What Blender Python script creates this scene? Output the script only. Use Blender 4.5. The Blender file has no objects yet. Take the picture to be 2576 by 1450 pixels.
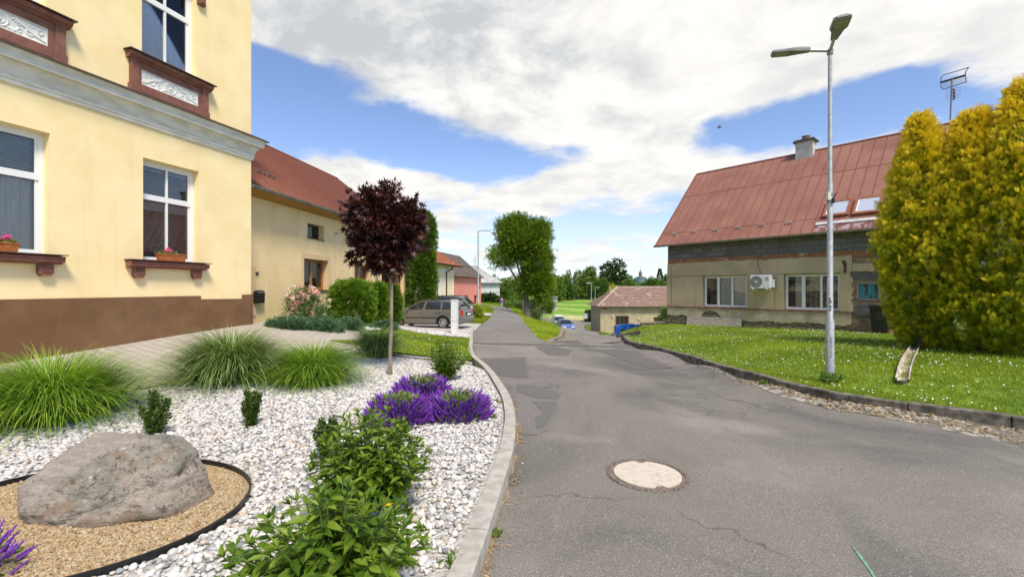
import bpy, bmesh, math, random
import numpy as np
from mathutils import Vector, Matrix
from mathutils.geometry import delaunay_2d_cdt
rng = np.random.default_rng(7); random.seed(7)
SC = bpy.context.scene; COL = SC.collection
R = math.radians
# ---------------- camera, sky, sun, exposure ----------------
EYE = 1.65; F = 1130.0; CX, CY = 1288.0, 725.0       # focal length and centre in the units the positions were measured in
cd = bpy.data.cameras.new("camera"); cam = bpy.data.objects.new("camera", cd); COL.objects.link(cam)
cd.sensor_width = 36; cd.lens = 36*F/2576; cd.clip_end = 6000; cd.clip_start = 0.05
cam.location = (0, 0, EYE); cam.rotation_euler = (R(90), 0, 0); SC.camera = cam
SC.view_settings.view_transform = 'Standard'; SC.view_settings.look = 'None'
SC.view_settings.exposure = 0.5; SC.view_settings.gamma = 1.0
SUN_EL, SUN_AZ = 55, 152          # degrees; azimuth clockwise from +Y: the sun stands behind the camera to the right
sl = bpy.data.lights.new("sun", 'SUN'); sl.energy = 3.3; sl.angle = R(14); sl.color = (1.0, .90, .74)
so = bpy.data.objects.new("sun", sl); COL.objects.link(so)
so.rotation_euler = (R(90-SUN_EL), 0, R(180-SUN_AZ)); so.location = (0, 0, 30)
W = bpy.data.worlds.new("World"); SC.world = W; W.use_nodes = True
class NT:
    def __init__(s, nt): s.t = nt; s.n = nt.nodes; s.l = nt.links
    def new(s, ty, **kw):
        n = s.n.new(ty)
        for k, v in kw.items(): setattr(n, k, v)
        return n
    def link(s, a, b): s.l.new(a, b)
    def inp(s, sock, v):
        if isinstance(v, bpy.types.NodeSocket): s.l.new(v, sock)
        else: sock.default_value = v
    def math(s, op, a, b=0.0, c=None, clamp=False):
        n = s.n.new('ShaderNodeMath'); n.operation = op; n.use_clamp = clamp
        s.inp(n.inputs[0], a); s.inp(n.inputs[1], b)
        if c is not None: s.inp(n.inputs[2], c)
        return n.outputs[0]
    def vmath(s, op, a, b=None):
        n = s.n.new('ShaderNodeVectorMath'); n.operation = op; s.inp(n.inputs[0], a)
        if b is not None: s.inp(n.inputs[1], b)
        return n
    def mix(s, f, a, b, blend='MIX'):
        n = s.n.new('ShaderNodeMix'); n.data_type = 'RGBA'; n.blend_type = blend
        s.inp(n.inputs[0], f); s.inp(n.inputs[6], a); s.inp(n.inputs[7], b); return n.outputs[2]
    def smooth(s, x, a, b):
        n = s.n.new('ShaderNodeMapRange'); n.interpolation_type = 'SMOOTHSTEP'
        s.inp(n.inputs[0], x); n.inputs[1].default_value = a; n.inputs[2].default_value = b; return n.outputs[0]
    def noise(s, vec, scale, detail=4, rough=.55, dist=0):
        n = s.n.new('ShaderNodeTexNoise'); s.inp(n.inputs['Vector'], vec)
        n.inputs['Scale'].default_value = scale; n.inputs['Detail'].default_value = detail
        n.inputs['Roughness'].default_value = rough; n.inputs['Distortion'].default_value = dist; return n.outputs[0]
def c4(c): return (c[0], c[1], c[2], 1.0)
w = NT(W.node_tree); bg = W.node_tree.nodes['Background']
sky = w.new('ShaderNodeTexSky', sky_type='NISHITA'); sky.sun_disc = False
sky.sun_elevation = R(SUN_EL); sky.sun_rotation = R(SUN_AZ); sky.altitude = 300; sky.air_density = 1.0; sky.dust_density = .6; sky.ozone_density = 2.2
tc = w.new('ShaderNodeTexCoord'); dirv = tc.outputs['Generated']
sep = w.new('ShaderNodeSeparateXYZ'); w.link(dirv, sep.inputs[0])
zc = w.math('ADD', w.math('MAXIMUM', sep.outputs[2], 0.0), 0.16)
px_ = w.math('DIVIDE', sep.outputs[0], zc); py_ = w.math('DIVIDE', sep.outputs[1], zc)
cmb = w.new('ShaderNodeCombineXYZ'); w.link(px_, cmb.inputs[0]); w.link(py_, cmb.inputs[1]); cmb.inputs[2].default_value = 3.1
n1 = w.noise(cmb.outputs[0], 1.15, 9, .56, .15)
n2 = w.noise(cmb.outputs[0], 3.6, 6, .6, .1)
sc3 = w.vmath('MULTIPLY', dirv, (1, 1, 2.2)).outputs[0]
# cloud banks and gaps: (measured x, y, radius, strength) as directions in the sky
BL = [(1100, 80, .42, .28), (1450, 120, .40, .34), (1800, 60, .38, .34), (2200, 60, .34, .30), (1250, 260, .26, .28), (1550, 270, .26, .26), (1900, 190, .28, .28),
      (740, 150, .17, .34), (690, 60, .2, .16), (830, 230, .10, .14), (760, 420, .24, .42), (980, 410, .14, .14), (1150, 500, .18, .2), (1450, 470, .22, .26), (1750, 410, .24, .26), (1250, 620, .3, .12), (1650, 640, .2, .12),
      (2250, 290, .14, .14), (2450, 330, .2, .16), (2500, 130, .22, .22),
      (700, 220, .10, -.22), (890, 190, .085, -.30), (900, 320, .11, -.26), (1000, 340, .10, -.16), (800, 310, .10, -.22), (1160, 400, .10, -.30), (1820, 345, .08, -.08), (2170, 245, .09, -.12), (670, 150, .06, -.2), (1500, 375, .06, -.14), (2300, 255, .08, -.14), (670, 180, .09, -.25), (1400, 60, .1, -.08), (1800, 560, .12, -.1), (1450, 560, .12, -.1), (1000, 250, .05, -.1), (1310, 395, .09, -.26), (1450, 385, .06, -.22), (1900, 310, .13, -.30), (1760, 325, .08, -.22), (2060, 280, .13, -.30), (2240, 200, .09, -.2), (2050, 340, .08, -.1), (2420, 240, .07, -.16), (2270, 20, .05, -.2)]
cov = w.math('ADD', w.math('MULTIPLY', w.math('SUBTRACT', n1, .5), 1.25), .5)
for (bx, by, br, bs) in BL:
    d = Vector(((bx-CX)/F, 1, (CY-by)/F)).normalized(); d = Vector((d.x, d.y, d.z*2.2))
    dd = w.vmath('DISTANCE', sc3, tuple(d)).outputs['Value']
    g = w.math('POWER', 2.718, w.math('MULTIPLY', w.math('MULTIPLY', dd, dd), -1.0/(br*br)))
    cov = w.math('ADD', cov, w.math('MULTIPLY', g, bs*(.72 if bs > 0 else 1.15)))
cov = w.math('ADD', cov, w.math('MULTIPLY', w.math('SUBTRACT', n2, .5), .52))
alpha = w.smooth(cov, .59, .82)
hz = w.smooth(sep.outputs[2], 0.0, .30)
dk = Vector(((1080-CX)/F, 1, (CY-60)/F)).normalized()
dkd = w.vmath('DISTANCE', sc3, (dk.x, dk.y, dk.z*2.2)).outputs['Value']
dark = w.math('POWER', 2.718, w.math('MULTIPLY', w.math('MULTIPLY', dkd, dkd), -1/.22))
shade = w.math('MULTIPLY', w.smooth(w.noise(cmb.outputs[0], 2.6, 9, .62, .3), .36, .70), w.math('ADD', w.math('MULTIPLY', dark, .80), .52), clamp=True)
cl = w.mix(shade, (8.2, 7.95, 7.6, 1), (4.6, 4.85, 5.1, 1))
skyb = w.mix(1.0, sky.outputs[0], (1.45, 1.42, 1.55, 1), 'MULTIPLY')
skyb = w.mix(w.math('MULTIPLY', w.math('SUBTRACT', 1.0, hz), .55), skyb, (6.6, 7.2, 8.0, 1))
w.link(w.mix(alpha, skyb, cl), bg.inputs[0]); bg.inputs[1].default_value = 0.092

# ---------------- helpers ----------------
ORG = {}
def setp(o, label=None, cat=None, group=None, kind=None):
    if label: o['label'] = label
    if cat: o['category'] = cat
    if group: o['group'] = group
    if kind: o['kind'] = kind
    return o
def thing(name, label, cat, loc, group=None, rz=0):
    o = bpy.data.objects.new(name, None); COL.objects.link(o); o.location = loc; o.rotation_euler = (0, 0, rz); o.empty_display_size = .2
    ORG[o.name] = Vector(loc); return setp(o, label, cat, group)
def link(o, parent=None):
    COL.objects.link(o)
    if parent is not None: o.parent = parent
    ORG[o.name] = ORG[parent.name].copy() if parent is not None else Vector((0, 0, 0))
    return o
def npmesh(name, V, Fc, mat, parent=None, smooth=False, rnd=None, local=False):
    """V (n,3), Fc (m,k) faces of one size"""
    V = np.asarray(V, dtype=np.float32)
    if parent is not None and not local: V = V - np.array(ORG[parent.name], dtype=np.float32)
    Fc = np.asarray(Fc, dtype=np.int32); m, k = Fc.shape
    me = bpy.data.meshes.new(name); me.vertices.add(len(V)); me.vertices.foreach_set('co', V.ravel())
    me.loops.add(m*k); me.loops.foreach_set('vertex_index', Fc.ravel())
    me.polygons.add(m); me.polygons.foreach_set('loop_start', np.arange(m, dtype=np.int32)*k)
    try: me.polygons.foreach_set('loop_total', np.full(m, k, dtype=np.int32))
    except Exception: pass
    me.update(calc_edges=True)
    me.polygons.foreach_set('use_smooth', np.full(m, smooth, dtype=bool))
    if rnd is not None:
        at = me.attributes.new('rnd', 'FLOAT', 'POINT'); at.data.foreach_set('value', np.asarray(rnd, dtype=np.float32))
    me.materials.append(mat); o = bpy.data.objects.new(name, me); return link(o, parent)
def inst(tv, tf, O, A, B, C, rnd=None):
    tv = np.asarray(tv, float); tf = np.asarray(tf, int); n = len(O)
    V = O[:, None, :] + tv[None, :, 0, None]*A[:, None, :] + tv[None, :, 1, None]*B[:, None, :] + tv[None, :, 2, None]*C[:, None, :]
    Fc = tf[None] + (np.arange(n)*len(tv))[:, None, None]
    r = None if rnd is None else np.repeat(rnd, len(tv))
    return V.reshape(-1, 3), Fc.reshape(-1, tf.shape[1]), r
def nrm(a): return a/np.maximum(np.linalg.norm(a, axis=-1, keepdims=True), 1e-9)
class MB:
    def __init__(s): s.v = []; s.f = []
    def add(s, vs, fs):
        b = len(s.v); s.v += [tuple(v) for v in vs]; s.f += [tuple(b+i for i in f) for f in fs]; return s
    def hexa(s, p):  # 4 bottom then 4 top
        return s.add(p, [(0, 3, 2, 1), (4, 5, 6, 7), (0, 1, 5, 4), (1, 2, 6, 5), (2, 3, 7, 6), (3, 0, 4, 7)])
    def box(s, c, d, rz=0, ax=None):
        M = Matrix.Rotation(rz, 3, 'Z') if ax is None else ax
        h = [Vector((x*d[0]/2, y*d[1]/2, z*d[2]/2)) for z in (-1, 1) for x, y in ((-1, -1), (1, -1), (1, 1), (-1, 1))]
        return s.hexa([Vector(c)+M@q for q in h])
    def fbox(s, fr, s0, s1, z0, z1, o0, o1):
        return s.hexa([fr.pt(a, z, o) for z in (z0, z1) for a, o in ((s0, o0), (s1, o0), (s1, o1), (s0, o1))])
    def fpoly(s, fr, pts, o0, o1):
        n = len(pts); vs = [fr.pt(a, z, o0) for a, z in pts]+[fr.pt(a, z, o1) for a, z in pts]
        return s.add(vs, [tuple(range(n-1, -1, -1)), tuple(range(n, 2*n))]+[(i, (i+1) % n, n+(i+1) % n, n+i) for i in range(n)])
    def fwall(s, fr, s0, s1, z0, z1, holes=(), depth=.25, off=0.0, back=True):
        S = sorted({s0, s1, *[h[0] for h in holes], *[h[1] for h in holes]}); Z = sorted({z0, z1, *[h[2] for h in holes], *[h[3] for h in holes]})
        S = [a for a in S if s0 <= a <= s1]; Z = [a for a in Z if z0 <= a <= z1]
        for i in range(len(S)-1):
            for j in range(len(Z)-1):
                ms, mz = (S[i]+S[i+1])/2, (Z[j]+Z[j+1])/2
                if any(h[0] < ms < h[1] and h[2] < mz < h[3] for h in holes): continue
                s.add([fr.pt(S[i], Z[j], off), fr.pt(S[i+1], Z[j], off), fr.pt(S[i+1], Z[j+1], off), fr.pt(S[i], Z[j+1], off)], [(0, 1, 2, 3)])
        for a, b, c, d in holes:
            for q in (((a, c), (a, d)), ((a, d), (b, d)), ((b, d), (b, c)), ((b, c), (a, c))):
                s.add([fr.pt(q[0][0], q[0][1], off), fr.pt(q[1][0], q[1][1], off), fr.pt(q[1][0], q[1][1], off-depth), fr.pt(q[0][0], q[0][1], off-depth)], [(0, 1, 2, 3)])
        return s
    def tube(s, pts, rad, sides=8, cap=True):
        pts = [Vector(p) for p in pts]; n = len(pts)
        if not hasattr(rad, '__len__'): rad = [rad]*n
        rings = []; up = Vector((0, 0, 1))
        t0 = (pts[1]-pts[0]).normalized(); a = t0.cross(up if abs(t0.z) < .9 else Vector((1, 0, 0))).normalized()
        for i, p in enumerate(pts):
            t = (pts[min(i+1, n-1)]-pts[max(i-1, 0)]).normalized()
            a = (a - t*a.dot(t)).normalized(); b = t.cross(a)
            rings.append([p+(a*math.cos(2*math.pi*k/sides)+b*math.sin(2*math.pi*k/sides))*rad[i] for k in range(sides)])
        vs = [q for r in rings for q in r]; fs = []
        for i in range(n-1):
            for k in range(sides):
                k2 = (k+1) % sides; fs.append((i*sides+k, i*sides+k2, (i+1)*sides+k2, (i+1)*sides+k))
        if cap: fs.append(tuple(range(sides-1, -1, -1))); fs.append(tuple((n-1)*sides+k for k in range(sides)))
        return s.add(vs, fs)
    def lathe(s, c, prof, sides=24, M=None):
        c = Vector(c); vs = []; n = len(prof)
        for r, z in prof:
            for k in range(sides):
                q = Vector((r*math.cos(2*math.pi*k/sides), r*math.sin(2*math.pi*k/sides), z))
                vs.append(c+(M@q if M else q))
        fs = [(i*sides+k, i*sides+(k+1) % sides, (i+1)*sides+(k+1) % sides, (i+1)*sides+k) for i in range(n-1) for k in range(sides)]
        fs.append(tuple(range(sides-1, -1, -1))); fs.append(tuple((n-1)*sides+k for k in range(sides)))
        return s.add(vs, fs)
    def ball(s, c, r, M=None, seg=10, ring=7):
        if not hasattr(r, '__len__'): r = (r, r, r)
        c = Vector(c); vs = []
        for i in range(ring+1):
            th = math.pi*i/ring
            for k in range(seg):
                ph = 2*math.pi*k/seg; q = Vector((r[0]*math.sin(th)*math.cos(ph), r[1]*math.sin(th)*math.sin(ph), r[2]*math.cos(th)))
                vs.append(c+(M@q if M else q))
        return s.add(vs, [(i*seg+k, i*seg+(k+1) % seg, (i+1)*seg+(k+1) % seg, (i+1)*seg+k) for i in range(ring) for k in range(seg)])
    def build(s, name, mat, parent=None, smooth=False, local=False, bevel=0, weld=True):
        me = bpy.data.meshes.new(name)
        org = Vector((0, 0, 0)) if (parent is None or local) else ORG[parent.name]
        me.from_pydata([tuple(Vector(v)-org) for v in s.v], [], s.f)
        bm = bmesh.new(); bm.from_mesh(me)
        if weld: bmesh.ops.remove_doubles(bm, verts=bm.verts, dist=1e-5)
        bmesh.ops.recalc_face_normals(bm, faces=bm.faces)
        if smooth:
            for f in bm.faces: f.smooth = True
            for e in bm.edges:
                if len(e.link_faces) == 2 and e.calc_face_angle(0) > R(42): e.smooth = False
        bm.to_mesh(me); bm.free()
        me.materials.append(mat); o = bpy.data.objects.new(name, me)
        if bevel:
            b = o.modifiers.new('bevel', 'BEVEL'); b.width = bevel; b.segments = 2; b.limit_method = 'ANGLE'
        return link(o, parent)
class Fr:
    """a facade: origin, horizontal direction u, outward normal n"""
    def __init__(s, O, u, n):
        s.O = Vector((O[0], O[1])); s.u = Vector(u).normalized(); s.n = Vector(n).normalized()
    def pt(s, a, z, off=0.0):
        p = s.O+s.u*a+s.n*off; return Vector((p.x, p.y, z))
    def s_of(s, px, off=0.0):
        k = (px-CX)/F; o = s.O+s.n*off
        return (k*o.y-o.x)/(s.u.x-k*s.u.y)
    def z_of(s, px, py, off=0.0):
        d = s.pt(s.s_of(px, off), 0, off).y; return EYE+(CY-py)/F*d
    def rot(s): return math.atan2(s.u.y, s.u.x)
def P(px, py, d): return Vector(((px-CX)/F*d, d, EYE+(CY-py)/F*d))
# ---------------- terrain ----------------
CP = """-12 -12 -1.2;0 -12 -1.5;12 -12 -1.3;0 0 -1.65;3 0 -1.65;8 -3 -1.62;-5 -3 -1.5;0 4 -1.69;2 6 -1.72;5 5 -1.72;2 9 -1.78;1 12 -1.85;3.5 12 -1.87;0 15 -1.96;
3 15 -1.98;0 17.2 -2.03;2.6 17.2 -2.04;-1 12 -1.87;-.2 8 -1.76;-1.3 15 -1.97;-2 3 -1.67;-3 6 -1.66;-2.5 10 -1.72;
-9.46 8.3 -1.49;-7.84 13.5 -1.17;-8.6 11 -1.31;-10.5 5 -1.54;-11.7 1.2 -1.6;-15 8 -1.5;-14 16 -1.2;
-7.9 14.7 -1.17;-7.5 18 -1.40;-7.1 21 -1.72;-6.24 27 -2.17;-5.9 18.4 -1.5;-5.5 21 -1.72;-3.5 23.3 -2.1;-6 23.8 -2.07;-3.3 14 -1.74;-3.5 17 -1.85;-2.3 20.5 -2.08;-4 28 -2.18;-3 32 -2.22;-8 36 -2.1;-20 30 -2;
-1.8 21 -2.11;0 22 -2.12;1 22 -2.14;-1.8 29 -2.2;0 29 -2.22;-2.7 36 -2.26;0 36 -2.26;0 44 -2.33;-1 50 -2.42;-1.5 60 -2.65;-2.2 70 -2.93;-1.4 75 -3.12;-4.5 80 -3.05;-9 84 -2.95;-14 86 -2.9;
-4.83 70 -2.62;-7.5 58 -2.5;-3 88 -3.0;-2.35 95 -2.8;-8 95 -2.78;-20 60 -2.2;-20 95 -2.5;-40 60 -1.5;-60 120 -1;
5.33 7.53 -1.5;8.56 8.7 -1.34;12.6 14.4 -1.47;9.8 17.7 -1.57;7.2 20.8 -1.68;6.6 5.6 -1.5;9.5 3 -1.35;14 4 -1.2;20 10 -1.1;18 20 -1.3;6.5 12 -1.42;6.2 15 -1.56;
4.68 6.94 -1.72;6.15 5.4 -1.71;7.6 3.8 -1.69;4.5 9.04 -1.78;4.5 11.4 -1.86;4.1 14.8 -1.97;4.15 16.5 -2.03;4.7 19 -2.2;5.9 25 -2.77;7 31 -3.28;8.4 38 -3.93;
4.85 9.2 -1.62;5.0 11.5 -1.65;4.55 15 -1.8;4.7 16.6 -1.85;5.3 19.2 -1.95;6.1 21.3 -1.85;6.2 24 -2.6;8 27 -2.8;9 25 -2.5;
1.8 17.4 -2.06;2.7 22 -2.5;3.65 29 -3.13;4.5 38 -3.95;6 60 -5.9;7.5 75 -6.68;9 85 -6.8;4.2 22 -2.5;5 27 -2.95;6.5 38 -3.97;8.5 60 -5.92;11.7 70 -6.5;12.8 80 -6.75;
1.7 20 -2.18;1.7 29 -2.42;2.95 28 -2.62;2.3 23 -2.33;1.7 38 -2.6;3.2 38 -3.2;3.0 45 -3.5;4.6 45 -4.5;.8 60 -2.75;4 60 -4.8;.2 75 -3.35;4 80 -5.6;0 86 -4.2;
9.4 48 -4.75;10.3 52 -5.0;18 52 -4.8;14 60 -5.6;16 70 -6.3;30 60 -5.5;20 90 -6.75;40 88 -6.6;10 96 -6.7;60 85 -6.2;3 98 -5.9;
20 105 -6.25;40 105 -6.3;9.4 110 -4.8;0 110 -4.6;15 130 -5.1;40 130 -5.3;15 165 -3.75;60 165 -3.7;-10 165 -3;110 120 -5;
0 260 -3.5;150 260 -3.5;-150 260 -2;0 700 -6;500 700 -6;-500 700 -5;0 3000 -14;3000 3000 -14;-3000 3000 -14;3000 0 -5;-3000 0 -5;0 -300 -1.5;300 0 -2;-300 0 -1"""
CP = np.array([[float(v) for v in r.split()] for r in CP.replace('\n', '').split(';') if r.strip()])
def _ker(d2): return np.sqrt(d2+.35)
_d2 = ((CP[:, None, :2]-CP[None, :, :2])**2).sum(-1); _n = len(CP)
_A = np.zeros((_n+3, _n+3)); _A[:_n, :_n] = _ker(_d2); _A[:_n, _n] = 1; _A[:_n, _n+1:] = CP[:, :2]; _A[_n, :_n] = 1; _A[_n+1:, :_n] = CP[:, :2].T
_w = np.linalg.solve(_A, np.concatenate([CP[:, 2], np.zeros(3)]))
def Hn(XY):
    XY = np.asarray(XY, float); out = np.empty(len(XY))
    for i in range(0, len(XY), 20000):
        q = XY[i:i+20000]; d2 = ((q[:, None]-CP[None, :, :2])**2).sum(-1)
        out[i:i+20000] = _ker(d2)@_w[:_n]+_w[_n]+q@_w[_n+1:]
    return out+EYE
def H(x, y): return float(Hn([[x, y]])[0])
def G(px, py, off=0.0):
    d = np.geomspace(.6, 600, 1500); k = (px-CX)/F; z = EYE+(CY-py)/F*d
    hh = Hn(np.stack([k*d, d], 1))+off; i = int(np.argmax(z < hh))
    a, b = d[i-1], d[i]; fa, fb = (z-hh)[i-1], (z-hh)[i]; t = a+(b-a)*fa/(fa-fb)
    return Vector((k*t, t, EYE+(CY-py)/F*t))
def G2(px, py, off=0.0): g = G(px, py, off); return (g.x, g.y)
def inpoly(XY, poly):
    XY = np.asarray(XY); p = np.asarray(poly); r = np.zeros(len(XY), bool); j = len(p)-1
    for i in range(len(p)):
        c = ((p[i, 1] > XY[:, 1]) != (p[j, 1] > XY[:, 1]))
        with np.errstate(divide='ignore', invalid='ignore'):
            xx = (p[j, 0]-p[i, 0])*(XY[:, 1]-p[i, 1])/(p[j, 1]-p[i, 1]+1e-12)+p[i, 0]
        r ^= c & (XY[:, 0] < xx); j = i
    return r
def resample(pts, step, closed=False):
    out = []; n = len(pts)
    for i in range(n if closed else n-1):
        a = Vector(pts[i]); b = Vector(pts[(i+1) % n]); k = max(1, int((b-a).length/step))
        out += [tuple(a+(b-a)*j/k) for j in range(k)]
    if not closed: out.append(tuple(pts[-1]))
    return out
def smoothline(pts, it=2):
    for _ in range(it):
        q = [pts[0]]
        for a, b in zip(pts[:-1], pts[1:]):
            q += [tuple(a[i]*.75+b[i]*.25 for i in range(len(a))), tuple(a[i]*.25+b[i]*.75 for i in range(len(a)))]
        pts = q+[pts[-1]]
    return pts
def offs(pts, d):
    out = []
    for i in range(len(pts)):
        a = Vector(pts[max(i-1, 0)]); b = Vector(pts[min(i+1, len(pts)-1)]); t = (b-a).normalized(); out.append((pts[i][0]-t.y*d, pts[i][1]+t.x*d))
    return out
def region(name, poly, step, off, mat, parent=None, holes=(), zf=None, jit=0.0):
    b = resample(poly, step, True); vs = list(b); ed = [(i, (i+1) % len(b)) for i in range(len(b))]
    for h in holes:
        hb = resample(h, step, True); s0 = len(vs); vs += hb; ed += [(s0+i, s0+(i+1) % len(hb)) for i in range(len(hb))]
    p = np.array(poly); x0, y0 = p.min(0); x1, y1 = p.max(0)
    gx, gy = np.meshgrid(np.arange(x0, x1, step), np.arange(y0, y1, step)); g = np.stack([gx.ravel(), gy.ravel()], 1)
    g[:, 0] += (np.round((g[:, 1]-y0)/step) % 2)*step*.5
    g = g[inpoly(g, poly)]
    for h in holes: g = g[~inpoly(g, h)]
    bb = np.array(vs); d2 = np.full(len(g), 9e9)
    for i in range(0, len(bb), 200): d2 = np.minimum(d2, ((g[:, None]-bb[None, i:i+200])**2).sum(-1).min(1))
    g = g[d2 > (step*.45)**2]
    res = delaunay_2d_cdt([Vector(v) for v in vs]+[Vector(v) for v in g], ed, [], 1, 1e-5)
    V2 = np.array([tuple(v) for v in res[0]]); T = np.array([tuple(f) for f in res[2] if len(f) == 3])
    c = V2[T].mean(1); keep = inpoly(c, poly)
    for h in holes: keep &= ~inpoly(c, h)
    T = T[keep]; a = V2[T]; cr = (a[:, 1, 0]-a[:, 0, 0])*(a[:, 2, 1]-a[:, 0, 1])-(a[:, 1, 1]-a[:, 0, 1])*(a[:, 2, 0]-a[:, 0, 0])
    T[cr < 0] = T[cr < 0][:, ::-1]
    Z = (Hn(V2) if zf is None else zf(V2))+off
    if jit: Z = Z+rng.normal(0, jit, len(Z))
    return npmesh(name, np.column_stack([V2, Z]), T, mat, parent, True)
def polypts(poly, n, holes=(), margin=0):
    p = np.array(poly); a, b = p.min(0), p.max(0); out = []
    tot = 0
    while tot < n:
        q = rng.random((n*2, 2))*(b-a)+a; q = q[inpoly(q, poly)]
        for h in holes: q = q[~inpoly(q, h)]
        out.append(q); tot += len(q)
        if len(q) == 0: break
    return np.concatenate(out)[:n]
# ---------------- materials ----------------
MATS = {}
def mat(name, c1, c2=None, scale=4, rough=.8, bump=0, bscale=80, bdist=.01, metal=0, spec=.5, lo=.35, hi=.65, coat=0, detail=5, streak=None):
    if name in MATS: return MATS[name]
    m = bpy.data.materials.new(name); m.use_nodes = True; n = NT(m.node_tree); b = n.n['Principled BSDF']
    b.inputs['Roughness'].default_value = rough; b.inputs['Metallic'].default_value = metal; b.inputs['Specular IOR Level'].default_value = spec
    if coat: b.inputs['Coat Weight'].default_value = coat; b.inputs['Coat Roughness'].default_value = .06
    t = n.new('ShaderNodeTexCoord').outputs['Object']
    if c2:
        v = t
        if streak: v = n.vmath('MULTIPLY', t, streak).outputs[0]
        n.link(n.mix(n.smooth(n.noise(v, scale, detail), lo, hi), c4(c1), c4(c2)), b.inputs['Base Color'])
    else: b.inputs['Base Color'].default_value = c4(c1)
    if bump:
        bn = n.new('ShaderNodeBump'); bn.inputs['Strength'].default_value = bump; bn.inputs['Distance'].default_value = bdist
        n.link(n.noise(t, bscale, 4), bn.inputs['Height']); n.link(bn.outputs[0], b.inputs['Normal'])
    MATS[name] = m; return m
def grime(m, amt=.18, col=(.30, .24, .16)):
    n = NT(m.node_tree); b = n.n['Principled BSDF']; l = b.inputs['Base Color'].links[0].from_socket; t = n.new('ShaderNodeTexCoord').outputs['Object']
    st = n.smooth(n.noise(n.vmath('MULTIPLY', t, (2.2, 2.2, .16)).outputs[0], 1.6, 8, .62), .52, .78); bl = n.smooth(n.noise(t, .8, 7, .65), .5, .8)
    f = n.math('MULTIPLY', n.math('ADD', st, bl, clamp=True), amt); n.link(n.mix(f, l, c4(col)), b.inputs['Base Color'])
def nodes_of(m): return NT(m.node_tree), m.node_tree.nodes['Principled BSDF']
def rmat(name, cols, rough=.6, trans=0, noise=0.0, spec=.35, nscale=3):
    """colour from the per-piece 'rnd' attribute; trans = light passing through leaves"""
    m = bpy.data.materials.new(name); m.use_nodes = True; n = NT(m.node_tree); b = n.n['Principled BSDF']
    b.inputs['Roughness'].default_value = rough; b.inputs['Specular IOR Level'].default_value = spec
    a = n.new('ShaderNodeAttribute', attribute_name='rnd').outputs['Fac']
    if noise:
        t = n.new('ShaderNodeTexCoord').outputs['Object']
        a = n.math('ADD', a, n.math('MULTIPLY', n.math('SUBTRACT', n.noise(t, nscale, 3), .5), noise), clamp=True)
    r = n.new('ShaderNodeValToRGB'); n.link(a, r.inputs[0]); e = r.color_ramp.elements
    k = len(cols)
    for i in range(k-2): e.new(.5)
    for i, c in enumerate(cols): e[i].position = i/(k-1); e[i].color = c4(c)
    n.link(r.outputs[0], b.inputs['Base Color'])
    if trans:
        tr = n.new('ShaderNodeBsdfTranslucent'); n.link(n.mix(1.0, r.outputs[0], (1.5, 1.6, .8, 1), 'MULTIPLY'), tr.inputs[0])
        mx = n.new('ShaderNodeMixShader'); mx.inputs[0].default_value = trans
        n.link(b.outputs[0], mx.inputs[1]); n.link(tr.outputs[0], mx.inputs[2]); n.link(mx.outputs[0], n.n['Material Output'].inputs[0])
    return m
def asphalt(name, base, light, dark, stain=.5, speck=.5):
    m = bpy.data.materials.new(name); m.use_nodes = True; n = NT(m.node_tree); b = n.n['Principled BSDF']
    t = n.new('ShaderNodeTexCoord').outputs['Object']
    st = n.smooth(n.noise(n.vmath('MULTIPLY', t, (.55, .32, 1)).outputs[0], .9, 6, .6, .8), .42, .66)
    c = n.mix(n.math('MULTIPLY', st, stain), c4(base), c4(dark))
    st2 = n.smooth(n.noise(t, .55, 5, .6, .3), .5, .75)
    c = n.mix(n.math('MULTIPLY', st2, stain*.8), c, c4(light))
    fine = n.noise(t, 95, 3, .7); c = n.mix(n.math('MULTIPLY', n.smooth(fine, .35, .68), .80), n.mix(.5, c, (0, 0, 0, 1)), c)
    vo = n.new('ShaderNodeTexVoronoi'); n.link(t, vo.inputs['Vector']); vo.inputs['Scale'].default_value = 95
    vs = n.new('ShaderNodeSeparateColor'); n.link(vo.outputs['Color'], vs.inputs[0])
    sp = n.math('MULTIPLY', n.math('GREATER_THAN', vs.outputs[0], .82), n.math('LESS_THAN', vo.outputs['Distance'], .36))
    c = n.mix(n.math('MULTIPLY', sp, speck), c, n.mix(vs.outputs[1], (.33, .31, .28, 1), (.62, .60, .55, 1)))
    # hairline cracks
    w1 = n.new('ShaderNodeTexVoronoi', feature='DISTANCE_TO_EDGE'); w1.inputs['Scale'].default_value = .42
    nz = n.new('ShaderNodeTexNoise'); n.link(t, nz.inputs['Vector']); nz.inputs['Scale'].default_value = 1.6; nz.inputs['Detail'].default_value = 6
    n.link(n.vmath('ADD', t, n.vmath('MULTIPLY', nz.outputs['Color'], (1.1, 1.1, 0)).outputs[0]).outputs[0], w1.inputs['Vector'])
    crack = n.math('MULTIPLY', n.math('LESS_THAN', w1.outputs['Distance'], .0045), n.smooth(n.noise(t, .35, 2), .5, .56))
    c = n.mix(n.math('MULTIPLY', crack, .38), c, (.018, .018, .018, 1))
    n.link(c, b.inputs['Base Color']); b.inputs['Roughness'].default_value = .88; b.inputs['Specular IOR Level'].default_value = .3
    bn = n.new('ShaderNodeBump'); bn.inputs['Strength'].default_value = .55; bn.inputs['Distance'].default_value = .006
    n.link(n.math('ADD', n.noise(t, 140, 3), n.math('MULTIPLY', crack, -2.0)), bn.inputs['Height']); n.link(bn.outputs[0], b.inputs['Normal'])
    return m
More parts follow.
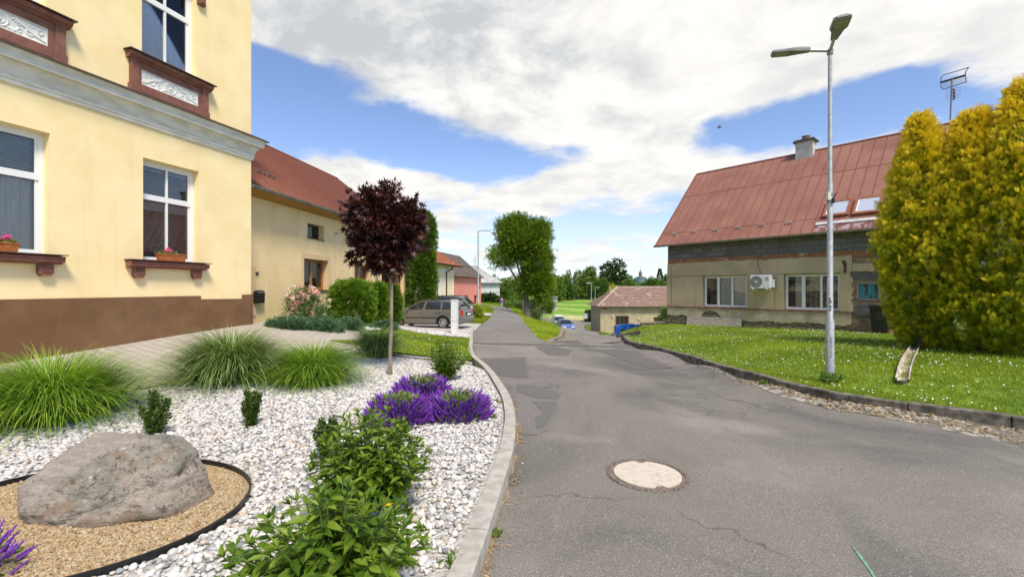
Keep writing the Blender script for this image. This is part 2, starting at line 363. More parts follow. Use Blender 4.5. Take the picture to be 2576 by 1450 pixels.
def glassmat(name, tint=.25, refl=.16, col=(.35, .4, .42)):
    m = bpy.data.materials.new(name); m.use_nodes = True; n = NT(m.node_tree); n.n.remove(n.n['Principled BSDF'])
    gl = n.new('ShaderNodeBsdfGlossy'); gl.inputs['Roughness'].default_value = .015; gl.inputs[0].default_value = (1, 1, 1, 1)
    tr = n.new('ShaderNodeBsdfTransparent'); tr.inputs[0].default_value = (1-tint, 1-tint, 1-tint, 1)
    lw = n.new('ShaderNodeFresnel'); lw.inputs[0].default_value = 1.5
    f = n.math('ADD', lw.outputs[0], refl, clamp=True)
    mx = n.new('ShaderNodeMixShader'); n.link(f, mx.inputs[0]); n.link(tr.outputs[0], mx.inputs[1]); n.link(gl.outputs[0], mx.inputs[2])
    n.link(mx.outputs[0], n.n['Material Output'].inputs[0]); return m
def brickmat(name, c1, c2, mortar, scale, bw=.5, bh=.25, ms=.02, rough=.9, bump=.5, rot=None, warp=0.0, vcol=None, wear=None, voff=None, bdist=.015):
    m = bpy.data.materials.new(name); m.use_nodes = True; n = NT(m.node_tree); b = n.n['Principled BSDF']; b.inputs['Roughness'].default_value = rough
    t = n.new('ShaderNodeTexCoord').outputs['Object']; v = t
    if rot is not None:
        mp = n.new('ShaderNodeMapping'); mp.vector_type = 'TEXTURE'; mp.inputs['Rotation'].default_value = rot; n.link(v, mp.inputs[0]); v = mp.outputs[0]
    if warp:
        nz = n.new('ShaderNodeTexNoise'); n.link(t, nz.inputs['Vector']); nz.inputs['Scale'].default_value = 3; nz.inputs['Detail'].default_value = 3
        v = n.vmath('ADD', v, n.vmath('MULTIPLY', nz.outputs['Color'], (warp, warp, warp)).outputs[0]).outputs[0]
    br = n.new('ShaderNodeTexBrick'); n.link(v, br.inputs['Vector'])
    for k, x in (('Color1', c4(c1)), ('Color2', c4(c2)), ('Mortar', c4(mortar)), ('Scale', scale), ('Mortar Size', ms), ('Brick Width', bw), ('Row Height', bh), ('Mortar Smooth', .3)): br.inputs[k].default_value = x
    c = br.outputs['Color']
    c = n.mix(n.math('MULTIPLY', n.noise(t, 7, 6, .65), .35), c, (.05, .045, .04, 1))
    if wear: c = n.mix(n.smooth(n.noise(t, wear[1], 6, .6), wear[2], wear[3]), c, c4(wear[0]))
    n.link(c, b.inputs['Base Color'])
    if bump:
        bn = n.new('ShaderNodeBump'); bn.inputs['Strength'].default_value = bump; bn.inputs['Distance'].default_value = bdist
        n.link(n.math('ADD', n.math('MULTIPLY', br.outputs['Fac'], -1.0), n.math('MULTIPLY', n.noise(t, 30, 4), .5)), bn.inputs['Height']); n.link(bn.outputs[0], b.inputs['Normal'])
    return m
A_road = asphalt('asphalt_old', (.292, .268, .228), (.45, .41, .345), (.178, .168, .148), 1.0, .50)
A_lane = asphalt('asphalt_lane', (.31, .285, .25), (.37, .34, .30), (.25, .23, .205), .8, .2)
A_low = asphalt('asphalt_lower', (.34, .31, .265), (.45, .41, .35), (.23, .215, .19), .7, .25)
A_dark = asphalt('asphalt_patch_dark', (.205, .19, .165), (.24, .222, .19), (.165, .155, .138), .5, .25)
A_pink = asphalt('asphalt_patch_pale', (.27, .245, .23), (.34, .32, .29), (.19, .175, .165), .6, .9)
A_green = asphalt('asphalt_patch_grey', (.205, .205, .18), (.24, .236, .205), (.17, .17, .152), .5, .35)
A_seam = mat('tar_seam', (.10, .095, .085), (.19, .178, .155), 6, .9)
kerb_m = mat('kerb_concrete', (.36, .335, .29), (.48, .45, .39), 9, .9, .5, 160, .004)
kerb_old = mat('kerb_mossy', (.07, .062, .045), (.22, .195, .15), 7, .95, .8, 60, .01)
rubble_edge = mat('broken_gutter', (.17, .15, .11), (.44, .41, .35), 9, .95, 1, 26, .03, lo=.4, hi=.6)
soil = mat('dry_soil', (.20, .155, .10), (.32, .26, .18), 10, .95, .7, 60, .01)
grass_g = mat('grass_ground', (.11, .19, .012), (.24, .32, .025), 1.6, .95, 1, 45, .03, lo=.3, hi=.7, detail=9)
lawn_g = mat('lawn_ground', (.10, .19, .010), (.20, .30, .018), 2.5, .95, 1, 70, .02, lo=.3, hi=.7, detail=9)
field_g = mat('field_ground', (.12, .25, .018), (.24, .34, .045), .09, .95, .5, 8, .05, lo=.35, hi=.6, detail=9)
conc = mat('concrete_slab', (.40, .37, .33), (.52, .49, .44), 2.5, .9, .3, 60, .003)
pebble_u = mat('pebble_bed', (.28, .27, .25), (.60, .59, .56), 30, .9, 1, 30, .02)
sand_u = mat('tan_grit', (.30, .22, .12), (.52, .40, .24), 75, .95, 1, 90, .012, lo=.3, hi=.7)
plaster_y = mat('yellow_plaster', (.90, .71, .37), (.94, .77, .44), 1.3, .92, .35, 190, .003)
plinth_m = mat('brown_plinth', (.145, .072, .030), (.195, .103, .048), 1.8, .9, .3, 150, .003, lo=.3, hi=.75)
trim_br = mat('brown_trim', (.19, .075, .052), (.25, .105, .075), 7, .8, .3, 90, .003)
metal_br = mat('brown_flashing', (.055, .030, .022), (.09, .05, .036), 9, .5, .1, 40, .003)
cornice_m = mat('grey_white_cornice', (.62, .59, .52), (.76, .73, .66), 2.5, .9, .4, 210, .002, streak=(1, 1, 3))
stucco_w = mat('white_stucco', (.74, .73, .69), (.80, .79, .76), 9, .85, .2, 120, .002)
pvc = mat('white_window_frame', (.80, .80, .80), rough=.35)
pvc_old = mat('flaking_white_paint', (.80, .79, .74), (.45, .42, .36), 14, .7, .3, 60, .003, lo=.62, hi=.75)
dark_in = mat('dark_interior', (.02, .02, .022), rough=.9)
room_m = mat('dim_room', (.17, .16, .145), (.24, .225, .20), 1.2, .95)
blind_m = mat('window_blind', (.50, .53, .50), (.42, .45, .43), 2, .8)
curt_m = mat('pale_curtain', (.70, .70, .66), (.52, .53, .50), 5, .9, streak=(6, 6, .6))
curt_d = mat('grey_curtain', (.60, .58, .53), (.72, .70, .64), 6, .9, streak=(6, 6, .5))
glass = glassmat('window_glass', .08, .0)
glass2 = glassmat('clear_glass', .35, .16)
glass_dk = mat('dark_glass', (.018, .022, .025), rough=.05, spec=.8)
cream = mat('cream_plaster', (.80, .60, .31), (.86, .67, .37), 1.3, .95, .8, 120, .008)
cream_l = mat('pale_cream_plaster', (.84, .74, .48), (.80, .69, .43), 2, .92, .3, 110, .004)
beige_tr = mat('beige_surround', (.70, .49, .26), (.74, .53, .30), 4, .9, .2, 120, .002)
wood_o = mat('orange_wood', (.50, .20, .045), (.36, .135, .03), 4, .55, .2, 40, .002, streak=(8, 8, .6))
wood_soff = mat('soffit_wood', (.48, .24, .05), (.38, .18, .04), 5, .6, streak=(1, 6, 1))
roof_sheet = mat('red_brown_sheet', (.47, .205, .125), (.40, .17, .10), 1.5, .55, .1, 30, .002)
roof_rh = mat('faded_red_sheet', (.25, .105, .068), (.32, .145, .095), 1.1, .6, .15, 60, .003, lo=.3, hi=.7)
seam_m = mat('sheet_seam', (.21, .08, .056), (.27, .105, .075), 2, .6)
seam_h2 = mat('sheet_rib', (.17, .062, .042), (.20, .075, .05), 2, .6)
galv = mat('galvanised_steel', (.37, .375, .375), (.48, .49, .485), 14, .5, .1, 60, .001, metal=.35)
galv_d = mat('grey_gutter', (.20, .205, .20), (.30, .30, .29), 5, .5, metal=.4)
black_pl = mat('black_plastic', (.012, .012, .013), rough=.4)
black_rub = mat('black_rubber', (.018, .018, .018), rough=.85)
white_p = mat('white_paint', (.80, .80, .79), (.74, .74, .72), 5, .5)
terra = mat('terracotta_plastic', (.42, .12, .03), (.50, .16, .045), 6, .6)
brown_dk = mat('dark_brown_paint', (.04, .022, .014), (.06, .035, .02), 4, .6)
bark = mat('grey_bark', (.10, .08, .06), (.17, .145, .11), 12, .95, 1, 30, .02, streak=(1, 1, .3))
bark_m = mat('pale_bark', (.30, .255, .195), (.19, .155, .11), 22, .9, .8, 60, .004, streak=(1, 1, .25))
steel_w = mat('white_lacquer', (.78, .78, .76), rough=.4)
blue_tarp_m = mat('blue_tarpaulin', (.03, .20, .72), (.055, .28, .85), 4, .45, .5, 14, .02)
# ---------------- roads and ground ----------------
KL = [(-1.6, -8), (-.95, -2), (-.6, 0), (-.35, 1.5), (-.19, 2.59), (-.10, 3.36), (.02, 4.4), (.057, 5.34), (.03, 6.2), (-.04, 7.0), (-.4, 9.3), (-.95, 11.6), (-1.2, 13.5), (-1.39, 16), (-1.5, 17.2), (-1.66, 19), (-1.83, 21), (-1.85, 22.4)]
KR = [(14.5, -6), (10.6, 0), (9.2, 1.6), (7.6, 3.8), (6.15, 5.4), (5.38, 6.13), (4.68, 6.94), (4.5, 9.04), (4.5, 11.4), (4.22, 13.5), (4.1, 14.8), (4.15, 16.5), (4.32, 17.2), (4.7, 19), (5.25, 22), (5.9, 25), (7, 31)]
KL = smoothline(KL, 1); KR = smoothline(KR, 1)
klm = [p for p in KL if p[1] < 17.2]; krm = [p for p in KR if p[1] < 17.2]
main_poly = [tuple(p) for p in klm]+[(-1.5, 17.2), (1.35, 17.2), (4.32, 17.2)]+[tuple(p) for p in reversed(krm)]
def stru(o): return setp(o, kind='structure')
stru(region('road', main_poly, .45, 0, A_road))
laneL = [(-1.5, 17.2), (-1.83, 21), (-1.85, 26), (-1.76, 31), (-1.7, 40), (-2.0, 52), (-2.7, 62), (-3.5, 70), (-5.45, 77), (-9, 81), (-14, 83)]
laneR = [(-14, 88), (-9, 87), (-5.9, 86), (-3.5, 82.5), (-1.4, 76), (-.5, 66), (-.1, 60), (.5, 50), (.74, 44), (.85, 36), (.92, 29), (1.06, 20), (1.35, 17.2)]
stru(region('lane', laneL+laneR, .8, 0, A_lane))
lowL = [(1.35, 17.2), (1.9, 18.6), (2.7, 22), (3.65, 29), (4.5, 38), (6.0, 60), (7.2, 75), (8.0, 84), (5, 90), (2, 95), (2, 99), (8, 97), (20, 94), (40, 90), (80, 86)]
lowR = [(80, 80), (40, 83), (25, 85), (14, 86), (12.8, 80), (11.7, 70), (10.6, 62), (9.4, 50), (8.4, 38), (7, 31), (5.9, 25), (5.25, 22), (4.7, 19), (4.32, 17.2)]
stru(region('lower_road', lowL+lowR, .9, 0, A_low))
gx = np.concatenate([-np.geomspace(13, 3200, 30)[::-1], np.arange(-12, 18.1, .5), np.geomspace(19, 3200, 32)])
gy = np.concatenate([-np.geomspace(7, 400, 10)[::-1], np.arange(-6, 110.1, .5), np.geomspace(112, 3400, 36)])
X_, Y_ = np.meshgrid(gx, gy); XY_ = np.stack([X_.ravel(), Y_.ravel()], 1); Z_ = Hn(XY_)
low = np.where(XY_[:, 1] < 103, .07, .0); Z_ = Z_-low
nx, ny = len(gx), len(gy); ii, jj = np.meshgrid(np.arange(nx-1), np.arange(ny-1)); q0 = (jj*nx+ii).ravel()
gm = bpy.data.materials.new('ground_mix'); gm.use_nodes = True; n = NT(gm.node_tree); b = n.n['Principled BSDF']
t = n.new('ShaderNodeTexCoord').outputs['Object']; sx = n.new('ShaderNodeSeparateXYZ'); n.link(t, sx.inputs[0])
cn = n.mix(n.smooth(n.noise(t, 2.3, 8, .62), .3, .7), (.10, .18, .015, 1), (.25, .32, .04, 1))
st = n.math('SINE', n.math('MULTIPLY', n.math('ADD', sx.outputs[1], n.math('MULTIPLY', sx.outputs[0], .18)), .33))
cf = n.mix(n.smooth(n.math('ADD', n.math('MULTIPLY', st, .2), n.noise(n.vmath('MULTIPLY', t, (.3, 1, 1)).outputs[0], .07, 6)), .35, .72), (.115, .27, .016, 1), (.28, .39, .05, 1))
cf = n.mix(n.math('MULTIPLY', n.smooth(n.noise(n.vmath('MULTIPLY', t, (.5, 1.2, 1)).outputs[0], .5, 6), .62, .8), .6), cf, (.50, .44, .22, 1))
dry = n.mix(n.smooth(n.noise(t, .8, 5), .35, .6), (.55, .46, .28, 1), (.42, .40, .14, 1))
band = n.math('MULTIPLY', n.smooth(sx.outputs[1], 97, 98.5), n.math('SUBTRACT', 1.0, n.smooth(sx.outputs[1], 101, 105)))
band = n.math('MULTIPLY', band, n.math('MULTIPLY', n.smooth(sx.outputs[0], 9, 13), n.math('SUBTRACT', 1.0, n.smooth(sx.outputs[0], 16, 20))))
c = n.mix(n.smooth(sx.outputs[1], 84, 98), cn, cf); c = n.mix(band, c, dry); n.link(c, b.inputs['Base Color']); b.inputs['Roughness'].default_value = .95
bn = n.new('ShaderNodeBump'); bn.inputs['Strength'].default_value = .9; bn.inputs['Distance'].default_value = .05; n.link(n.noise(t, 22, 5), bn.inputs['Height']); n.link(bn.outputs[0], b.inputs['Normal'])
stru(npmesh('ground', np.column_stack([XY_, Z_]), np.stack([q0, q0+1, q0+nx+1, q0+nx], 1), gm, None, True))

_kr = np.array(resample([p for p in KR if p[1] < 40], .1)); _kz = Hn(_kr); _kz = np.convolve(np.pad(_kz, 14, mode='edge'), np.ones(29)/29, 'valid')
def ksm(p):
    d2 = (_kr[:, 0]-p[0])**2+(_kr[:, 1]-p[1])**2; i = int(d2.argmin()); return float(_kz[i]) if d2[i] < 4 else H(p[0], p[1])
def kerb(name, line, m, w, h, side=1, stone=1.0, jit=.0, drop=.12):
    """side=1: body lies to the left of the walking direction"""
    pts = resample(line, .02); L = [0]
    for a, b_ in zip(pts[:-1], pts[1:]): L.append(L[-1]+math.dist(a, b_))
    mb = MB(); tot = L[-1]; s = 0; pa = np.array(pts); La = np.array(L)
    def at(x): return np.array([np.interp(x, La, pa[:, 0]), np.interp(x, La, pa[:, 1])])
    while s < tot-.05:
        e = min(s+stone, tot); dz = random.uniform(-jit, jit); do = random.uniform(-jit, jit)*.5
        k = max(1, int((e-s)/.34)); g = .008; xs = np.linspace(s+g, e-g, k+1); rows = []
        for x in xs:
            p = at(x); tq = nrm(at(min(x+.05, tot))-at(max(x-.05, 0))); nn = np.array([-tq[1], tq[0]])*side
            z = (ksm(p) if side < 0 else H(p[0], p[1]))+dz; a = p+nn*(.0+do); bb = p+nn*(w+do)
            rows.append([(a[0], a[1], z-drop), (a[0]+nn[0]*.004, a[1]+nn[1]*.004, z+h-.012), (a[0]+nn[0]*.016, a[1]+nn[1]*.016, z+h), (bb[0], bb[1], z+h), (bb[0], bb[1], z-drop)])
        vs = [v for r in rows for v in r]; fs = []
        for i in range(k):
            for j in range(5):
                j2 = (j+1) % 5; fs.append((i*5+j, i*5+j2, (i+1)*5+j2, (i+1)*5+j))
        fs += [(4, 3, 2, 1, 0), tuple(k*5+j for j in range(5))]
        mb.add(vs, fs); s = e
    return stru(mb.build(name, m))
kerb('kerb', KL, kerb_m, .135, .125, 1, 1.0, .003)
kerb('mossy_kerb', [p for p in KR if p[1] < 30], kerb_old, .13, .13, -1, .95, .012)
lowK = [p for p in lowR if p[1] < 87 and p[0] < 15 and p[1] > 30][::-1]
kerb('lower_kerb', lowK, kerb_old, .13, .08, -1, 2.0, .01)
# seam where the lane meets the older road, and the patches
def pxpoly(name, pp, off, m, step=.35):
    return stru(region(name, [G2(a, b_) for a, b_ in pp], step, off, m))
pxpoly('road_seam', [(1192, 860), (1300, 863), (1400, 867), (1560, 869), (1560, 871), (1400, 870), (1300, 866.5), (1192, 863)], .012, A_seam)
pxpoly('road_patch', [(1200, 900), (1320, 902), (1329, 950), (1252, 944), (1215, 922)], .006, A_dark)
pxpoly('road_patch', [(1192, 866), (1430, 871), (1440, 915), (1405, 922), (1330, 917), (1322, 899), (1198, 897)], .005, A_low)
pxpoly('road_patch', [(1262, 952), (1332, 953), (1332, 922), (1420, 925), (1412, 968), (1400, 1018), (1375, 1080), (1352, 1094), (1306, 1092), (1302, 1050), (1297, 1010), (1284, 975)], .005, A_pink)
pxpoly('road_patch', [(1300, 968), (1328, 966), (1400, 985), (1409, 996), (1400, 1004), (1345, 1000), (1300, 985)], .009, A_green)
pxpoly('road_patch', [(1338, 1010), (1396, 1010), (1400, 1020), (1372, 1072), (1352, 1078), (1345, 1050), (1368, 1040), (1352, 1022)], .009, A_green)
pxpoly('road_patch', [(1600, 884), (1705, 897), (1760, 912), (1700, 916), (1625, 912)], .005, A_pink)
pxpoly('road_patch', [(1412, 848), (1440, 846), (1470, 868), (1425, 868)], .005, A_dark)
pxpoly('road_patch', [(1500, 880), (1560, 876), (1640, 900), (1700, 925), (1640, 928), (1560, 905)], .007, A_dark)
pxpoly('road_patch', [(1345, 872), (1392, 871), (1440, 880), (1430, 895), (1380, 893)], .009, A_dark)
pxpoly('gutter', [(1738, 907), (1850, 944), (2050, 1003), (2275, 1034), (2575, 1074), (2575, 1120), (2450, 1098), (2250, 1055), (2090, 1028), (1960, 996), (1850, 955), (1770, 922)], .008, rubble_edge, .2)
kk = [p for p in KL if 1 < p[1] < 16.5]
stru(region('kerb_dirt', [tuple(p) for p in kk]+[(p[0]+.02+.02*math.sin(p[1]*9)+.018*math.sin(p[1]*23), p[1]) for p in reversed(resample(kk, .15))], .12, .006, soil))
# drain paving strip beside the retaining wall
brk_pav = brickmat('paving_strip_stone', (.26, .23, .17), (.34, .30, .23), (.09, .07, .05), 3.2, .5, .25, .03, rot=(0, 0, R(75)))
stru(region('drain_strip', [(1.62, 17.3), (2.35, 17.3), (3.1, 21), (4.2, 28), (4.0, 29), (3.35, 28), (2.55, 22), (1.9, 18.6)], .4, .02, brk_pav))
# left side: pavement along the yellow house, lawn, beds
herr = brickmat('pavers', (.46, .41, .34), (.52, .475, .40), (.20, .175, .14), 1.5, .6, .3, .013, rot=(0, 0, R(-32)), bump=.25, bdist=.004)
wallline = [(-13.4, -4), (-11.7, 1.2), (-9.46, 8.3), (-7.84, 13.5)]
paveedge = [(-3.95, 11.75), (-5.56, 6.7), (-7.6, 0.2), (-8.9, -4)]
pave = wallline+[(-7.9, 14.6), (-6.9, 15.2), (-5.3, 14.4), (-4.2, 13.0)]+paveedge
stru(region('pavement', pave, .5, .10, herr))
stripA = [G2(835, 862, .1), G2(1000, 894, .1), G2(1186, 914, .1)]
lawnL = [G2(1186, 905, .1), (-1.22, 13.1), (-1.45, 15), G2(1183, 850, .1), G2(1000, 829, .1), G2(905, 838, .1), (-4.1, 13.2), G2(828, 857, .1)]
gravel_poly = [(-.78, -2), (-.5, 1.5), (-.34, 2.59), (-.245, 3.36), (-.125, 4.4), (-.085, 5.34), (-.115, 6.2), (-.185, 7.0), (-.55, 9.3), G2(1186, 918, .09)]+[G2(1000, 898, .09), G2(835, 866, .09)]+[(-3.9, 11.6), (-5.5, 6.7), (-7.5, 0.2), (-8.2, -2)]
C_d = G(290, 1285, .08); disk = []
for k in range(64):
    a = 2*math.pi*k/64; disk.append((C_d.x-.22+1.07*math.cos(a), C_d.y-.05+.93*math.sin(a)))
stru(region('gravel_bed', gravel_poly, .3, .075, pebble_u, holes=[disk]))
stru(region('grit_bed', disk, .12, .085, sand_u))
stru(region('lawn', lawnL, .3, .10, lawn_g))
mb = MB()
for a, b_ in zip(resample(stripA, 1.0)[:-1], resample(stripA, 1.0)[1:]):
    a = Vector(a); b_ = Vector(b_); t_ = (b_-a).normalized(); nn = Vector((-t_.y, t_.x))*.055; g = t_*.006
    q = [a+g-nn, b_-g-nn, b_-g+nn, a+g+nn]; mb.hexa([(p.x, p.y, H(p.x, p.y)+dz) for dz in (-.1, .135) for p in q])
stru(mb.build('lawn_edging', kerb_m))
path2 = [(-4.2, 13.0), (-5.3, 14.4), (-6.9, 15.2), (-7.6, 16.3), (-6.4, 17.0), G2(905, 832, .09), G2(905, 838, .1)]
stru(region('garden_path', path2, .4, .09, brickmat('slate_path', (.33, .30, .25), (.44, .41, .34), (.14, .12, .1), 3.5, .7, .22, .02, rot=(0, 0, R(-20)), warp=.15)))
strip2 = [G2(905, 832, .09), G2(1000, 826, .09), G2(1183, 849, .09), (-1.9, 19.3), (-1.98, 21.4), G2(1100, 834, .09), G2(1010, 824, .09), G2(905, 826, .09)]
stru(region('gravel_strip', strip2, .4, .09, pebble_u))
drive = [(-1.83, 22.2), (-1.87, 27.3), (-3.2, 28.2), (-6.1, 29.5), (-9.5, 31), (-8, 28), (-6.5, 24.5), G2(905, 824, .03), G2(1010, 822, .03), G2(1100, 832, .03), (-1.98, 21.6)]
stru(region('driveway', drive, .5, .03, conc))
stru(region('driveway', [(-1.78, 36.8), (-1.72, 39.5), (-4, 41), (-5, 39)], .5, .0, conc))
# right lawn
KRo = offs([p for p in KR if 1 < p[1] < 23], .13)
KRo = [(p[0]+(p[0]-q[0]), p[1]+(p[1]-q[1])) if False else p for p, q in zip(KRo, KRo)]
KRi = []
for p, q in zip([p for p in KR if 1 < p[1] < 23], KRo):
    KRi.append((2*p[0]-q[0], 2*p[1]-q[1]))
kro = KRi
RLAWN = list(kro)+[(6.4, 22.2), (7.3, 21.0), (12.9, 14.4), (15, 12.5), (24, 10), (24, -2), (11.2, 1)]
def zlawn(V):
    h = Hn(V); out = h.copy()
    for s0 in range(0, len(V), 20000):
        v = V[s0:s0+20000]; d2 = ((v[:, None]-_kr[None, ::2])**2).sum(-1); i = d2.argmin(1); d = np.sqrt(d2.min(1)); f = np.clip((d-.12)/1.1, 0, 1); f = f*f*(3-2*f)
        out[s0:s0+20000] = (_kz[::2][i]+.10)*(1-f)+h[s0:s0+20000]*f
    return out
stru(region('lawn', RLAWN, .3, .0, lawn_g, zf=zlawn))

for m_, a_ in ((plaster_y, .13), (plinth_m, .12), (cream, .20), (cream_l, .12)): grime(m_, a_)
# ---------------- building helpers ----------------
def text(name, s, fr, a, z, off, size, m, parent, depth=.004, rot=0):
    cu = bpy.data.curves.new(name, 'FONT'); cu.body = s; cu.size = size; cu.extrude = depth; cu.align_x = 'CENTER'; cu.align_y = 'CENTER'
    cu.materials.append(m); o = bpy.data.objects.new(name, cu)
    p = fr.pt(a, z, off); o.parent = parent; COL.objects.link(o); o.location = p-ORG[parent.name]
    u = fr.u; sgn = 1
    X = Vector((u.x, u.y, 0)); Z = Vector((fr.n.x, fr.n.y, 0)); Y = Vector((0, 0, 1))
    if X.cross(Y).dot(Z) < 0: X = -X
    o.rotation_euler = Matrix((X, Y, Z)).transposed().to_euler(); bpy.context.view_layer.update()
    me = bpy.data.meshes.new_from_object(o); r_ = bpy.data.objects.new(name, me); COL.objects.link(r_); r_.parent = parent; r_.location = o.location; r_.rotation_euler = o.rotation_euler
    bpy.data.objects.remove(o); return r_
def window(parent, fr, a, b, c, d, rec, fm=pvc, gm_=glass, fw=.06, vbars=(), hbars=(), bar=.05, sill=None, sillm=None, thick=.05, name='window', back=room_m, inner=()):
    """frame + bars as one part; panes and sill as sub-parts. a..b along wall, c..d in height; rec = recess"""
    f = MB(); o0, o1 = -rec-thick, -rec
    f.fbox(fr, a, a+fw, c, d, o0, o1); f.fbox(fr, b-fw, b, c, d, o0, o1)
    f.fbox(fr, a+fw, b-fw, c, c+fw, o0, o1); f.fbox(fr, a+fw, b-fw, d-fw, d, o0, o1)
    for h, t_ in hbars: f.fbox(fr, a+fw, b-fw, h-t_/2, h+t_/2, o0, o1+.012)
    hs = [c+fw]+[h for h, _ in hbars]+[d-fw]
    for v, t_, z0, z1 in vbars: f.fbox(fr, v-t_/2, v+t_/2, z0, z1, o0+.005, o1+.006)
    # inner sash steps give the frame its second line
    for z0, z1 in zip(hs[:-1], hs[1:]):
        q = fw*.55
        for (x0, x1, y0, y1) in ((a+fw, a+fw+q, z0, z1), (b-fw-q, b-fw, z0, z1), (a+fw+q, b-fw-q, z0+.0, z0+q), (a+fw+q, b-fw-q, z1-q, z1)):
            f.fbox(fr, x0, x1, y0, y1, o0+.008, o1-.014)
    w_ = f.build(name, fm, parent)
    g = MB(); g.fbox(fr, a+fw*.5, b-fw*.5, c+fw*.5, d-fw*.5, o0+.012, o0+.018); g.build('pane', gm_, w_)
    if gm_ is not glass_dk:
        g = MB(); g.fbox(fr, a-.02, b+.02, c-.02, d+.02, o0-.46, o0-.45)
        for x0, x1, y0, y1 in ((a-.03, a-.02, c, d), (b+.02, b+.03, c, d), (a, b, c-.03, c-.02), (a, b, d+.02, d+.03)): g.fbox(fr, x0, x1, y0, y1, o0-.45, o0-.005)
        g.build('room', back, w_)
    for nm, x0, x1, y0, y1, dp, m_ in inner:
        g = MB()
        if nm == 'blind':
            k = int((y1-y0)/.045)
            for i in range(k):
                z = y0+(i+.5)*(y1-y0)/k; g.hexa([fr.pt(x, z+zz, o0-dp+oo) for zz, oo in ((-.017, 0), (.015, -.014)) for x in (x0, x1)][0:0] or [fr.pt(x0, z-.018, o0-dp), fr.pt(x1, z-.018, o0-dp), fr.pt(x1, z-.016, o0-dp-.003), fr.pt(x0, z-.016, o0-dp-.003), fr.pt(x0, z+.016, o0-dp-.014), fr.pt(x1, z+.016, o0-dp-.014), fr.pt(x1, z+.018, o0-dp-.017), fr.pt(x0, z+.018, o0-dp-.017)])
        else:
            k = max(10, int((x1-x0)/.025)); vs = []
            for i in range(k+1):
                x = x0+(x1-x0)*i/k; o = o0-dp+.018*math.sin(x*42)+.008*math.sin(x*97); vs += [fr.pt(x, y0, o), fr.pt(x, y1, o)]
            g.add(vs, [(2*i, 2*i+2, 2*i+3, 2*i+1) for i in range(k)])
        g.build(nm, m_, w_, smooth=(nm != 'blind'))
    if sill:
        g = MB(); ov, pr, th = sill; g.fbox(fr, a-ov, b+ov, c-th, c, -rec-.02, pr); g.build('sill', sillm or fm, w_)
    return w_
class Roof:
    """sloping plane from eave line E0-E1 to ridge line R0-R1"""
    def __init__(s, E0, E1, R0, R1): s.p = [Vector(q) for q in (E0, E1, R0, R1)]; s.n = (s.p[1]-s.p[0]).cross(s.p[2]-s.p[0]).normalized(); s.n = s.n if s.n.z > 0 else -s.n
    def at(s, a, b, o=0): E0, E1, R0, R1 = s.p; return (E0.lerp(E1, a)).lerp(R0.lerp(R1, a), b)+s.n*o
    def slab(s, mb, a0, a1, b0, b1, o0, o1): return mb.hexa([s.at(a, b, o) for o in (o0, o1) for a, b in ((a0, b0), (a1, b0), (a1, b1), (a0, b1))])
    def px(s, px, py):
        d = Vector(((px-CX)/F, 1, (CY-py)/F)); o = Vector((0, 0, EYE)); t = (s.p[0]-o).dot(s.n)/d.dot(s.n); q = o+d*t
        E0, E1, R0, R1 = s.p; best = (0, 0)
        a, b = .5, .5
        for _ in range(40):
            e = q-s.at(a, b); da = s.at(a+1e-3, b)-s.at(a, b); db = s.at(a, b+1e-3)-s.at(a, b)
            a += e.dot(da)/da.length_squared*1e-3*.9; b += e.dot(db)/db.length_squared*1e-3*.9
        return a, b
def gutter(name, parent, p0, p1, r=.07, m=None, out=None):
    mb = MB(); p0, p1 = Vector(p0), Vector(p1); t_ = (p1-p0).normalized(); sd = t_.cross(Vector((0, 0, 1))).normalized(); k = 7
    vs = []
    for p in (p0, p1):
        for rr in (r, r-.012):
            for i in range(k): a = math.pi*i/(k-1); vs.append(p+sd*math.cos(a)*rr-Vector((0, 0, 1))*math.sin(a)*rr)
    fs = []
    for i in range(k-1): fs += [(i, i+1, 2*k+i+1, 2*k+i), (k+i, k+i+1, 3*k+i+1, 3*k+i)]
    fs += [(0, k, 3*k, 2*k), (k-1, 2*k-1, 4*k-1, 3*k-1), tuple(range(k)), tuple(range(2*k, 3*k))]
    mb.add(vs, fs); L = (p1-p0).length
    for i in range(int(L/.9)+1):
        q = p0+t_*(i*.9+.2 if i*.9+.2 < L else L-.05); mb.tube([q+sd*math.cos(a)*(r+.008)-Vector((0, 0, 1))*math.sin(a)*(r+.008) for a in [math.pi*j/6 for j in range(7)]], .008, 4)
    return mb.build(name, m or galv_d, parent)
def snowguard(mb, rf, a, b, L=.16):
    for k in (-1, 1):
        p = rf.at(a, b); u = (rf.at(a+.001, b)-rf.at(a-.001, b)).normalized(); up = (rf.at(a, b+.001)-p).normalized()
        mb.tube([p-u*L+up*k*.02+rf.n*(.05+.04*k), p+u*L+up*k*.02+rf.n*(.05+.04*k)], .013, 5)
    for sx in (-.6, .6): mb.box(rf.at(a, b)+u*L*sx+rf.n*.05, (.03, .05, .11), ax=Matrix((u, up, rf.n)).transposed())
# ---------------- yellow two-storey house ----------------
F1 = Fr((-7.84, 13.5), (.297, .955), (.955, -.297))
h1 = thing('yellow_house', 'two-storey yellow plastered house with brown plinth, grey cornice and white windows', 'house', (-9.2, 9.2, H(-9.2, 9.2)))
WB, WT = EYE+.64, EYE+3.10; UB, UT = EYE+5.50, EYE+8.0
s2a, s2b = F1.s_of(360), F1.s_of(500); sp = 3.09; wins = [(s2a-k*sp, s2b-k*sp) for k in range(4)]
u2a, u2b = F1.s_of(357), F1.s_of(495)
holes = [(a, b, WB, WT) for a, b in wins]+[(a+(u2a-s2a), b+(u2b-s2b), UB, UT) for a, b in wins]
mb = MB().fwall(F1, -17, 0, -.6, EYE+9.6, holes, .26)
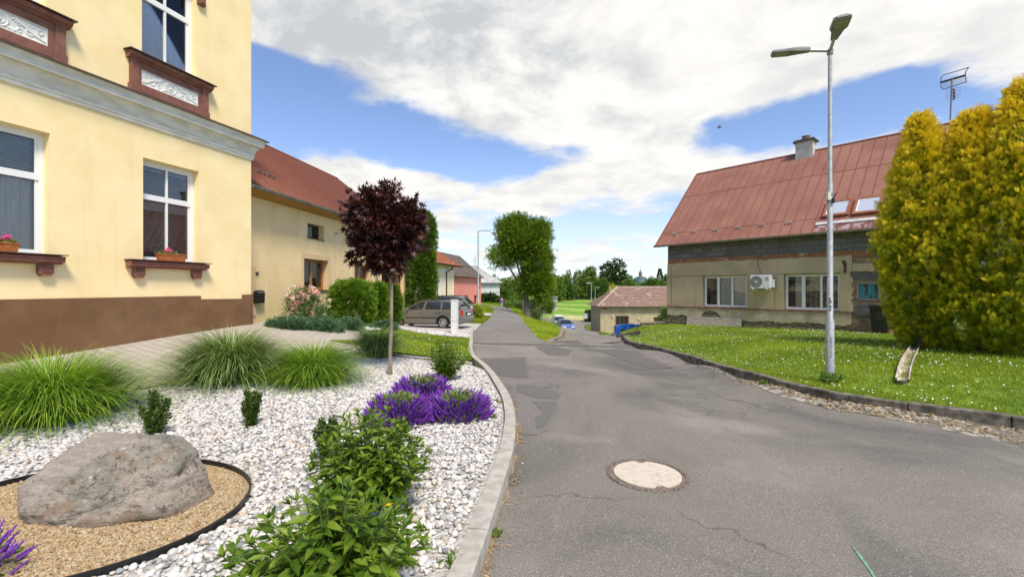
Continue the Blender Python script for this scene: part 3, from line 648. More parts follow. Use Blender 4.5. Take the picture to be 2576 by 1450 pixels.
# far side, back and top of the block
bk = [F1.pt(0, 0), F1.pt(0, 0, -9), F1.pt(-17, 0, -9), F1.pt(-17, 0)]
for p, q in zip(bk[:-1], bk[1:]): mb.add([(p.x, p.y, -.6), (q.x, q.y, -.6), (q.x, q.y, EYE+9.6), (p.x, p.y, EYE+9.6)], [(0, 1, 2, 3)])
mb.build('wall', plaster_y, h1)
mb = MB(); zs = EYE-.2
sA, sB = F1.s_of(503), F1.s_of(608)
mb.fpoly(F1, [(-17, -.6), (.035, -.6), (.035, EYE-.175), (sB, EYE-.185), (sB, EYE-.30), (sA, EYE-.285), (sA, EYE-.195), (-17, EYE-.23)], .001, .04)
mb.hexa([F1.pt(0, -.6, -.5), F1.pt(.035, -.6, -.5), F1.pt(.035, -.6, .001), F1.pt(0, -.6, .001), F1.pt(0, EYE-.175, -.5), F1.pt(.035, EYE-.175, -.5), F1.pt(.035, EYE-.175, .001), F1.pt(0, EYE-.175, .001)])
mb.build('plinth', plinth_m, h1)
# cornice: moulded profile swept along the front and round the corner
prof = [(0, 3.84), (.035, 3.84), (.045, 3.87), (.045, 3.90), (.07, 3.93), (.07, 3.955), (.05, 3.965), (.055, 4.0), (.075, 4.03), (.09, 4.10), (.13, 4.18), (.17, 4.215), (.175, 4.24), (.245, 4.245), (.25, 4.35), (.262, 4.37), (.29, 4.41), (.30, 4.43), (.30, 4.455), (0, 4.47)]
def sweep(mb, prof, s0, extra=0):
    vs = []
    for st in range(3):
        for o, z in prof: vs.append(F1.pt(s0, EYE+z, o) if st == 0 else F1.pt(o, EYE+z, o) if st == 1 else F1.pt(o, EYE+z, -.9))
    k = len(prof); mb.add(vs, [(st*k+i, st*k+(i+1) % k, (st+1)*k+(i+1) % k, (st+1)*k+i) for st in range(2) for i in range(k)]+[tuple(range(k)), tuple(2*k+i for i in range(k))])
mb = MB(); sweep(mb, prof, -17); mb.build('cornice', cornice_m, h1)
mb = MB(); sweep(mb, [(0.0, 4.48), (.325, 4.462), (.345, 4.44), (.35, 4.445), (.335, 4.475), (.0, 4.62)], -17)
mb.build('cornice_flashing', metal_br, h1)
for k, (a, b) in enumerate(wins):
    cx_ = (a+b)/2
    # lower window
    inner = []
    if k == 0: inner = [('blind', a+.1, b-.1, WT-1.18, WT-.98, .05, blind_m), ('blind', a+.1, b-.1, WT-.22, WT-.1, .05, blind_m)]
    if k == 1: inner = [('blind', a+.1, b-.1, WT-.86, WT-.1, .05, blind_m), ('curtain', a+.09, b-.09, WB+.08, WT-.95, .07, curt_d)]
    if k >= 2: inner = [('curtain', a+.09, b-.09, WB+.08, WT-.95, .07, curt_d)]
    vb = [(cx_, .045, WB+.07, WT-.93), (cx_, .045, WT-.83, WT-.07)] if k != 1 else []
    window(h1, F1, a, b, WB, WT, .2, pvc, glass, .085, vb, [(WT-.88, .13)], inner=inner)
    ua, ub = a+(u2a-s2a), b+(u2b-s2b); uc = (ua+ub)/2
    window(h1, F1, ua, ub, UB, UT, .2, pvc, glass, .085, [(uc, .045, UB+.07, UB+1.45), (uc, .045, UB+1.6, UT-.07)], [(UB+1.53, .13)], inner=[('curtain', ua+.09, ub-.09, UB+.08, UT-.08, .07, curt_d)])
    # sill with two brackets
    sa, sb = F1.s_of(331, .2)-k*sp, F1.s_of(527, .2)-k*sp; zt = WB+.012
    mb = MB(); pf = [(0, -.17), (.10, -.17), (.12, -.14), (.20, -.125), (.21, -.035), (.235, -.02), (0, 0)]
    vs = [F1.pt(x, zt+z, o) for x in (sa, sb) for o, z in pf]; m7 = len(pf)
    mb.add(vs, [(i, (i+1) % m7, m7+(i+1) % m7, m7+i) for i in range(m7)]+[tuple(range(m7)), tuple(range(m7, 2*m7))])
    for q in (sa+.13, sb-.36):
        mb.fpoly(F1, [(q, zt-.17), (q+.22, zt-.17), (q+.225, zt-.36), (q+.19, zt-.37), (q+.19, zt-.405), (q+.03, zt-.405), (q+.03, zt-.37), (q-.005, zt-.36)], 0, .115)
        mb.fbox(F1, q+.035, q+.05, zt-.33, zt-.21, .115, .13); mb.fbox(F1, q+.17, q+.185, zt-.33, zt-.21, .115, .13); mb.fbox(F1, q+.05, q+.17, zt-.33, zt-.315, .115, .13); mb.fbox(F1, q+.05, q+.17, zt-.225, zt-.21, .115, .13)
    si = mb.build('window_sill', trim_br, h1)
    MB().fpoly(F1, [(sa-.03, zt+.003), (sb+.03, zt+.003), (sb+.03, zt+.02), (sa-.03, zt+.02)], -.19, .262).build('sill_flashing', metal_br, si)
    # apron under the upper window
    aa, ab = F1.s_of(328, .05)-k*sp, F1.s_of(522, .05)-k*sp; z0, z1 = EYE+4.60, EYE+5.30
    pa, pb = F1.s_of(353, .03)-k*sp, F1.s_of(496, .03)-k*sp; p0, p1 = EYE+4.79, EYE+5.14
    mb = MB(); mb.fwall(F1, aa, ab, z0, z1, [(pa, pb, p0, p1)], .035, .07)
    for x in (aa, ab): mb.add([F1.pt(x, z0, 0), F1.pt(x, z0, .07), F1.pt(x, z1, .07), F1.pt(x, z1, 0)], [(0, 1, 2, 3)])
    mb.fbox(F1, aa-.03, aa+.19, z0-.1, z0+.13, .0, .10); mb.fbox(F1, ab-.19, ab+.03, z0-.1, z0+.13, .0, .10)
    mb.fbox(F1, aa, aa+.17, z0+.13, z1, .07, .095); mb.fbox(F1, ab-.17, ab, z0+.13, z1, .07, .095)
    cp = [(0, 0), (.10, 0), (.12, .03), (.19, .06), (.20, .11), (.22, .13), (0, .16)]
    vs = [F1.pt(x, z1+z, o) for x in (aa-.07, ab+.07) for o, z in cp]; mb.add(vs, [(i, (i+1) % 7, 7+(i+1) % 7, 7+i) for i in range(7)]+[tuple(range(7)), tuple(range(7, 14))])
    ap = mb.build('window_apron', trim_br, h1)
    MB().fpoly(F1, [(aa-.12, z1+.15), (ab+.12, z1+.15), (ab+.12, z1+.172), (aa-.12, z1+.172)], -.19, .255).build('apron_flashing', metal_br, ap)
    # stucco relief: rosette, scrolls and leaves
    mb = MB(); mb.fbox(F1, pa+.001, pb-.001, p0+.001, p1-.001, .004, .0365)
    mx, mz = (pa+pb)/2, (p0+p1)/2; hw, hh = (pb-pa)/2, (p1-p0)/2
    def ring(cx0, cz0, r, t_, o=.04): mb.tube([F1.pt(cx0+r*math.cos(q), cz0+r*math.sin(q), o) for q in np.linspace(0, 2*math.pi, 19)], t_, 5)
    ring(mx, mz, .125, .018); ring(mx, mz, .075, .012); mb.ball(F1.pt(mx, mz, .04), .035, seg=8, ring=5)
    for sd in (-1, 1):
        for j, (x0, zz, rr) in enumerate(((.26, .05, .07), (.26, -.08, .05), (.40, -.04, .075), (.40, .09, .045), (.52, .05, .06))):
            x0 = x0/.62*hw
            mb.tube([F1.pt(mx+sd*(x0+rr*(1-q/9)*math.cos(q+j)), mz+zz+rr*(1-q/9)*math.sin(q+j), .04) for q in np.linspace(0, 7, 14)], [.017*(1-.6*i/13) for i in range(14)], 5)
        for j in range(26):
            x0 = .15+(hw-.19)*((j*.618) % 1); zz = (hh-.05)*(((j*.381+.1) % 1)*2-1); an = j*2.4; L = .06
            mb.ball(F1.pt(mx+sd*x0, mz+zz, .04), (L, .02, .022), Matrix.Rotation(F1.rot(), 3, 'Z') @ Matrix.Rotation(an, 3, 'Y'), 6, 4)
    for x0, x1, y0, y1 in ((pa, pb, p0, p0+.018), (pa, pb, p1-.018, p1), (pa, pa+.018, p0+.018, p1-.018), (pb-.018, pb, p0+.018, p1-.018)): mb.fbox(F1, x0, x1, y0, y1, .036, .058)
    setp(mb.build('relief_panel', stucco_w, ap), 'white stucco relief with a rosette between leaf scrolls')
mb = MB(); sb_ = F1.s_of(510, .1); mb.fbox(F1, sb_-.09, sb_+.09, EYE+7.52, EYE+7.85, 0, .1); mb.fbox(F1, sb_-.055, sb_+.055, EYE+7.57, EYE+7.72, .1, .12); mb.build('lintel_bracket', trim_br, h1)
mb = MB(); mb.fbox(F1, -17.4, .4, EYE+9.6, EYE+9.85, -9.4, .4); mb.build('roof', metal_br, h1)
# flower boxes
pink = rmat('geranium_pink', [(.62, .01, .20), (.85, .06, .38), (.9, .3, .55)], .6, .2)
leafg = rmat('geranium_leaf', [(.05, .11, .015), (.16, .24, .04), (.30, .36, .07)], .6, .25)
T_leaf = ([(0, 0, 0), (.4, .5, .08), (1, 0, -.12), (.4, -.5, .08), (.45, 0, -.02)], [(0, 4, 1), (1, 4, 2), (0, 3, 4), (3, 2, 4)])
def rdir(n): return nrm(rng.normal(size=(n, 3)))
def axes(D, U=None):
    n = len(D)
    if U is None: U = rdir(n)
    B = nrm(np.cross(U, D)); C = np.cross(D, B); return D, B, C
def leafcloud(name, O, D, L, Wd, m, parent, tpl=T_leaf, rnd=None, U=None, smooth=False):
    n = len(O); D = nrm(np.asarray(D, float)); A, B, C = axes(D, U); L = np.broadcast_to(L, (n,))[:, None]; Wd = np.broadcast_to(Wd, (n,))[:, None]
    V, Fc, r = inst(tpl[0], tpl[1], np.asarray(O, float), A*L, B*Wd, C*L, rng.random(n) if rnd is None else rnd)
    return npmesh(name, V, Fc, m, parent, smooth, r)
for k, (pxa, pxb, lab) in enumerate(((398, 464, 'terracotta flower box with pink geranium on the fully visible ground-floor sill'), (-25, 44, 'terracotta flower box on the window sill that the photo edge cuts off'))):
    a, b = F1.s_of(pxa, .13), F1.s_of(pxb, .13); z = WB+.036; c_ = F1.pt((a+b)/2, z, .12)
    fb = thing('flower_box', lab, 'flower box', c_, 'flower boxes on the yellow house')
    mb = MB(); vs = []
    for q, zz in ((.02, 0), (0, .15), (-.012, .15), (-.012, .17)):
        vs += [F1.pt(a+q, z+zz, .04+q), F1.pt(b-q, z+zz, .04+q), F1.pt(b-q, z+zz, .20-q), F1.pt(a+q, z+zz, .20-q)]
    mb.add(vs, [(i*4+j, i*4+(j+1) % 4, (i+1)*4+(j+1) % 4, (i+1)*4+j) for i in range(3) for j in range(4)]+[(0, 1, 2, 3)]); mb.fbox(F1, a+.01, b-.01, z+.13, z+.14, .05, .19)
    mb.build('planter', terra, fb)
    n_ = 130; s_ = rng.normal(.45, .22, n_).clip(.05, .95)*(b-a)+a; O = np.array([F1.pt(x, z+.15+abs(rng.normal(0, .035)), .12+rng.normal(0, .04)) for x in s_])
    leafcloud('foliage', O, rdir(n_)+np.array([0, 0, .6]), .055, .05, leafg, fb)
    cs = [(.38, .30), (.30, .24), (.46, .25)] if k == 0 else [(.55, .27), (.7, .25), (.62, .3), (.42, .22)]
    O = []; 
    for fx, fz in cs:
        c0 = np.array(F1.pt(a+(b-a)*fx, z+fz, .12)); O.append(c0+rdir(45)*rng.uniform(.01, .045, (45, 1)))
    O = np.concatenate(O); leafcloud('blossom', O, rdir(len(O)), .03, .03, pink, fb)
    mb = MB()
    for fx, fz in cs: mb.tube([F1.pt(a+(b-a)*fx, z+.12, .12), F1.pt(a+(b-a)*fx, z+fz, .12)], .004, 4)
    mb.build('stem', mat('stem_green', (.10, .17, .03)), fb)
# ---------------- cream house, number 101 ----------------
F2 = Fr((-8.515, 13.962), (.1386, .9903), (.9903, -.1386))
h2 = thing('cream_house', 'cream rendered house number 101 with a long red-brown sheet roof and wooden windows', 'house', (-7.3, 20, H(-7.3, 20)))
GZ = EYE+3.18; E2 = F2.s_of(1026)
def Z2(px, py, off=0): return F2.z_of(px, py, off)
w2 = [('s', 773.5, 814.8, 561, 596.5), ('b', 764, 826, 653, 730), ('s', 897, 914+8, 600, 617), ('b', 891, 926, 660.7, 730)]
hl = [(F2.s_of(773.5), F2.s_of(814.8), Z2(773.5, 596.7), Z2(773.5, 559.4)), (F2.s_of(764), F2.s_of(826), Z2(764, 729), Z2(764, 649))]
sz = hl[0][1]-hl[0][0]; bz = hl[1][1]-hl[1][0]
a_ = F2.s_of(895); hl.append((a_, a_+sz, hl[0][2], hl[0][3])); a_ = F2.s_of(891); hl.append((a_, a_+bz, hl[1][2], hl[1][3]))
da, db_ = F2.s_of(959), F2.s_of(1014); dz0 = H(-6.5, 25)-.05; dz1 = EYE+.86; hl.append((da, db_, dz0, dz1))
mb = MB().fwall(F2, -.4, E2, -1.2, GZ-.02, hl, .34)
p = [F2.pt(E2, 0), F2.pt(E2, 0, -9)]; mb.add([(p[0].x, p[0].y, -1.2), (p[1].x, p[1].y, -1.2), (p[1].x, p[1].y, GZ-.1), (p[0].x, p[0].y, GZ-.1)], [(0, 1, 2, 3)])
ge = [F2.pt(E2, GZ-.1), F2.pt(E2, GZ-.1, -9.4), F2.pt(E2, GZ+3.0, -4.8)]; mb.add(ge, [(0, 1, 2)])
mb.build('wall', cream, h2)
for k in (1, 3):
    a, b, c_, d_ = hl[k]; mb = MB(); t_ = .19
    for x0, x1, y0, y1 in ((a-t_, a, c_, d_+t_), (b, b+t_, c_, d_+t_), (a, b, d_, d_+t_)): mb.fbox(F2, x0, x1, y0, y1, .001, .018)
    for x in (a, b): mb.fbox(F2, x-.002, x+.002, c_, d_, -.30, .018)
    mb.build('window_surround', beige_tr, h2)
    window(h2, F2, a+.003, b-.003, c_, d_, .24, wood_o, glass, .07, [((a+b)/2, .11, c_+.07, d_-.07)], sill=(.02, .06, .03), sillm=brown_dk, inner=[('curtain', (a+b)/2+.07, b-.1, c_+.1, d_-.1, .06, curt_m)])
for k in (0, 2):
    a, b, c_, d_ = hl[k]; window(h2, F2, a, b, c_, d_, .24, brown_dk, glass, .05, sill=(.02, .04, .025), sillm=brown_dk, inner=[('curtain', a+.08, b-.08, c_+.06, d_-.06, .08, curt_m)])
mb = MB()
for x0, x1, y0, y1 in ((da-.1, da, dz0, dz1+.08), (db_, db_+.16, dz0, dz1+.08), (da, db_, dz1, dz1+.08)): mb.fbox(F2, x0, x1, y0, y1, .001, .03)
mb.build('door_surround', beige_tr, h2)
mb = MB(); mb.fbox(F2, da, db_, dz0, dz1, -.25, -.21); nz_ = 4; wd = (db_-da)/nz_
zt2 = dz1-.62
for i in range(nz_+1): mb.fbox(F2, da+i*wd-.05 if i else da, da+i*wd+.05 if i < nz_ else db_, dz0, dz1, -.21, -.17)
mb.fbox(F2, da, db_, zt2-.06, zt2+.06, -.21, -.165); mb.fbox(F2, da, db_, dz1-.09, dz1, -.21, -.165); mb.fbox(F2, da, db_, dz0+.9, dz0+1.02, -.21, -.168)
for i in range(nz_):
    mb.fbox(F2, da+i*wd+.12, da+(i+1)*wd-.12, dz0+1.1, zt2-.14, -.21, -.185)
gt = mb.build('garage_door', wood_o, h2)
for i in range(nz_): MB().fbox(F2, da+i*wd+.055, da+(i+1)*wd-.055, zt2+.065, dz1-.095, -.209, -.20).build('pane', glass_dk, gt)
ctr = (F2.s_of(943))
mb = MB().tube([F2.pt(ctr, GZ-.05, .42), F2.pt(ctr, GZ-.35, .12), F2.pt(ctr, -.4, .12)], .05, 8); mb.build('downpipe', galv_d, h2, smooth=True)
mb = MB().fbox(F2, -.3, F2.s_of(641.5), EYE-.9, EYE+.72, .001, .03); mb.build('corner_strip', beige_tr, h2)
text('house_number', '101', F2, F2.s_of(643.9), F2.z_of(644, 688), .02, .17, black_pl, h2, .012)
ov = .5; E0 = F2.pt(-.12, GZ, ov); E1 = F2.pt(F2.s_of(1026)+.55, GZ, ov); run = 4.78; ri = 3.64
E1 = Vector((-6.19, 27.34, GZ)); 
s1 = (Vector((E1.x, E1.y))-F2.O).dot(F2.u); E1 = F2.pt(s1, GZ, ov)
R0 = F2.pt(-.12, GZ+ri, ov-run); R1 = F2.pt(s1, GZ+ri, ov-run); B0 = F2.pt(-.12, GZ, ov-2*run); B1 = F2.pt(s1, GZ, ov-2*run)
rf2 = Roof(E0, E1, R0, R1); rb2 = Roof(B0, B1, R0, R1)
mb = MB(); rf2.slab(mb, 0, 1, 0, 1, -.04, 0); rb2.slab(mb, 0, 1, 0, 1, -.04, 0)
r_ = mb.build('roof', roof_sheet, h2)
mb = MB(); LL = (E1-E0).length; nn_ = int(LL/.2)
for i in range(nn_+1): rf2.slab(mb, (i*.2)/LL-.018/LL, (i*.2)/LL+.018/LL, .0, .995, 0, .03)
for bb in (.33, .68): rf2.slab(mb, 0, 1, bb-.002, bb+.002, 0, .012)
mb.build('standing_seams', seam_h2, r_)
mb = MB(); mb.tube([R0+Vector((0, 0, .02)), R1+Vector((0, 0, .02))], .06, 6); rf2.slab(mb, .994, 1.003, 0, 1, -.07, .035); mb.build('ridge_cap', seam_m, r_)
mb = MB()
for pxs, pys in ((657, 437), (683, 447)):
    a, b = rf2.px(pxs, pys); snowguard(mb, rf2, a, b, .22)
a, b = rf2.px(655, 437); a2, b2 = rf2.px(694, 455); mb.tube([rf2.at(a-.03, b, .1), rf2.at(a2, b, .1)], .018, 5); mb.build('snow_guard', galv_d, r_)
gutter('gutter', h2, F2.pt(-.12, GZ-.0, ov+.06), F2.pt(s1, GZ-.0, ov+.06), .085)
mb = MB(); mb.hexa([F2.pt(-.12, GZ-.2, -.02), F2.pt(s1, GZ-.2, -.02), F2.pt(s1, GZ-.06, ov-.01), F2.pt(-.12, GZ-.06, ov-.01), F2.pt(-.12, GZ-.17, -.02), F2.pt(s1, GZ-.17, -.02), F2.pt(s1, GZ-.03, ov-.01), F2.pt(-.12, GZ-.03, ov-.01)]); mb.build('soffit', wood_soff, h2)
# mailbox
mc = F2.pt(F2.s_of(652, .1), 0, .1); mz = F2.z_of(652, 745, .1)
mbx = thing('mailbox', 'black letterbox with rounded hood on the cream wall beside the yellow house', 'mailbox', (mc.x, mc.y, mz-.23))
a = F2.s_of(641, .1)+.02; b = a+.30*1.2
mb = MB(); hw = (b-a)/2; pts = [(a, mz-.22), (b, mz-.22), (b+.005, mz+.13)]+[((a+b)/2+hw*1.03*math.cos(q), mz+.13+.075*math.sin(q)) for q in np.linspace(.2, math.pi-.2, 8)]+[(a-.005, mz+.13)]
mb.fpoly(F2, pts, .002, .17); mb.build('body', black_pl, mbx)
MB().fbox(F2, a+.06, b-.06, mz+.115, mz+.16, .17, .178).build('name_plate', galv_d, mbx)
MB().fbox(F2, a-.02, b+.02, mz+.04, mz+.055, .165, .185).build('flap', black_pl, mbx)
# ---------------- house with orange tiles behind the cars ----------------
tile_o = brickmat('orange_tiles', (.52, .15, .045), (.40, .11, .035), (.12, .04, .02), 1.0, .24, .36, .02, bump=.5, wear=((.62, .48, .36), 5, .60, .68), bdist=.03)
O3 = Vector((-8.25, 27.6)); e3 = Vector((-5.35, 41.2)); u3 = (e3-O3).normalized(); F3 = Fr(O3, u3, (u3.y, -u3.x)); L3 = (e3-O3).length
h3 = thing('orange_tiled_house', 'pale cream house with white mouldings and a mossy orange tile roof behind the parked cars', 'house', (-7, 34, H(-7, 34)))
ez = EYE+2.02; wa = F3.s_of(1094); wb = F3.s_of(1107); zz0, zz1 = F3.z_of(1100, 748), F3.z_of(1100, 703)
wb = wa+.95 if wb-wa < .95 else wb
mb = MB().fwall(F3, 0, L3, -1.2, ez, [(wa, wb, zz0, zz1), (wa-2.6, wb-2.6, zz0, zz1)], .25)
p, q = F3.pt(L3, 0), F3.pt(L3, 0, -8); mb.add([(p.x, p.y, -1.2), (q.x, q.y, -1.2), (q.x, q.y, ez), (p.x, p.y, ez)], [(0, 1, 2, 3)]); p, q = F3.pt(0, 0), F3.pt(0, 0, -8); mb.add([(p.x, p.y, -1.2), (q.x, q.y, -1.2), (q.x, q.y, ez+1), (p.x, p.y, ez+1)], [(0, 1, 2, 3)])
mb.build('wall', cream_l, h3)
for kx in (0, -2.6): window(h3, F3, wa+kx, wb+kx, zz0, zz1, .1, pvc, glass, .06, [((wa+wb)/2+kx, .04, zz0, zz1)], [(zz1-.45, .04), (zz0+.5, .04)], sill=(.1, .1, .08), sillm=pvc, inner=[('curtain', wa+kx+.07, wb+kx-.07, zz0+.07, zz1-.07, .1, curt_m)])
mb = MB()
mb.fbox(F3, 0, L3+.03, ez-.55, ez-.40, .001, .06); mb.fbox(F3, 0, L3+.02, ez-.62, ez-.55, .001, .03)
for x in (L3-.28, F3.s_of(1118)): mb.fbox(F3, x, x+.26, -1, ez-.62, .001, .035)
for kx in (0, -2.6):
    for x0, x1, y0, y1 in ((wa-.14, wa, zz0, zz1+.14), (wb, wb+.14, zz0, zz1+.14), (wa, wb, zz1, zz1+.14)): mb.fbox(F3, x0+kx, x1+kx, y0, y1, .001, .03)
mb.build('moulding', stucco_w, h3)
mb = MB().tube([F3.pt(F3.s_of(1129, .1), ez-.05, .45), F3.pt(F3.s_of(1129, .1), ez-.3, .4), F3.pt(F3.s_of(1123, .1), ez-.62, .12), F3.pt(F3.s_of(1123, .1), -.8, .12)], .055, 8); mb.build('downpipe', brown_dk, h3, smooth=True)
def hiproof(name, fr, s0, s1, z, ov, depth, rise, parent, m, hipL=0., hipR=0., rows=0, thick=.06):
    E0, E1 = fr.pt(s0, z, ov), fr.pt(s1, z, ov); B0, B1 = fr.pt(s0, z, ov-2*depth), fr.pt(s1, z, ov-2*depth); R0, R1 = fr.pt(s0+hipL, z+rise, ov-depth), fr.pt(s1-hipR, z+rise, ov-depth)
    mb = MB(); rr = Roof(E0, E1, R0, R1)
    if rows:
        for i in range(rows): 
            b0, b1 = i/rows, (i+1)/rows
            mb.hexa([rr.at(0, b0, -.03), rr.at(1, b0, -.03), rr.at(1, b1, -.03), rr.at(0, b1, -.03), rr.at(0, b0, .055), rr.at(1, b0, .055), rr.at(1, b1+.01, .012), rr.at(0, b1+.01, .012)])
    else: rr.slab(mb, 0, 1, 0, 1, -.05, 0)
    Roof(B0, B1, R0, R1).slab(mb, 0, 1, 0, 1, -.05, 0)
    for A_, B_, Rr, h in ((E0, B0, R0, hipL), (E1, B1, R1, hipR)):
        if h: 
            r3 = Roof(A_, B_, Rr, Rr)
            if rows:
                for i in range(rows):
                    b0, b1 = i/rows, (i+1)/rows; mb.hexa([r3.at(0, b0, -.03), r3.at(1, b0, -.03), r3.at(1, min(b1, .999), -.03), r3.at(0, min(b1, .999), -.03), r3.at(0, b0, .055), r3.at(1, b0, .055), r3.at(1, min(b1, .999), .012), r3.at(0, min(b1, .999), .012)])
            else: r3.slab(mb, 0, 1, 0, .999, -.05, 0)
        else: mb.add([A_-Vector((0, 0, .03)), B_-Vector((0, 0, .03)), Rr-Vector((0, 0, .03))], [(0, 1, 2)])
    o = mb.build('roof', m, parent, weld=False); return o, rr
o3, rr3 = hiproof('roof', F3, -.5, L3+.9, ez+.02, .5, 4.4, 3.1, h3, tile_o, 0, 4.4, rows=13)
gutter('gutter', h3, F3.pt(-.5, ez, .56), F3.pt(L3+.8, ez, .56), .08, brown_dk)
# ---------------- pink house ----------------
pink_w = mat('salmon_pink_plaster', (.76, .26, .20), (.82, .31, .24), 1.2, .9, .2, 60, .004)
roof_dk = mat('dark_brown_shingle', (.085, .062, .048), (.135, .10, .078), 1.6, .9, .4, 12, .02)
O4 = Vector((-7.9, 56.4)); e4 = Vector((-4.83, 70)); u4 = (e4-O4).normalized(); F4 = Fr(O4, u4, (u4.y, -u4.x)); L4 = (e4-O4).length
h4 = thing('pink_house', 'salmon pink single-storey house with small dark windows and dark brown gable roof', 'house', (-6.5, 63, H(-6.5, 63)))
z4 = EYE+1.62; hs = []
for p0, p1, y0, y1 in ((1142.5, 1152, 744, 766), (1169.5, 1178, 743, 765), (1193, 1200.5, 742, 757+6)):
    zc0 = F4.z_of((p0+p1)/2, y1); zc1 = F4.z_of((p0+p1)/2, y0); hs.append((F4.s_of(p0), F4.s_of(p1), zc0, zc1))
mb = MB().fwall(F4, -2, L4, -1.4, z4, hs, .3)
for x, y_ in ((L4, 0),): 
    p, q, r = F4.pt(L4, -1.4), F4.pt(L4, -1.4, -7.4), F4.pt(L4, z4, -7.4); mb.add([p, q, r, F4.pt(L4, z4+3.2, -3.7), F4.pt(L4, z4)], [(0, 1, 2, 3, 4)])
mb.build('wall', pink_w, h4)
MB().fbox(F4, -2, L4+.02, -1.4, H(-5.2, 68)+.35, .001, .03).build('plinth', mat('grey_pink_plinth', (.45, .33, .28), (.38, .28, .24), 3, .9), h4)
for a, b, c_, d_ in hs: window(h4, F4, a, b, c_, d_, .22, brown_dk, glass_dk, .07, [((a+b)/2, .05, c_, d_)], sill=(.05, .08, .06), sillm=pink_w)
o4, rr4 = hiproof('roof', F4, -2.5, L4+.35, z4+.03, .35, 4.05, 3.5, h4, roof_dk)
mb = MB(); rr4.slab(mb, .985, 1.004, 0, 1, -.09, .03); rr4.slab(mb, 0, 1, .46, .475, 0, .03); mb.build('verge_board', brown_dk, o4)
gutter('gutter', h4, F4.pt(-2.5, z4+.02, .42), F4.pt(L4+.5, z4+.02, .42), .08, galv_d)
MB().fbox(F4, L4-.9, L4-.6, z4-1.55, z4-1.3, .001, .04).build('number_plate', brown_dk, h4)
# ---------------- white house at the bend ----------------
F5 = Fr((-11.5, 93.6), (.9985, .055), (.055, -.9985)); ww = mat('dirty_white_plaster', (.68, .68, .65), (.56, .56, .53), .8, .95, .2, 40, .01)
h5 = thing('white_house', 'white rendered house at the bend of the lane with a pale ribbed hip roof', 'house', (-7, 94, H(-7, 95)))
L5 = F5.s_of(1257); z5 = EYE+1.18; hs = []
for p0, p1, y0, y1 in ((1206, 1211.5, 740, 758), (1225.5, 1243.5, 740, 753.5)): hs.append((F5.s_of(p0)-(.9 if p0 < 1220 else 0), F5.s_of(p1), F5.z_of(p0, y1), F5.z_of(p0, y0)))
mb = MB().fwall(F5, 0, L5, -1.6, z5, hs, .25); p, q = F5.pt(L5, -1.6), F5.pt(L5, -1.6, -7); mb.add([p, q, F5.pt(L5, z5, -7), F5.pt(L5, z5)], [(0, 1, 2, 3)]); mb.build('wall', ww, h5)
for a, b, c_, d_ in hs: window(h5, F5, a, b, c_, d_, .15, brown_dk, glass_dk, .09, [((a+b)/2, .07, c_, d_)], sill=(.05, .08, .06), sillm=ww)
roof_w = mat('pale_fibre_roof', (.60, .59, .56), (.42, .41, .39), 2, .8, streak=(1, 1, .4))
o5, rr5 = hiproof('roof', F5, -.6, L5+.6, z5, .5, 4.6, 3.8, h5, roof_w, 2, 5.6)
mb = MB()
for i in range(1, 26):
    a = i/26; bm_ = 1 if a < .45 else 1
    rr5.slab(mb, a-.0028, a+.0028, 0, .98, 0, .07)
mb.build('ribs', roof_w, o5)
gutter('gutter', h5, F5.pt(-.6, z5-.02, .58), F5.pt(L5+.6, z5-.02, .58), .08, galv_d)
# ---------------- old house on the right ----------------
FR = Fr((7.21, 20.8), (.647, -.763), (-.763, -.647)); LR_ = 8.75
hr = thing('old_house', 'weathered beige house with crumbling plaster, exposed blocks and brick under a faded red roof', 'house', (11, 19.5, H(11, 19.5)))
def Zr(px, py, off=0): return FR.z_of(px, py, off)
plast = mat('weathered_plaster', (.60, .48, .285), (.47, .37, .21), 1.1, .95, .7, 60, .008, lo=.3, hi=.7)
plast2 = mat('pale_lower_plaster', (.60, .50, .34), (.44, .36, .23), 2.2, .95, .9, 40, .012)
grime(plast, .45, (.26, .20, .12)); grime(plast2, .5, (.22, .17, .11))
RA = (R(90), 0, FR.rot())
blocks = brickmat('grey_blocks', (.155, .15, .145), (.225, .22, .215), (.10, .095, .09), 1.0, .40, .20, .012, rot=RA, bump=.6, wear=((.12, .10, .08), 1.5, .5, .7))
brk = brickmat('orange_brick', (.45, .17, .055), (.34, .12, .045), (.38, .28, .18), 1.0, .29, .14, .014, rot=RA, bump=.5, wear=((.50, .36, .22), 2.2, .60, .66))
rub = brickmat('rubble_wall', (.33, .15, .07), (.40, .33, .21), (.30, .25, .16), 1.0, .26, .085, .02, rot=RA, bump=1, warp=.10, wear=((.36, .29, .19), 1.6, .45, .62), bdist=.03)
stone_b = brickmat('stone_base', (.27, .215, .125), (.34, .28, .17), (.15, .12, .07), 1.0, .45, .16, .03, rot=RA, bump=1, warp=.2, bdist=.04)
zt = EYE+1.93; zb1, zb2 = EYE+1.30, EYE+1.13
W1 = (FR.s_of(1770), FR.s_of(1878), EYE-.77, EYE+.52); W2 = (FR.s_of(1974), FR.s_of(2112), EYE-.78, EYE+.52)
sR = FR.s_of(2143); SH = (FR.s_of(2158), FR.s_of(2211), Zr(2180, 755), Zr(2180, 712))
mb = MB().fwall(FR, 0, LR_, -.6, zt, [W1, W2, SH], .3, off=-.03)
p, q = FR.pt(0, 0, -.03), FR.pt(0, 0, -7.5); mb.add([(p.x, p.y, -1), (q.x, q.y, -1), (q.x, q.y, zt), (p.x, p.y, zt)], [(0, 1, 2, 3)]); g0 = FR.pt(0, zt+3.9, -3.7); mb.add([(p.x, p.y, zt), (q.x, q.y, zt), tuple(g0)], [(0, 1, 2)])
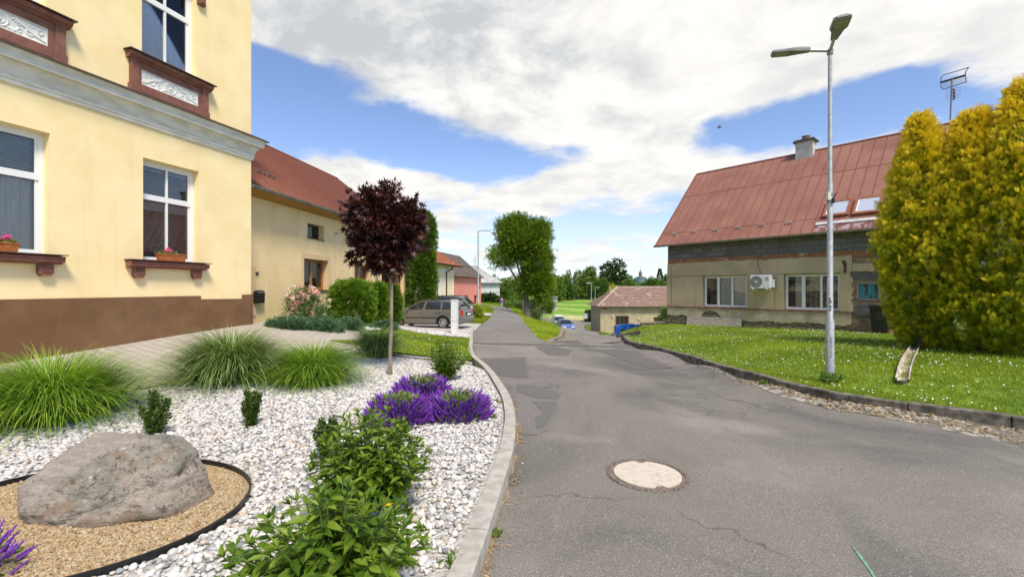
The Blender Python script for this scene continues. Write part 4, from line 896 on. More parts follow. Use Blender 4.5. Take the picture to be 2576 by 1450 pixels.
p, q = FR.pt(LR_, 0, -.03), FR.pt(LR_, 0, -7.5); mb.add([(p.x, p.y, -1), (q.x, q.y, -1), (q.x, q.y, zt), (p.x, p.y, zt)], [(0, 1, 2, 3)]); g0 = FR.pt(LR_, zt+3.9, -3.7); mb.add([(p.x, p.y, zt), (q.x, q.y, zt), tuple(g0)], [(0, 1, 2)])
mb.build('wall', rub, hr)
MB().fbox(FR, .001, LR_, zb1, zt-.02, -.028, -.012).build('block_band', blocks, hr)
def jag(s0, s1, z, amp, st=.07, seed=0):
    r = random.Random(seed); out = []; s = s0; v = 0
    while s < s1: v = v*.7+r.uniform(-amp, amp)*.6; out.append((s, z+v)); s += st*r.uniform(.6, 1.4)
    out.append((s1, z)); return out
MB().fpoly(FR, [(.001, zb2-.05)]+[(LR_, zb2-.05), (LR_, zb1)]+[(.001, zb1)], -.028, -.004).build('brick_course', brk, hr)
# upper plaster field with holes for the windows, ragged top and right edges
top = jag(.0, sR, zb2+.0, .035, .09, 3)
mb = MB()
mb.fpoly(FR, [(-.02, EYE+.55)]+[(sR-.02, EYE+.55)]+[(sR+.0, EYE+.9)]+top[::-1], -.028, .022)
mb.build('upper_plaster', plast, hr)
z0 = EYE-.80
for a, b in ((-.03, W1[0]-.02), (W1[1]+.02, W2[0]-.02), (W2[1]+.02, sR)):
    mb = MB(); pts = [(a, z0), (b, z0), (b, EYE+.542), (a, EYE+.542)] if b < sR else [(a, z0)]+[(sR+random.uniform(-.06, .06), z0+1.342*i/14) for i in range(15)]+[(a, EYE+.542)]
    mb.fpoly(FR, pts, -.028, .018)
    if b < sR: 
        mb.fbox(FR, a+.002, a+.30 if a > 0 else a+.16, z0, EYE+.54, .018, .034); mb.fbox(FR, b-.30, b-.002, z0, EYE+.54, .018, .034)
    else: mb.fbox(FR, a+.002, a+.28, z0, EYE+.54, .018, .034)
    mb.build('wall_plaster', plast, hr)
mb = MB().fbox(FR, -.04, sR+.0, EYE-.86, EYE-.80, -.028, .06); mb.fbox(FR, .19, .205, z0, zb2-.05, .022, .03); mb.fbox(FR, -.02, W1[0], EYE+.545, EYE+.56, .0, .03)
mb.build('string_course', mat('rust_red_ledge', (.21, .085, .055), (.30, .17, .11), 5, .9), hr)
lowj = [(0, EYE-1.20), (.45, EYE-1.26), (.7, EYE-1.16), (1.2, EYE-1.34), (1.6, EYE-1.24), (1.75, EYE-1.02), (1.95, EYE-.95), (2.3, EYE-1.0), (2.5, EYE-1.2), (3.0, EYE-1.28), (3.3, EYE-1.24), (3.6, EYE-1.33), (4.3, EYE-1.27), (4.8, EYE-1.31), (5.6, EYE-1.25), (sR-.2, EYE-1.3), (sR-.02, EYE-1.25)]
lj = []
for (a, za), (b, zb_) in zip(lowj[:-1], lowj[1:]):
    k = max(2, int((b-a)/.06)); lj += [(a+(b-a)*i/k, za+(zb_-za)*i/k+random.uniform(-.02, .02)) for i in range(k)]
lj.append(lowj[-1])
mb = MB().fpoly(FR, lj+[(sR-.02, EYE-.862), (0, EYE-.862)], -.028, .03); mb.build('lower_plaster', plast2, hr)
mb = MB().fpoly(FR, [(-.05, -1), (sR+.02, -1), (sR+.02, EYE-1.2), (4, EYE-1.15), (2.6, EYE-1.0), (1.6, EYE-.9), (-.05, EYE-1.1)], -.028, .0); mb.build('stone_base', stone_b, hr)
mb = MB()
for x0, x1, y0, y1, m in ((sR+.05, LR_, EYE-.48, EYE-.12, 0),): pass
for a, b, c_, d_ in ((2146, 2200, 792, 775), (2143, 2192, 702, 686), (2196, 2240, 702, 686), (2160, 2215, 776, 764)):
    mb = MB().fbox(FR, FR.s_of(a), FR.s_of(b)-.02, Zr(a, c_), Zr(a, d_), -.03, .005)
    mb.build('block_patch', blocks, hr)
MB().fpoly(FR, jag(FR.s_of(2143), FR.s_of(2200), Zr(2150, 683), .03, .06, 5)+jag(FR.s_of(2143), FR.s_of(2200), Zr(2150, 662), .02, .06, 6)[::-1], -.028, .015).build('plaster_patch', plast, hr)
crk = mat('rust_stain', (.10, .035, .022), (.16, .07, .05), 8, .95)
mb = MB(); q = [(2117, 655), (2124, 672), (2121, 690), (2133, 702), (2139, 716), (2136, 690), (2129, 688), (2131, 668), (2128, 655)]
mb.fpoly(FR, [(FR.s_of(a), Zr(a, b)) for a, b in q], .024, .03); mb.build('rust_streak', crk, hr)
cable = [(1905, 612), (1904, 640), (1908, 665), (1916, 691)]
mb = MB().tube([FR.pt(FR.s_of(a), Zr(a, b), .05) for a, b in cable], .012, 5); mb.build('cable', galv_d, hr)
def oldwin(a, b, c_, d_, nv, cur):
    f = window(hr, FR, a, b, c_, d_, .10, pvc_old, glass, .05, nv, inner=cur)
    return f
aw = W1; L_ = aw[1]-aw[0]; m1 = aw[0]+L_*.335
oldwin(*W1, [(m1, .10, W1[2], W1[3]), (aw[0]+L_*.66, .07, W1[2], W1[3])], [('curtain', m1+.05, aw[1]-.05, W1[2]+.05, W1[3]-.05, .03, mat('net_curtain', (.75, .74, .68), (.56, .56, .5), 4, .9, streak=(5, 5, .4)))])
aw = W2; L_ = aw[1]-aw[0]; m1 = aw[0]+L_*.345
oldwin(*W2, [(m1, .11, W2[2], W2[3]), (aw[0]+L_*.67, .07, W2[2], W2[3])], [('curtain', aw[0]+L_*.18, m1-.05, W2[2]+.05, W2[3]-.05, .03, curt_d), ('curtain', m1+.05, aw[1]-.05, W2[2]+.05, W2[3]-.05, .05, mat('lace_curtain', (.22, .20, .17), (.42, .40, .35), 9, .95, lo=.45, hi=.6))])
teal = mat('peeling_teal_paint', (.06, .30, .36), (.09, .06, .045), 3.2, .8, .5, 50, .004, lo=.50, hi=.58, streak=(4, 4, .8))
mb = MB().fbox(FR, SH[0]+.03, SH[1]-.03, SH[2]+.06, SH[3]-.03, -.12, -.09)
for i in range(6): x = SH[0]+.03+(SH[1]-SH[0]-.06)*i/6; mb.fbox(FR, x+.005, x+(SH[1]-SH[0]-.06)/6-.005, SH[2]+.06, SH[3]-.03, -.09, -.075)
sh_ = mb.build('shutter', teal, hr); setp(sh_, 'peeling teal wooden shutter')
mb = MB()
for x0, x1, y0, y1 in ((SH[0]-.05, SH[0]+.03, SH[2], SH[3]), (SH[1]-.03, SH[1]+.05, SH[2], SH[3]), (SH[0]-.05, SH[1]+.05, SH[3]-.03, SH[3]+.05), (SH[0]-.05, SH[1]+.05, SH[2], SH[2]+.06)): mb.fbox(FR, x0, x1, y0, y1, -.14, -.01)
mb.build('shutter_frame', brown_dk if False else mat('old_grey_timber', (.22, .18, .14), (.36, .30, .24), 6, .9, .5, 40, .005, streak=(1, 8, 8)), hr)
# roof
E0 = FR.pt(-.40, EYE+1.99, .35); E1 = FR.pt(9.2, EYE+1.99, .35); R0 = FR.pt(-.40, EYE+5.92, -3.5); R1 = FR.pt(9.2, EYE+5.92, -3.5)
rfR = Roof(E0, E1, R0, R1); rbR = Roof(FR.pt(-.4, EYE+1.99, -7.35), FR.pt(9.2, EYE+1.99, -7.35), R0, R1)
mb = MB(); rfR.slab(mb, 0, 1, 0, 1, -.05, 0); rbR.slab(mb, 0, 1, 0, 1, -.05, 0); rr_ = mb.build('roof', roof_rh, hr)
mb = MB(); nS = 26
for i in range(1, nS): rfR.slab(mb, i/nS-.0011, i/nS+.0011, .012, .995, 0, .022)
for bb in (.145, .655): rfR.slab(mb, .002, .998, bb-.0022, bb+.0022, 0, .012)
mb.build('standing_seams', seam_m, rr_)
mb = MB(); mb.tube([R0+Vector((0, 0, .01)), R1+Vector((0, 0, .01))], .045, 6); rfR.slab(mb, -.004, .004, 0, 1, -.08, .03); mb.build('ridge_cap', seam_m, rr_)
mb = MB(); rfR.slab(mb, .996, 1.012, .0, 1.0, -.2, .05); mb.build('verge_board', white_p, rr_)
for pxs, pys in ((1697.5, 590), (1747, 584.5), (1800.5, 579.5), (1857, 573.5), (1917.6, 567.8), (1986, 562)):
    a, b = rfR.px(pxs, pys); mb = MB(); snowguard(mb, rfR, a, b, .11); mb.build('snow_guard', galv, rr_)
for q in (((2069, 549), (2139, 503)), ((2143, 543), (2212, 494))):
    (xa, ya), (xb, yb) = q; a0, b0 = rfR.px(xa, ya); a1, b1 = rfR.px(xb, yb); wA = .78/9.6; 
    a1 = a0+wA; hB = (b1-b0); mb = MB(); t_a, t_b = .0085, .018
    for r_ in ((a0, a1, b0, b0+t_b), (a0, a1, b1-t_b, b1), (a0, a0+t_a, b0+t_b, b1-t_b), (a1-t_a, a1, b0+t_b, b1-t_b)): rfR.slab(mb, *r_, .0, .10)
    sk = mb.build('skylight', mat('copper_frame', (.34, .13, .06), (.28, .10, .05), 4, .5), rr_)
    mb = MB(); rfR.slab(mb, a0+t_a, a1-t_a, b0+t_b, b1-t_b, .03, .06); mb.build('pane', mat('painted_sky_glass', (.74, .77, .80), rough=.42, metal=.55), sk)  # pale grey base colour stands in for bright sky reflected in the pane
    mb = MB()
    for r_ in ((a0+t_a, a1-t_a, b1-t_b-.008, b1-t_b), (a0+t_a, a0+t_a+.003, b0+t_b, b1-t_b-.008), (a1-t_a-.003, a1-t_a, b0+t_b, b1-t_b-.008)): rfR.slab(mb, *r_, .061, .068)
    mb.build('inner_frame', pvc, sk)
a0, b0 = rfR.px(2052, 566); a1, b1 = rfR.px(2225, 549)
mb = MB(); rfR.slab(mb, a0, a1, b0-.008, b0+.018, .023, .045); mb.build('apron_flashing', mat('lead_flashing', (.60, .60, .60), (.45, .44, .44), 9, .6), rr_)
mb = MB(); rfR.slab(mb, a0+.003, a1, .01, b0-.01, .002, .010); mb.build('stained_sheets', mat('stained_sheet', (.20, .08, .07), (.42, .33, .32), 5, .45, lo=.45, hi=.62, streak=(1.5, 1.5, .3)), rr_)
gutter('gutter', hr, FR.pt(-.45, EYE+1.97, .42), FR.pt(9.2, EYE+1.97, .42), .075, galv_d)
a0, b0 = rfR.px(2025, 392); cc = rfR.at(a0, .985); mb = MB()
ch_m = mat('chimney_render', (.42, .40, .36), (.56, .54, .50), 3, .95, .5, 40, .01)
rz = FR.rot(); mb.box((cc.x, cc.y, cc.z-.03), (.66, .5, 1.0), rz); cho = mb.build('chimney', ch_m, rr_)
mb = MB().box((cc.x, cc.y, cc.z+.50), (.82, .66, .06), rz); mb.box((cc.x, cc.y, cc.z+.555), (.74, .58, .05), rz); mb.build('chimney_cap', mat('dark_cap', (.07, .06, .05), (.12, .10, .09), 5, .8), cho)
mb = MB().lathe((cc.x, cc.y, cc.z+.575), [(.14, 0), (.14, .15), (.16, .15), (.16, .18)], 14); mb.build('flue', mat('clay_flue', (.22, .12, .07), rough=.9), cho, smooth=True)
# ---------------- aerial on the roof ----------------
am = P(2389, 338, 15.6); at_ = P(2395, 196, 15.6); an = thing('tv_aerial', 'tall television aerial mast at the end of the red roof behind the golden cypresses', 'aerial', am-Vector((0, 0, .8)))
rod = mat('aerial_rod', (.17, .13, .15), (.25, .20, .22), 8, .5, metal=.5)
MB().tube([am-Vector((0, 0, .8)), am, at_], .022, 6).build('mast', rod, an, smooth=True)
ux = Vector((.78, -.62, .0)).normalized(); uy = Vector((0, 0, 1)); ctr_ = P(2397, 200, 15.6)
def ap_(x, y, o=0): return ctr_+(ux*x+uy*y+ux.cross(uy)*o)*.56
mb = MB(); mb.tube([ap_(-.55, -.03), ap_(.55, .1)], .035, 4); mb.build('reflector_bar', black_pl, an)
mb = MB(); mb.tube([ap_(-.55, -.03), ap_(-.52, .28), ap_(-.42, .40), ap_(.62, .52), ap_(.70, .55)], .016, 5); mb.tube([ap_(.70, .55), ap_(.56, .30), ap_(.55, .1), ap_(.60, -.33)], .016, 5); mb.tube([ap_(-.55, -.03), ap_(-.52, -.35), ap_(-.42, -.5), ap_(.60, -.33)], .016, 5)
for i in range(5): mb.tube([ap_(-.45, -.12-.07*i), ap_(.54, .0-.07*i)], .005, 4)
mb.build('loop_frame', rod, an)
mb = MB()
for i in range(7):
    z_ = -.62-.10*i; mb.tube([ap_(-.35, z_, .1), ap_(.35, z_+.02, .1)], .004, 4)
    mb.ball(ap_(.04+(i % 2)*.03, z_), .04, seg=6, ring=4)
mb.build('small_aerial', rod, an)
# ---------------- air conditioner ----------------
s0_, s1_ = FR.s_of(1887, .35), FR.s_of(1937.5, .35); zt_, zb_ = FR.z_of(1887, 691.5, .35), FR.z_of(1887, 726.5, .35)
ac = thing('air_conditioner', 'white outdoor air conditioning unit with round fan grille mounted between two windows', 'air conditioner', FR.pt((s0_+s1_)/2, zb_, .2))
MB().fbox(FR, s0_, s1_, zb_+.02, zt_, .08, .36).build('casing', white_p, ac, bevel=.012)
fc = (s0_+(s1_-s0_)*.31, (zb_+zt_)/2+.01); rr = .225
def fp(r, a, o): return FR.pt(fc[0]+r*math.cos(a), fc[1]+r*math.sin(a), o)
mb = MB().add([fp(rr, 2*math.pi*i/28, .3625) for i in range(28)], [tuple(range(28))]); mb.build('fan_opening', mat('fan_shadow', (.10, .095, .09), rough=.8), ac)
mb = MB(); 
for r in (.06, .10, .14, .18, .222): mb.tube([fp(r, 2*math.pi*i/24, .372) for i in range(25)], .0035, 4)
for i in range(14): mb.tube([fp(.04, 2*math.pi*i/14, .372), fp(.225, 2*math.pi*i/14+.2, .372)], .0035, 4)
mb.lathe(FR.pt(fc[0], fc[1], .365), [(.045, 0), (.045, .015)], 12, Matrix.Rotation(rz, 3, 'Z') @ Matrix.Rotation(R(90), 3, 'X')); mb.build('fan_grille', mat('grille_white', (.62, .61, .58), rough=.5), ac)
MB().fbox(FR, s0_+(s1_-s0_)*.68, s1_-.02, zb_+.06, zt_-.05, .36, .366).build('front_panel', white_p, ac)
MB().fbox(FR, s1_, s1_+.09, zb_+.06, zt_-.18, .12, .30).build('service_cover', white_p, ac, bevel=.01)
mb = MB()
for q in (s0_+.12, s1_-.12): mb.fbox(FR, q-.02, q+.02, zb_-.02, zb_+.02, .0, .40); mb.fbox(FR, q-.02, q+.02, zb_-.09, zb_-.02, .0, .03)
mb.build('bracket', white_p, ac)
lx = s0_+(s1_-s0_)*.84; lg = mat('logo_purple', (.12, .03, .16), rough=.5)
mb = MB().tube([FR.pt(lx+.038*math.cos(q), zt_-.125+.034*math.sin(q), .368) for q in np.linspace(-.2, math.pi+.4, 12)], [.012, .012, .012, .011, .010, .009, .008, .008, .007, .006, .005, .004], 5); mb.build('emblem', lg, ac)
MB().ball(FR.pt(lx+.012, zt_-.128, .368), .016, seg=8, ring=5).build('emblem', mat('logo_red', (.5, .03, .05), rough=.5), ac)
text('lettering', 'GREE', FR, lx, zt_-.19, .368, .05, lg, ac, .002)
# ---------------- plank, bin, brick beside the old house ----------------
p0, p1 = FR.s_of(1728, .1), FR.s_of(1865, .1); zg0, zg1 = H(*FR.pt(p0, 0, .12).xy), H(*FR.pt(p1, 0, .12).xy)
bd = thing('weathered_board', 'wide weathered grey board leaning against the foot of the crumbling house wall', 'board', FR.pt((p0+p1)/2, (zg0+zg1)/2, .12))
mb = MB(); z0, z1 = FR.z_of(1728, 819, .1), FR.z_of(1728, 796, .1); z2, z3 = FR.z_of(1865, 821, .1), FR.z_of(1865, 798, .1)
mb.hexa([FR.pt(p0, z0, .12), FR.pt(p1, z2, .12), FR.pt(p1, z2, .16), FR.pt(p0, z0, .16), FR.pt(p0, z1, .045), FR.pt(p1, z3, .045), FR.pt(p1, z3, .08), FR.pt(p0, z1, .08)])
mb.build('plank', mat('grey_weathered_wood', (.34, .28, .22), (.52, .46, .38), 3, .9, .8, 30, .01, streak=(1, 1, 8)), bd)
bs = FR.s_of(2216, .35); bp = FR.pt(bs, 0, .36); bz = H(bp.x, bp.y)
bn_ = thing('wheelie_bin', 'black wheelie bin with faint crest on its front standing against the brick rubble wall', 'bin', (bp.x, bp.y, bz))
hb = FR.z_of(2216, 774, .4)-bz; hb = max(.9, min(1.1, hb)); mb = MB()
def rb(w_, d_, z_): return [FR.pt(bs+sx*w_/2, bz+z_, .36+sy*d_/2) for sx, sy in ((-1, 1), (1, 1), (1, -1), (-1, -1))]
rs = rb(.40, .42, .03)+rb(.48, .52, hb-.06)+rb(.52, .56, hb-.06)+rb(.52, .56, hb-.02)
mb.add(rs, [(i*4+j, i*4+(j+1) % 4, (i+1)*4+(j+1) % 4, (i+1)*4+j) for i in range(3) for j in range(4)]+[(0, 1, 2, 3), (12, 13, 14, 15)]); mb.build('body', black_pl, bn_)
mb = MB(); rs = rb(.54, .58, hb-.015)+rb(.54, .58, hb+.01)+rb(.42, .46, hb+.05); mb.add(rs, [(i*4+j, i*4+(j+1) % 4, (i+1)*4+(j+1) % 4, (i+1)*4+j) for i in range(2) for j in range(4)]+[(0, 1, 2, 3), (8, 9, 10, 11)]); mb.build('lid', black_pl, bn_)
mb = MB()
for sx in (-1, 1): mb.lathe(FR.pt(bs+sx*.22, bz+.1, .14), [(.1, -.02), (.1, .02)], 14, Matrix.Rotation(rz, 3, 'Z') @ Matrix.Rotation(R(90), 3, 'Y'))
mb.build('wheel', black_rub, bn_)
sh = [(-.085, .09), (-.085, -.03), (-.05, -.085), (0, -.11), (.05, -.085), (.085, -.03), (.085, .09), (-.085, .09)]
def bsz(z_): return .36+(.21+.05*(z_/(hb-.06)))+.004
mb = MB().tube([FR.pt(bs+a, bz+hb*.66+b, bsz(hb*.66+b)) for a, b in sh], .005, 4); mb.tube([FR.pt(bs, bz+hb*.66+.06, bsz(hb*.66+.06)), FR.pt(bs, bz+hb*.66-.06, bsz(hb*.66-.06))], .005, 4); mb.tube([FR.pt(bs-.04, bz+hb*.66-.03, bsz(hb*.66)), FR.pt(bs, bz+hb*.66-.065, bsz(hb*.6)), FR.pt(bs+.04, bz+hb*.66-.03, bsz(hb*.66))], .005, 4)
mb.build('crest', mat('crest_grey', (.13, .13, .13), rough=.6), bn_)
bq = FR.pt(FR.s_of(2241, .25), 0, .28); o = MB().box((bq.x, bq.y, H(bq.x, bq.y)+.07), (.16, .12, .14), rz+.3).build('loose_brick', brk); setp(o, 'single loose brick lying on the grass beside the black bin', 'brick')
# ---------------- barn down the lower road ----------------
FB = Fr((10.25, 52), (1, 0), (0, -1)); rough_w = mat('rough_cast', (.54, .44, .29), (.42, .34, .22), 1.4, .95, 1, 9, .06, lo=.3, hi=.7)
barn = thing('low_barn', 'low rough-cast outbuilding with an old pinkish tiled hip roof down the lower road', 'outbuilding', (16, 55, H(16, 55)))
zb = EYE-2.08; bw = [(FB.s_of(1548), FB.s_of(1582), FB.z_of(1560, 818), FB.z_of(1560, 794)), (FB.s_of(1644), FB.s_of(1668), FB.z_of(1650, 810), FB.z_of(1650, 797))]
mb = MB().fwall(FB, 0, 13, -4.6, zb, bw, .25); mb.add([FB.pt(0, -4.8), FB.pt(0, -4.8, -6.4), FB.pt(0, zb, -6.4), FB.pt(0, zb)], [(0, 1, 2, 3)]); mb.build('wall', rough_w, barn)
for a, b, c_, d_ in bw: window(barn, FB, a, b, c_, d_, .1, mat('brown_window_wood', (.20, .08, .03), (.14, .055, .02), 3, .7), glass_dk, .09, [((a+b)/2-.25, .08, c_, d_), ((a+b)/2+.25, .08, c_, d_)])
tile_b = brickmat('old_pink_tiles', (.40, .25, .185), (.30, .19, .145), (.13, .09, .07), 1.0, .25, .3, .015, bump=.4, wear=((.52, .43, .34), 1.5, .56, .70), bdist=.02)
ob, rrb = hiproof('roof', FB, -.45, 13.5, zb, .4, 3.6, 2.22, barn, tile_b, 3.1, 0, rows=13)
mb = MB(); pr = [rrb.at(0, i/10, .05) for i in range(11)]; mb.tube(pr, .10, 6); mb.tube([rrb.at(0, 1, .03), rrb.at(1, 1, .03)], .11, 6); mb.build('ridge_tiles', mat('ridge_mortar', (.52, .42, .34), (.36, .26, .2), 6, .95), ob)
gutter('gutter', barn, FB.pt(-.45, zb, .46), FB.pt(13.5, zb, .46), .08, galv_d)
mb = MB().tube([FB.pt(-.38, zb-.05, .4), FB.pt(-.3, zb-.3, .3), FB.pt(-.08, zb-.6, .1), FB.pt(-.08, -3.3, .1)], .06, 6); mb.build('downpipe', mat('green_pipe', (.16, .19, .15), rough=.6), barn, smooth=True)
cc = P(1537.5, 735, 54.2); mb = MB().box((cc.x, cc.y, cc.z-.4), (.33, .33, 1.5)); cb = mb.build('chimney', ch_m, barn); MB().box((cc.x, cc.y, cc.z+.38), (.46, .46, .07)).build('chimney_cap', ch_m, cb); 
mb = MB().fbox(FB, FB.s_of(1516), FB.s_of(1525.5), FB.z_of(1520, 778), FB.z_of(1520, 768), .001, .04); mb.build('number_plate', mat('red_plate', (.55, .06, .06), rough=.5), barn)
for k, (a, b) in enumerate(((1541, 796), (1607.5, 803))): MB().ball(FB.pt(FB.s_of(a), FB.z_of(a, b-2), .12), .09, seg=8, ring=5).build('wall_lamp', white_p, barn)
# ---------------- church dome, far ----------------
chp = P(1611, 745, 330); chp.z = H(chp.x, chp.y); church = thing('domed_church', 'distant church with dark green dome and small lantern showing above the trees', 'church', chp)
cop = mat('green_copper', (.035, .085, .085), (.06, .13, .12), .25, .6); zc_ = P(1611, 712, 330).z
MB().lathe((chp.x, chp.y, 0), [(6.1, -2), (6.1, zc_)], 24).build('drum', mat('church_wall', (.72, .62, .36), rough=.9), church)
MB().lathe((chp.x, chp.y, zc_), [(6.5, -.3)]+[(6.2*math.cos(a), 5.3*math.sin(a)) for a in np.linspace(.03, 1.33, 9)], 28).build('dome', cop, church, smooth=True)
MB().lathe((chp.x, chp.y, zc_+5.0), [(1.15, 0), (1.15, 2.2)], 8).build('lantern', mat('lantern_red', (.34, .12, .10), rough=.8), church)
MB().lathe((chp.x, chp.y, zc_+7.2), [(1.7, 0), (.9, .9), (.35, 2.1), (.05, 3.2)], 10).build('spire', cop, church)
MB().tube([(chp.x, chp.y, zc_+10.2), (chp.x, chp.y, zc_+12.6)], .1, 4).tube([(chp.x-.6, chp.y, zc_+11.8), (chp.x+.6, chp.y, zc_+11.8)], .09, 4).build('cross', mat('cross_gilt', (.3, .25, .12), rough=.4), church)
nv = P(1590, 745, 322); nave = MB().box((nv.x-2, nv.y, zc_-4.6), (16, 9, 7)).build('nave', mat('church_wall', (.7, .6, .4)), church)
MB().fpoly(Fr((nv.x-10.6, nv.y-5), (1, 0), (0, -1)), [(0, zc_-1.1), (17.2, zc_-1.1), (15.5, zc_+.6), (1.5, zc_+.6)], 0, -10).build('nave_roof', cop, church)
# low grey-roofed building behind the barn
lb = P(1545, 730, 75); lo = thing('flat_roofed_shed', 'low white-edged flat-roofed shed just showing behind the pinkish tiled roof', 'shed', (lb.x+6, lb.y, H(lb.x+6, lb.y)))
zt3 = P(0, 721.5, 75).z; MB().box((lb.x+6, 78, (zt3-7)/2), (11, 6, zt3+7)).build('wall', ww, lo); MB().box((lb.x+6, 78, zt3+.06), (11.6, 6.6, .12)).build('roof', galv_d, lo)
# ---------------- street lamps ----------------
digits_m = mat('digit_black', (.012, .012, .012), rough=.6); lens_m = mat('lamp_lens', (.36, .34, .22), (.24, .23, .16), 30, .25)
lp = G(2088, 950, 0); lpz = H(lp.x, lp.y); topz = P(2084, 128, lp.y).z
la = thing('street_lamp', 'tall galvanised street lamp with two angled lamp heads standing on the right-hand lawn', 'street lamp', (lp.x, lp.y, lpz))
def lpx(py): return EYE+(CY-py)/F*lp.y
zz_ = [lpz-.1, lpx(806), lpx(802), lpx(462), lpx(457), topz]
MB().lathe((lp.x, lp.y, 0), [(.064, zz_[0]), (.062, zz_[1]), (.045, zz_[2]), (.041, zz_[3]), (.032, zz_[4]), (.030, zz_[5])], 20).build('pole', galv, la, smooth=True)
MB().lathe((lp.x, lp.y, 0), [(.044, lpx(510)), (.044, lpx(503))], 16).lathe((lp.x, lp.y, 0), [(.044, lpx(493)), (.044, lpx(486))], 16).build('clamp_band', galv_d, la)
MB().box((lp.x-.05, lp.y-.03, lpx(494)), (.05, .06, .13)).build('junction_tag', mat('tag_cream', (.6, .58, .48), rough=.6), la)
MB().tube([(lp.x+.01, lp.y-.06, lpx(500)), (lp.x+.015, lp.y-.065, lpx(512))], .02, 6).tube([(lp.x, lp.y-.055, lpx(502)), (lp.x+.05, lp.y-.07, lpx(488))], .008, 5).build('hook', black_pl, la)
vd = Vector((-lp.x, -lp.y)).normalized(); FP = Fr((lp.x, lp.y), (vd.y*-1, vd.x), (vd.x, vd.y))
FP = Fr((lp.x, lp.y), (-vd.y, vd.x), (vd.x, vd.y))
MB().fpoly(FP, [(-.028, lpx(895)), (.028, lpx(895)), (.028, lpx(845)), (-.028, lpx(845))], .055, .068).build('service_door', galv, la)
MB().fbox(FP, -.02, .0, lpx(884), lpx(880), .067, .071).build('sticker', mat('orange_sticker', (.8, .35, .05), rough=.6), la)
for ch, py in (('5', 756.5), ('2', 774.5)): text('numeral', ch, FP, -.0, lpx(py), .0475, .125, digits_m, la, .001)
top = Vector((lp.x, lp.y, topz)); MB().lathe((lp.x, lp.y, 0), [(.045, topz-.06), (.047, topz+.02), (.02, topz+.035)], 14).build('top_collar', galv_d, la, smooth=True)
def head(root, base, dirv, L=.56, Wd=.22, arm=.33, m=None, up=.04, part='lamp_head'):
    d = Vector(dirv).normalized(); s_ = d.cross(Vector((0, 0, 1))).normalized(); n_ = s_.cross(d)
    MB().tube([base, base+d*arm+Vector((0, 0, up))], .026, 8).build('arm', galv, root, smooth=True)
    o = base+d*(arm-.05)+Vector((0, 0, up)); mb = MB()
    st = [(0, .045, .02, .05), (.10, .06, .02, .06), (.24, .085, .02, .055), (.30, Wd/2, .02, .045), (L-.03, Wd/2, .016, .03), (L, Wd/2-.04, .012, .024)]
    vs = []
    for x, w_, zb_, zt_ in st: vs += [o+d*x-s_*w_-n_*zb_, o+d*x+s_*w_-n_*zb_, o+d*x+s_*w_+n_*zt_*.4, o+d*x+s_*w_*.55+n_*zt_, o+d*x-s_*w_*.55+n_*zt_, o+d*x-s_*w_+n_*zt_*.4]
    k = len(st); mb.add(vs, [(i*6+j, i*6+(j+1) % 6, (i+1)*6+(j+1) % 6, (i+1)*6+j) for i in range(k-1) for j in range(6)]+[tuple(range(6)), tuple((k-1)*6+j for j in range(6))])
    h_ = mb.build(part, m or galv, root)
    g = MB(); q = [o+d*.33-s_*(Wd/2-.03)-n_*.022, o+d*.33+s_*(Wd/2-.03)-n_*.022, o+d*(L-.05)+s_*(Wd/2-.03)-n_*.018, o+d*(L-.05)-s_*(Wd/2-.03)-n_*.018]
    g.hexa([v-n_*.006 for v in q]+q); g.build('lens', lens_m, h_)
    g = MB()
    for sx in (-1, 1): g.tube([o+d*.31+s_*sx*(Wd/2-.012)-n_*.022, o+d*(L-.02)+s_*sx*(Wd/2-.012)-n_*.018], .007, 4)
    g.tube([o+d*(L-.025)-s_*(Wd/2-.03)-n_*.02, o+d*(L-.025)+s_*(Wd/2-.03)-n_*.02], .007, 4); g.build('rim', galv, h_)
hd_m = mat('lamp_head_grey', (.20, .21, .20), (.27, .28, .27), 5, .5, metal=.3)
head(la, top, (-.81, .29, .06), .58, .21, .34, hd_m); head(la, top, (-.36, -.82, .10), .58, .24, .30, hd_m)
def simple_lamp(px, pb, pt, d, dx, lab, L=.9, zoff=None):
    b = P(px, pb, d); z0 = H(b.x, b.y) if zoff is None else zoff; t_ = P(px, pt, d).z
    r = thing('street_lamp', lab, 'street lamp', (b.x, b.y, z0), 'single-headed street lamps')
    MB().lathe((b.x, b.y, 0), [(.085, z0-.2), (.085, z0+1.3), (.06, z0+1.35), (.05, t_)], 12).build('pole', galv, r, smooth=True)
    v = Vector((dx[0], dx[1], .04)).normalized(); o = Vector((b.x, b.y, t_))
    MB().tube([o, o+v*L*.45], .035, 6).build('arm', galv, r, smooth=True)
    s_ = v.cross(Vector((0, 0, 1))).normalized(); mb = MB(); q0, q1 = o+v*L*.4, o+v*L
    mb.hexa([q0-s_*.09-Vector((0, 0, .03)), q1-s_*.12-Vector((0, 0, .03)), q1+s_*.12-Vector((0, 0, .03)), q0+s_*.09-Vector((0, 0, .03)), q0-s_*.07+Vector((0, 0, .06)), q1-s_*.1+Vector((0, 0, .02)), q1+s_*.1+Vector((0, 0, .02)), q0+s_*.07+Vector((0, 0, .06))]); mb.build('lamp_head', galv, r); return r
simple_lamp(1203, 796, 580.5, 36, (1, -.1), 'slim grey street lamp rising beside the shrub at the lane edge', 1.0)
simple_lamp(1487.5, 826, 711.5, 70, (-1, -.1), 'taller of the two slim lamps on the lower road, lamp head pointing left', .85)
simple_lamp(1497.5, 810, 723, 88, (1, -.1), 'shorter of the two slim lamps on the lower road, lamp head pointing right', .8)
simple_lamp(1197, 770, 644, 82, (1, 0), 'far street lamp seen just above the pink house roof', 1.2, H(-6.6, 82))
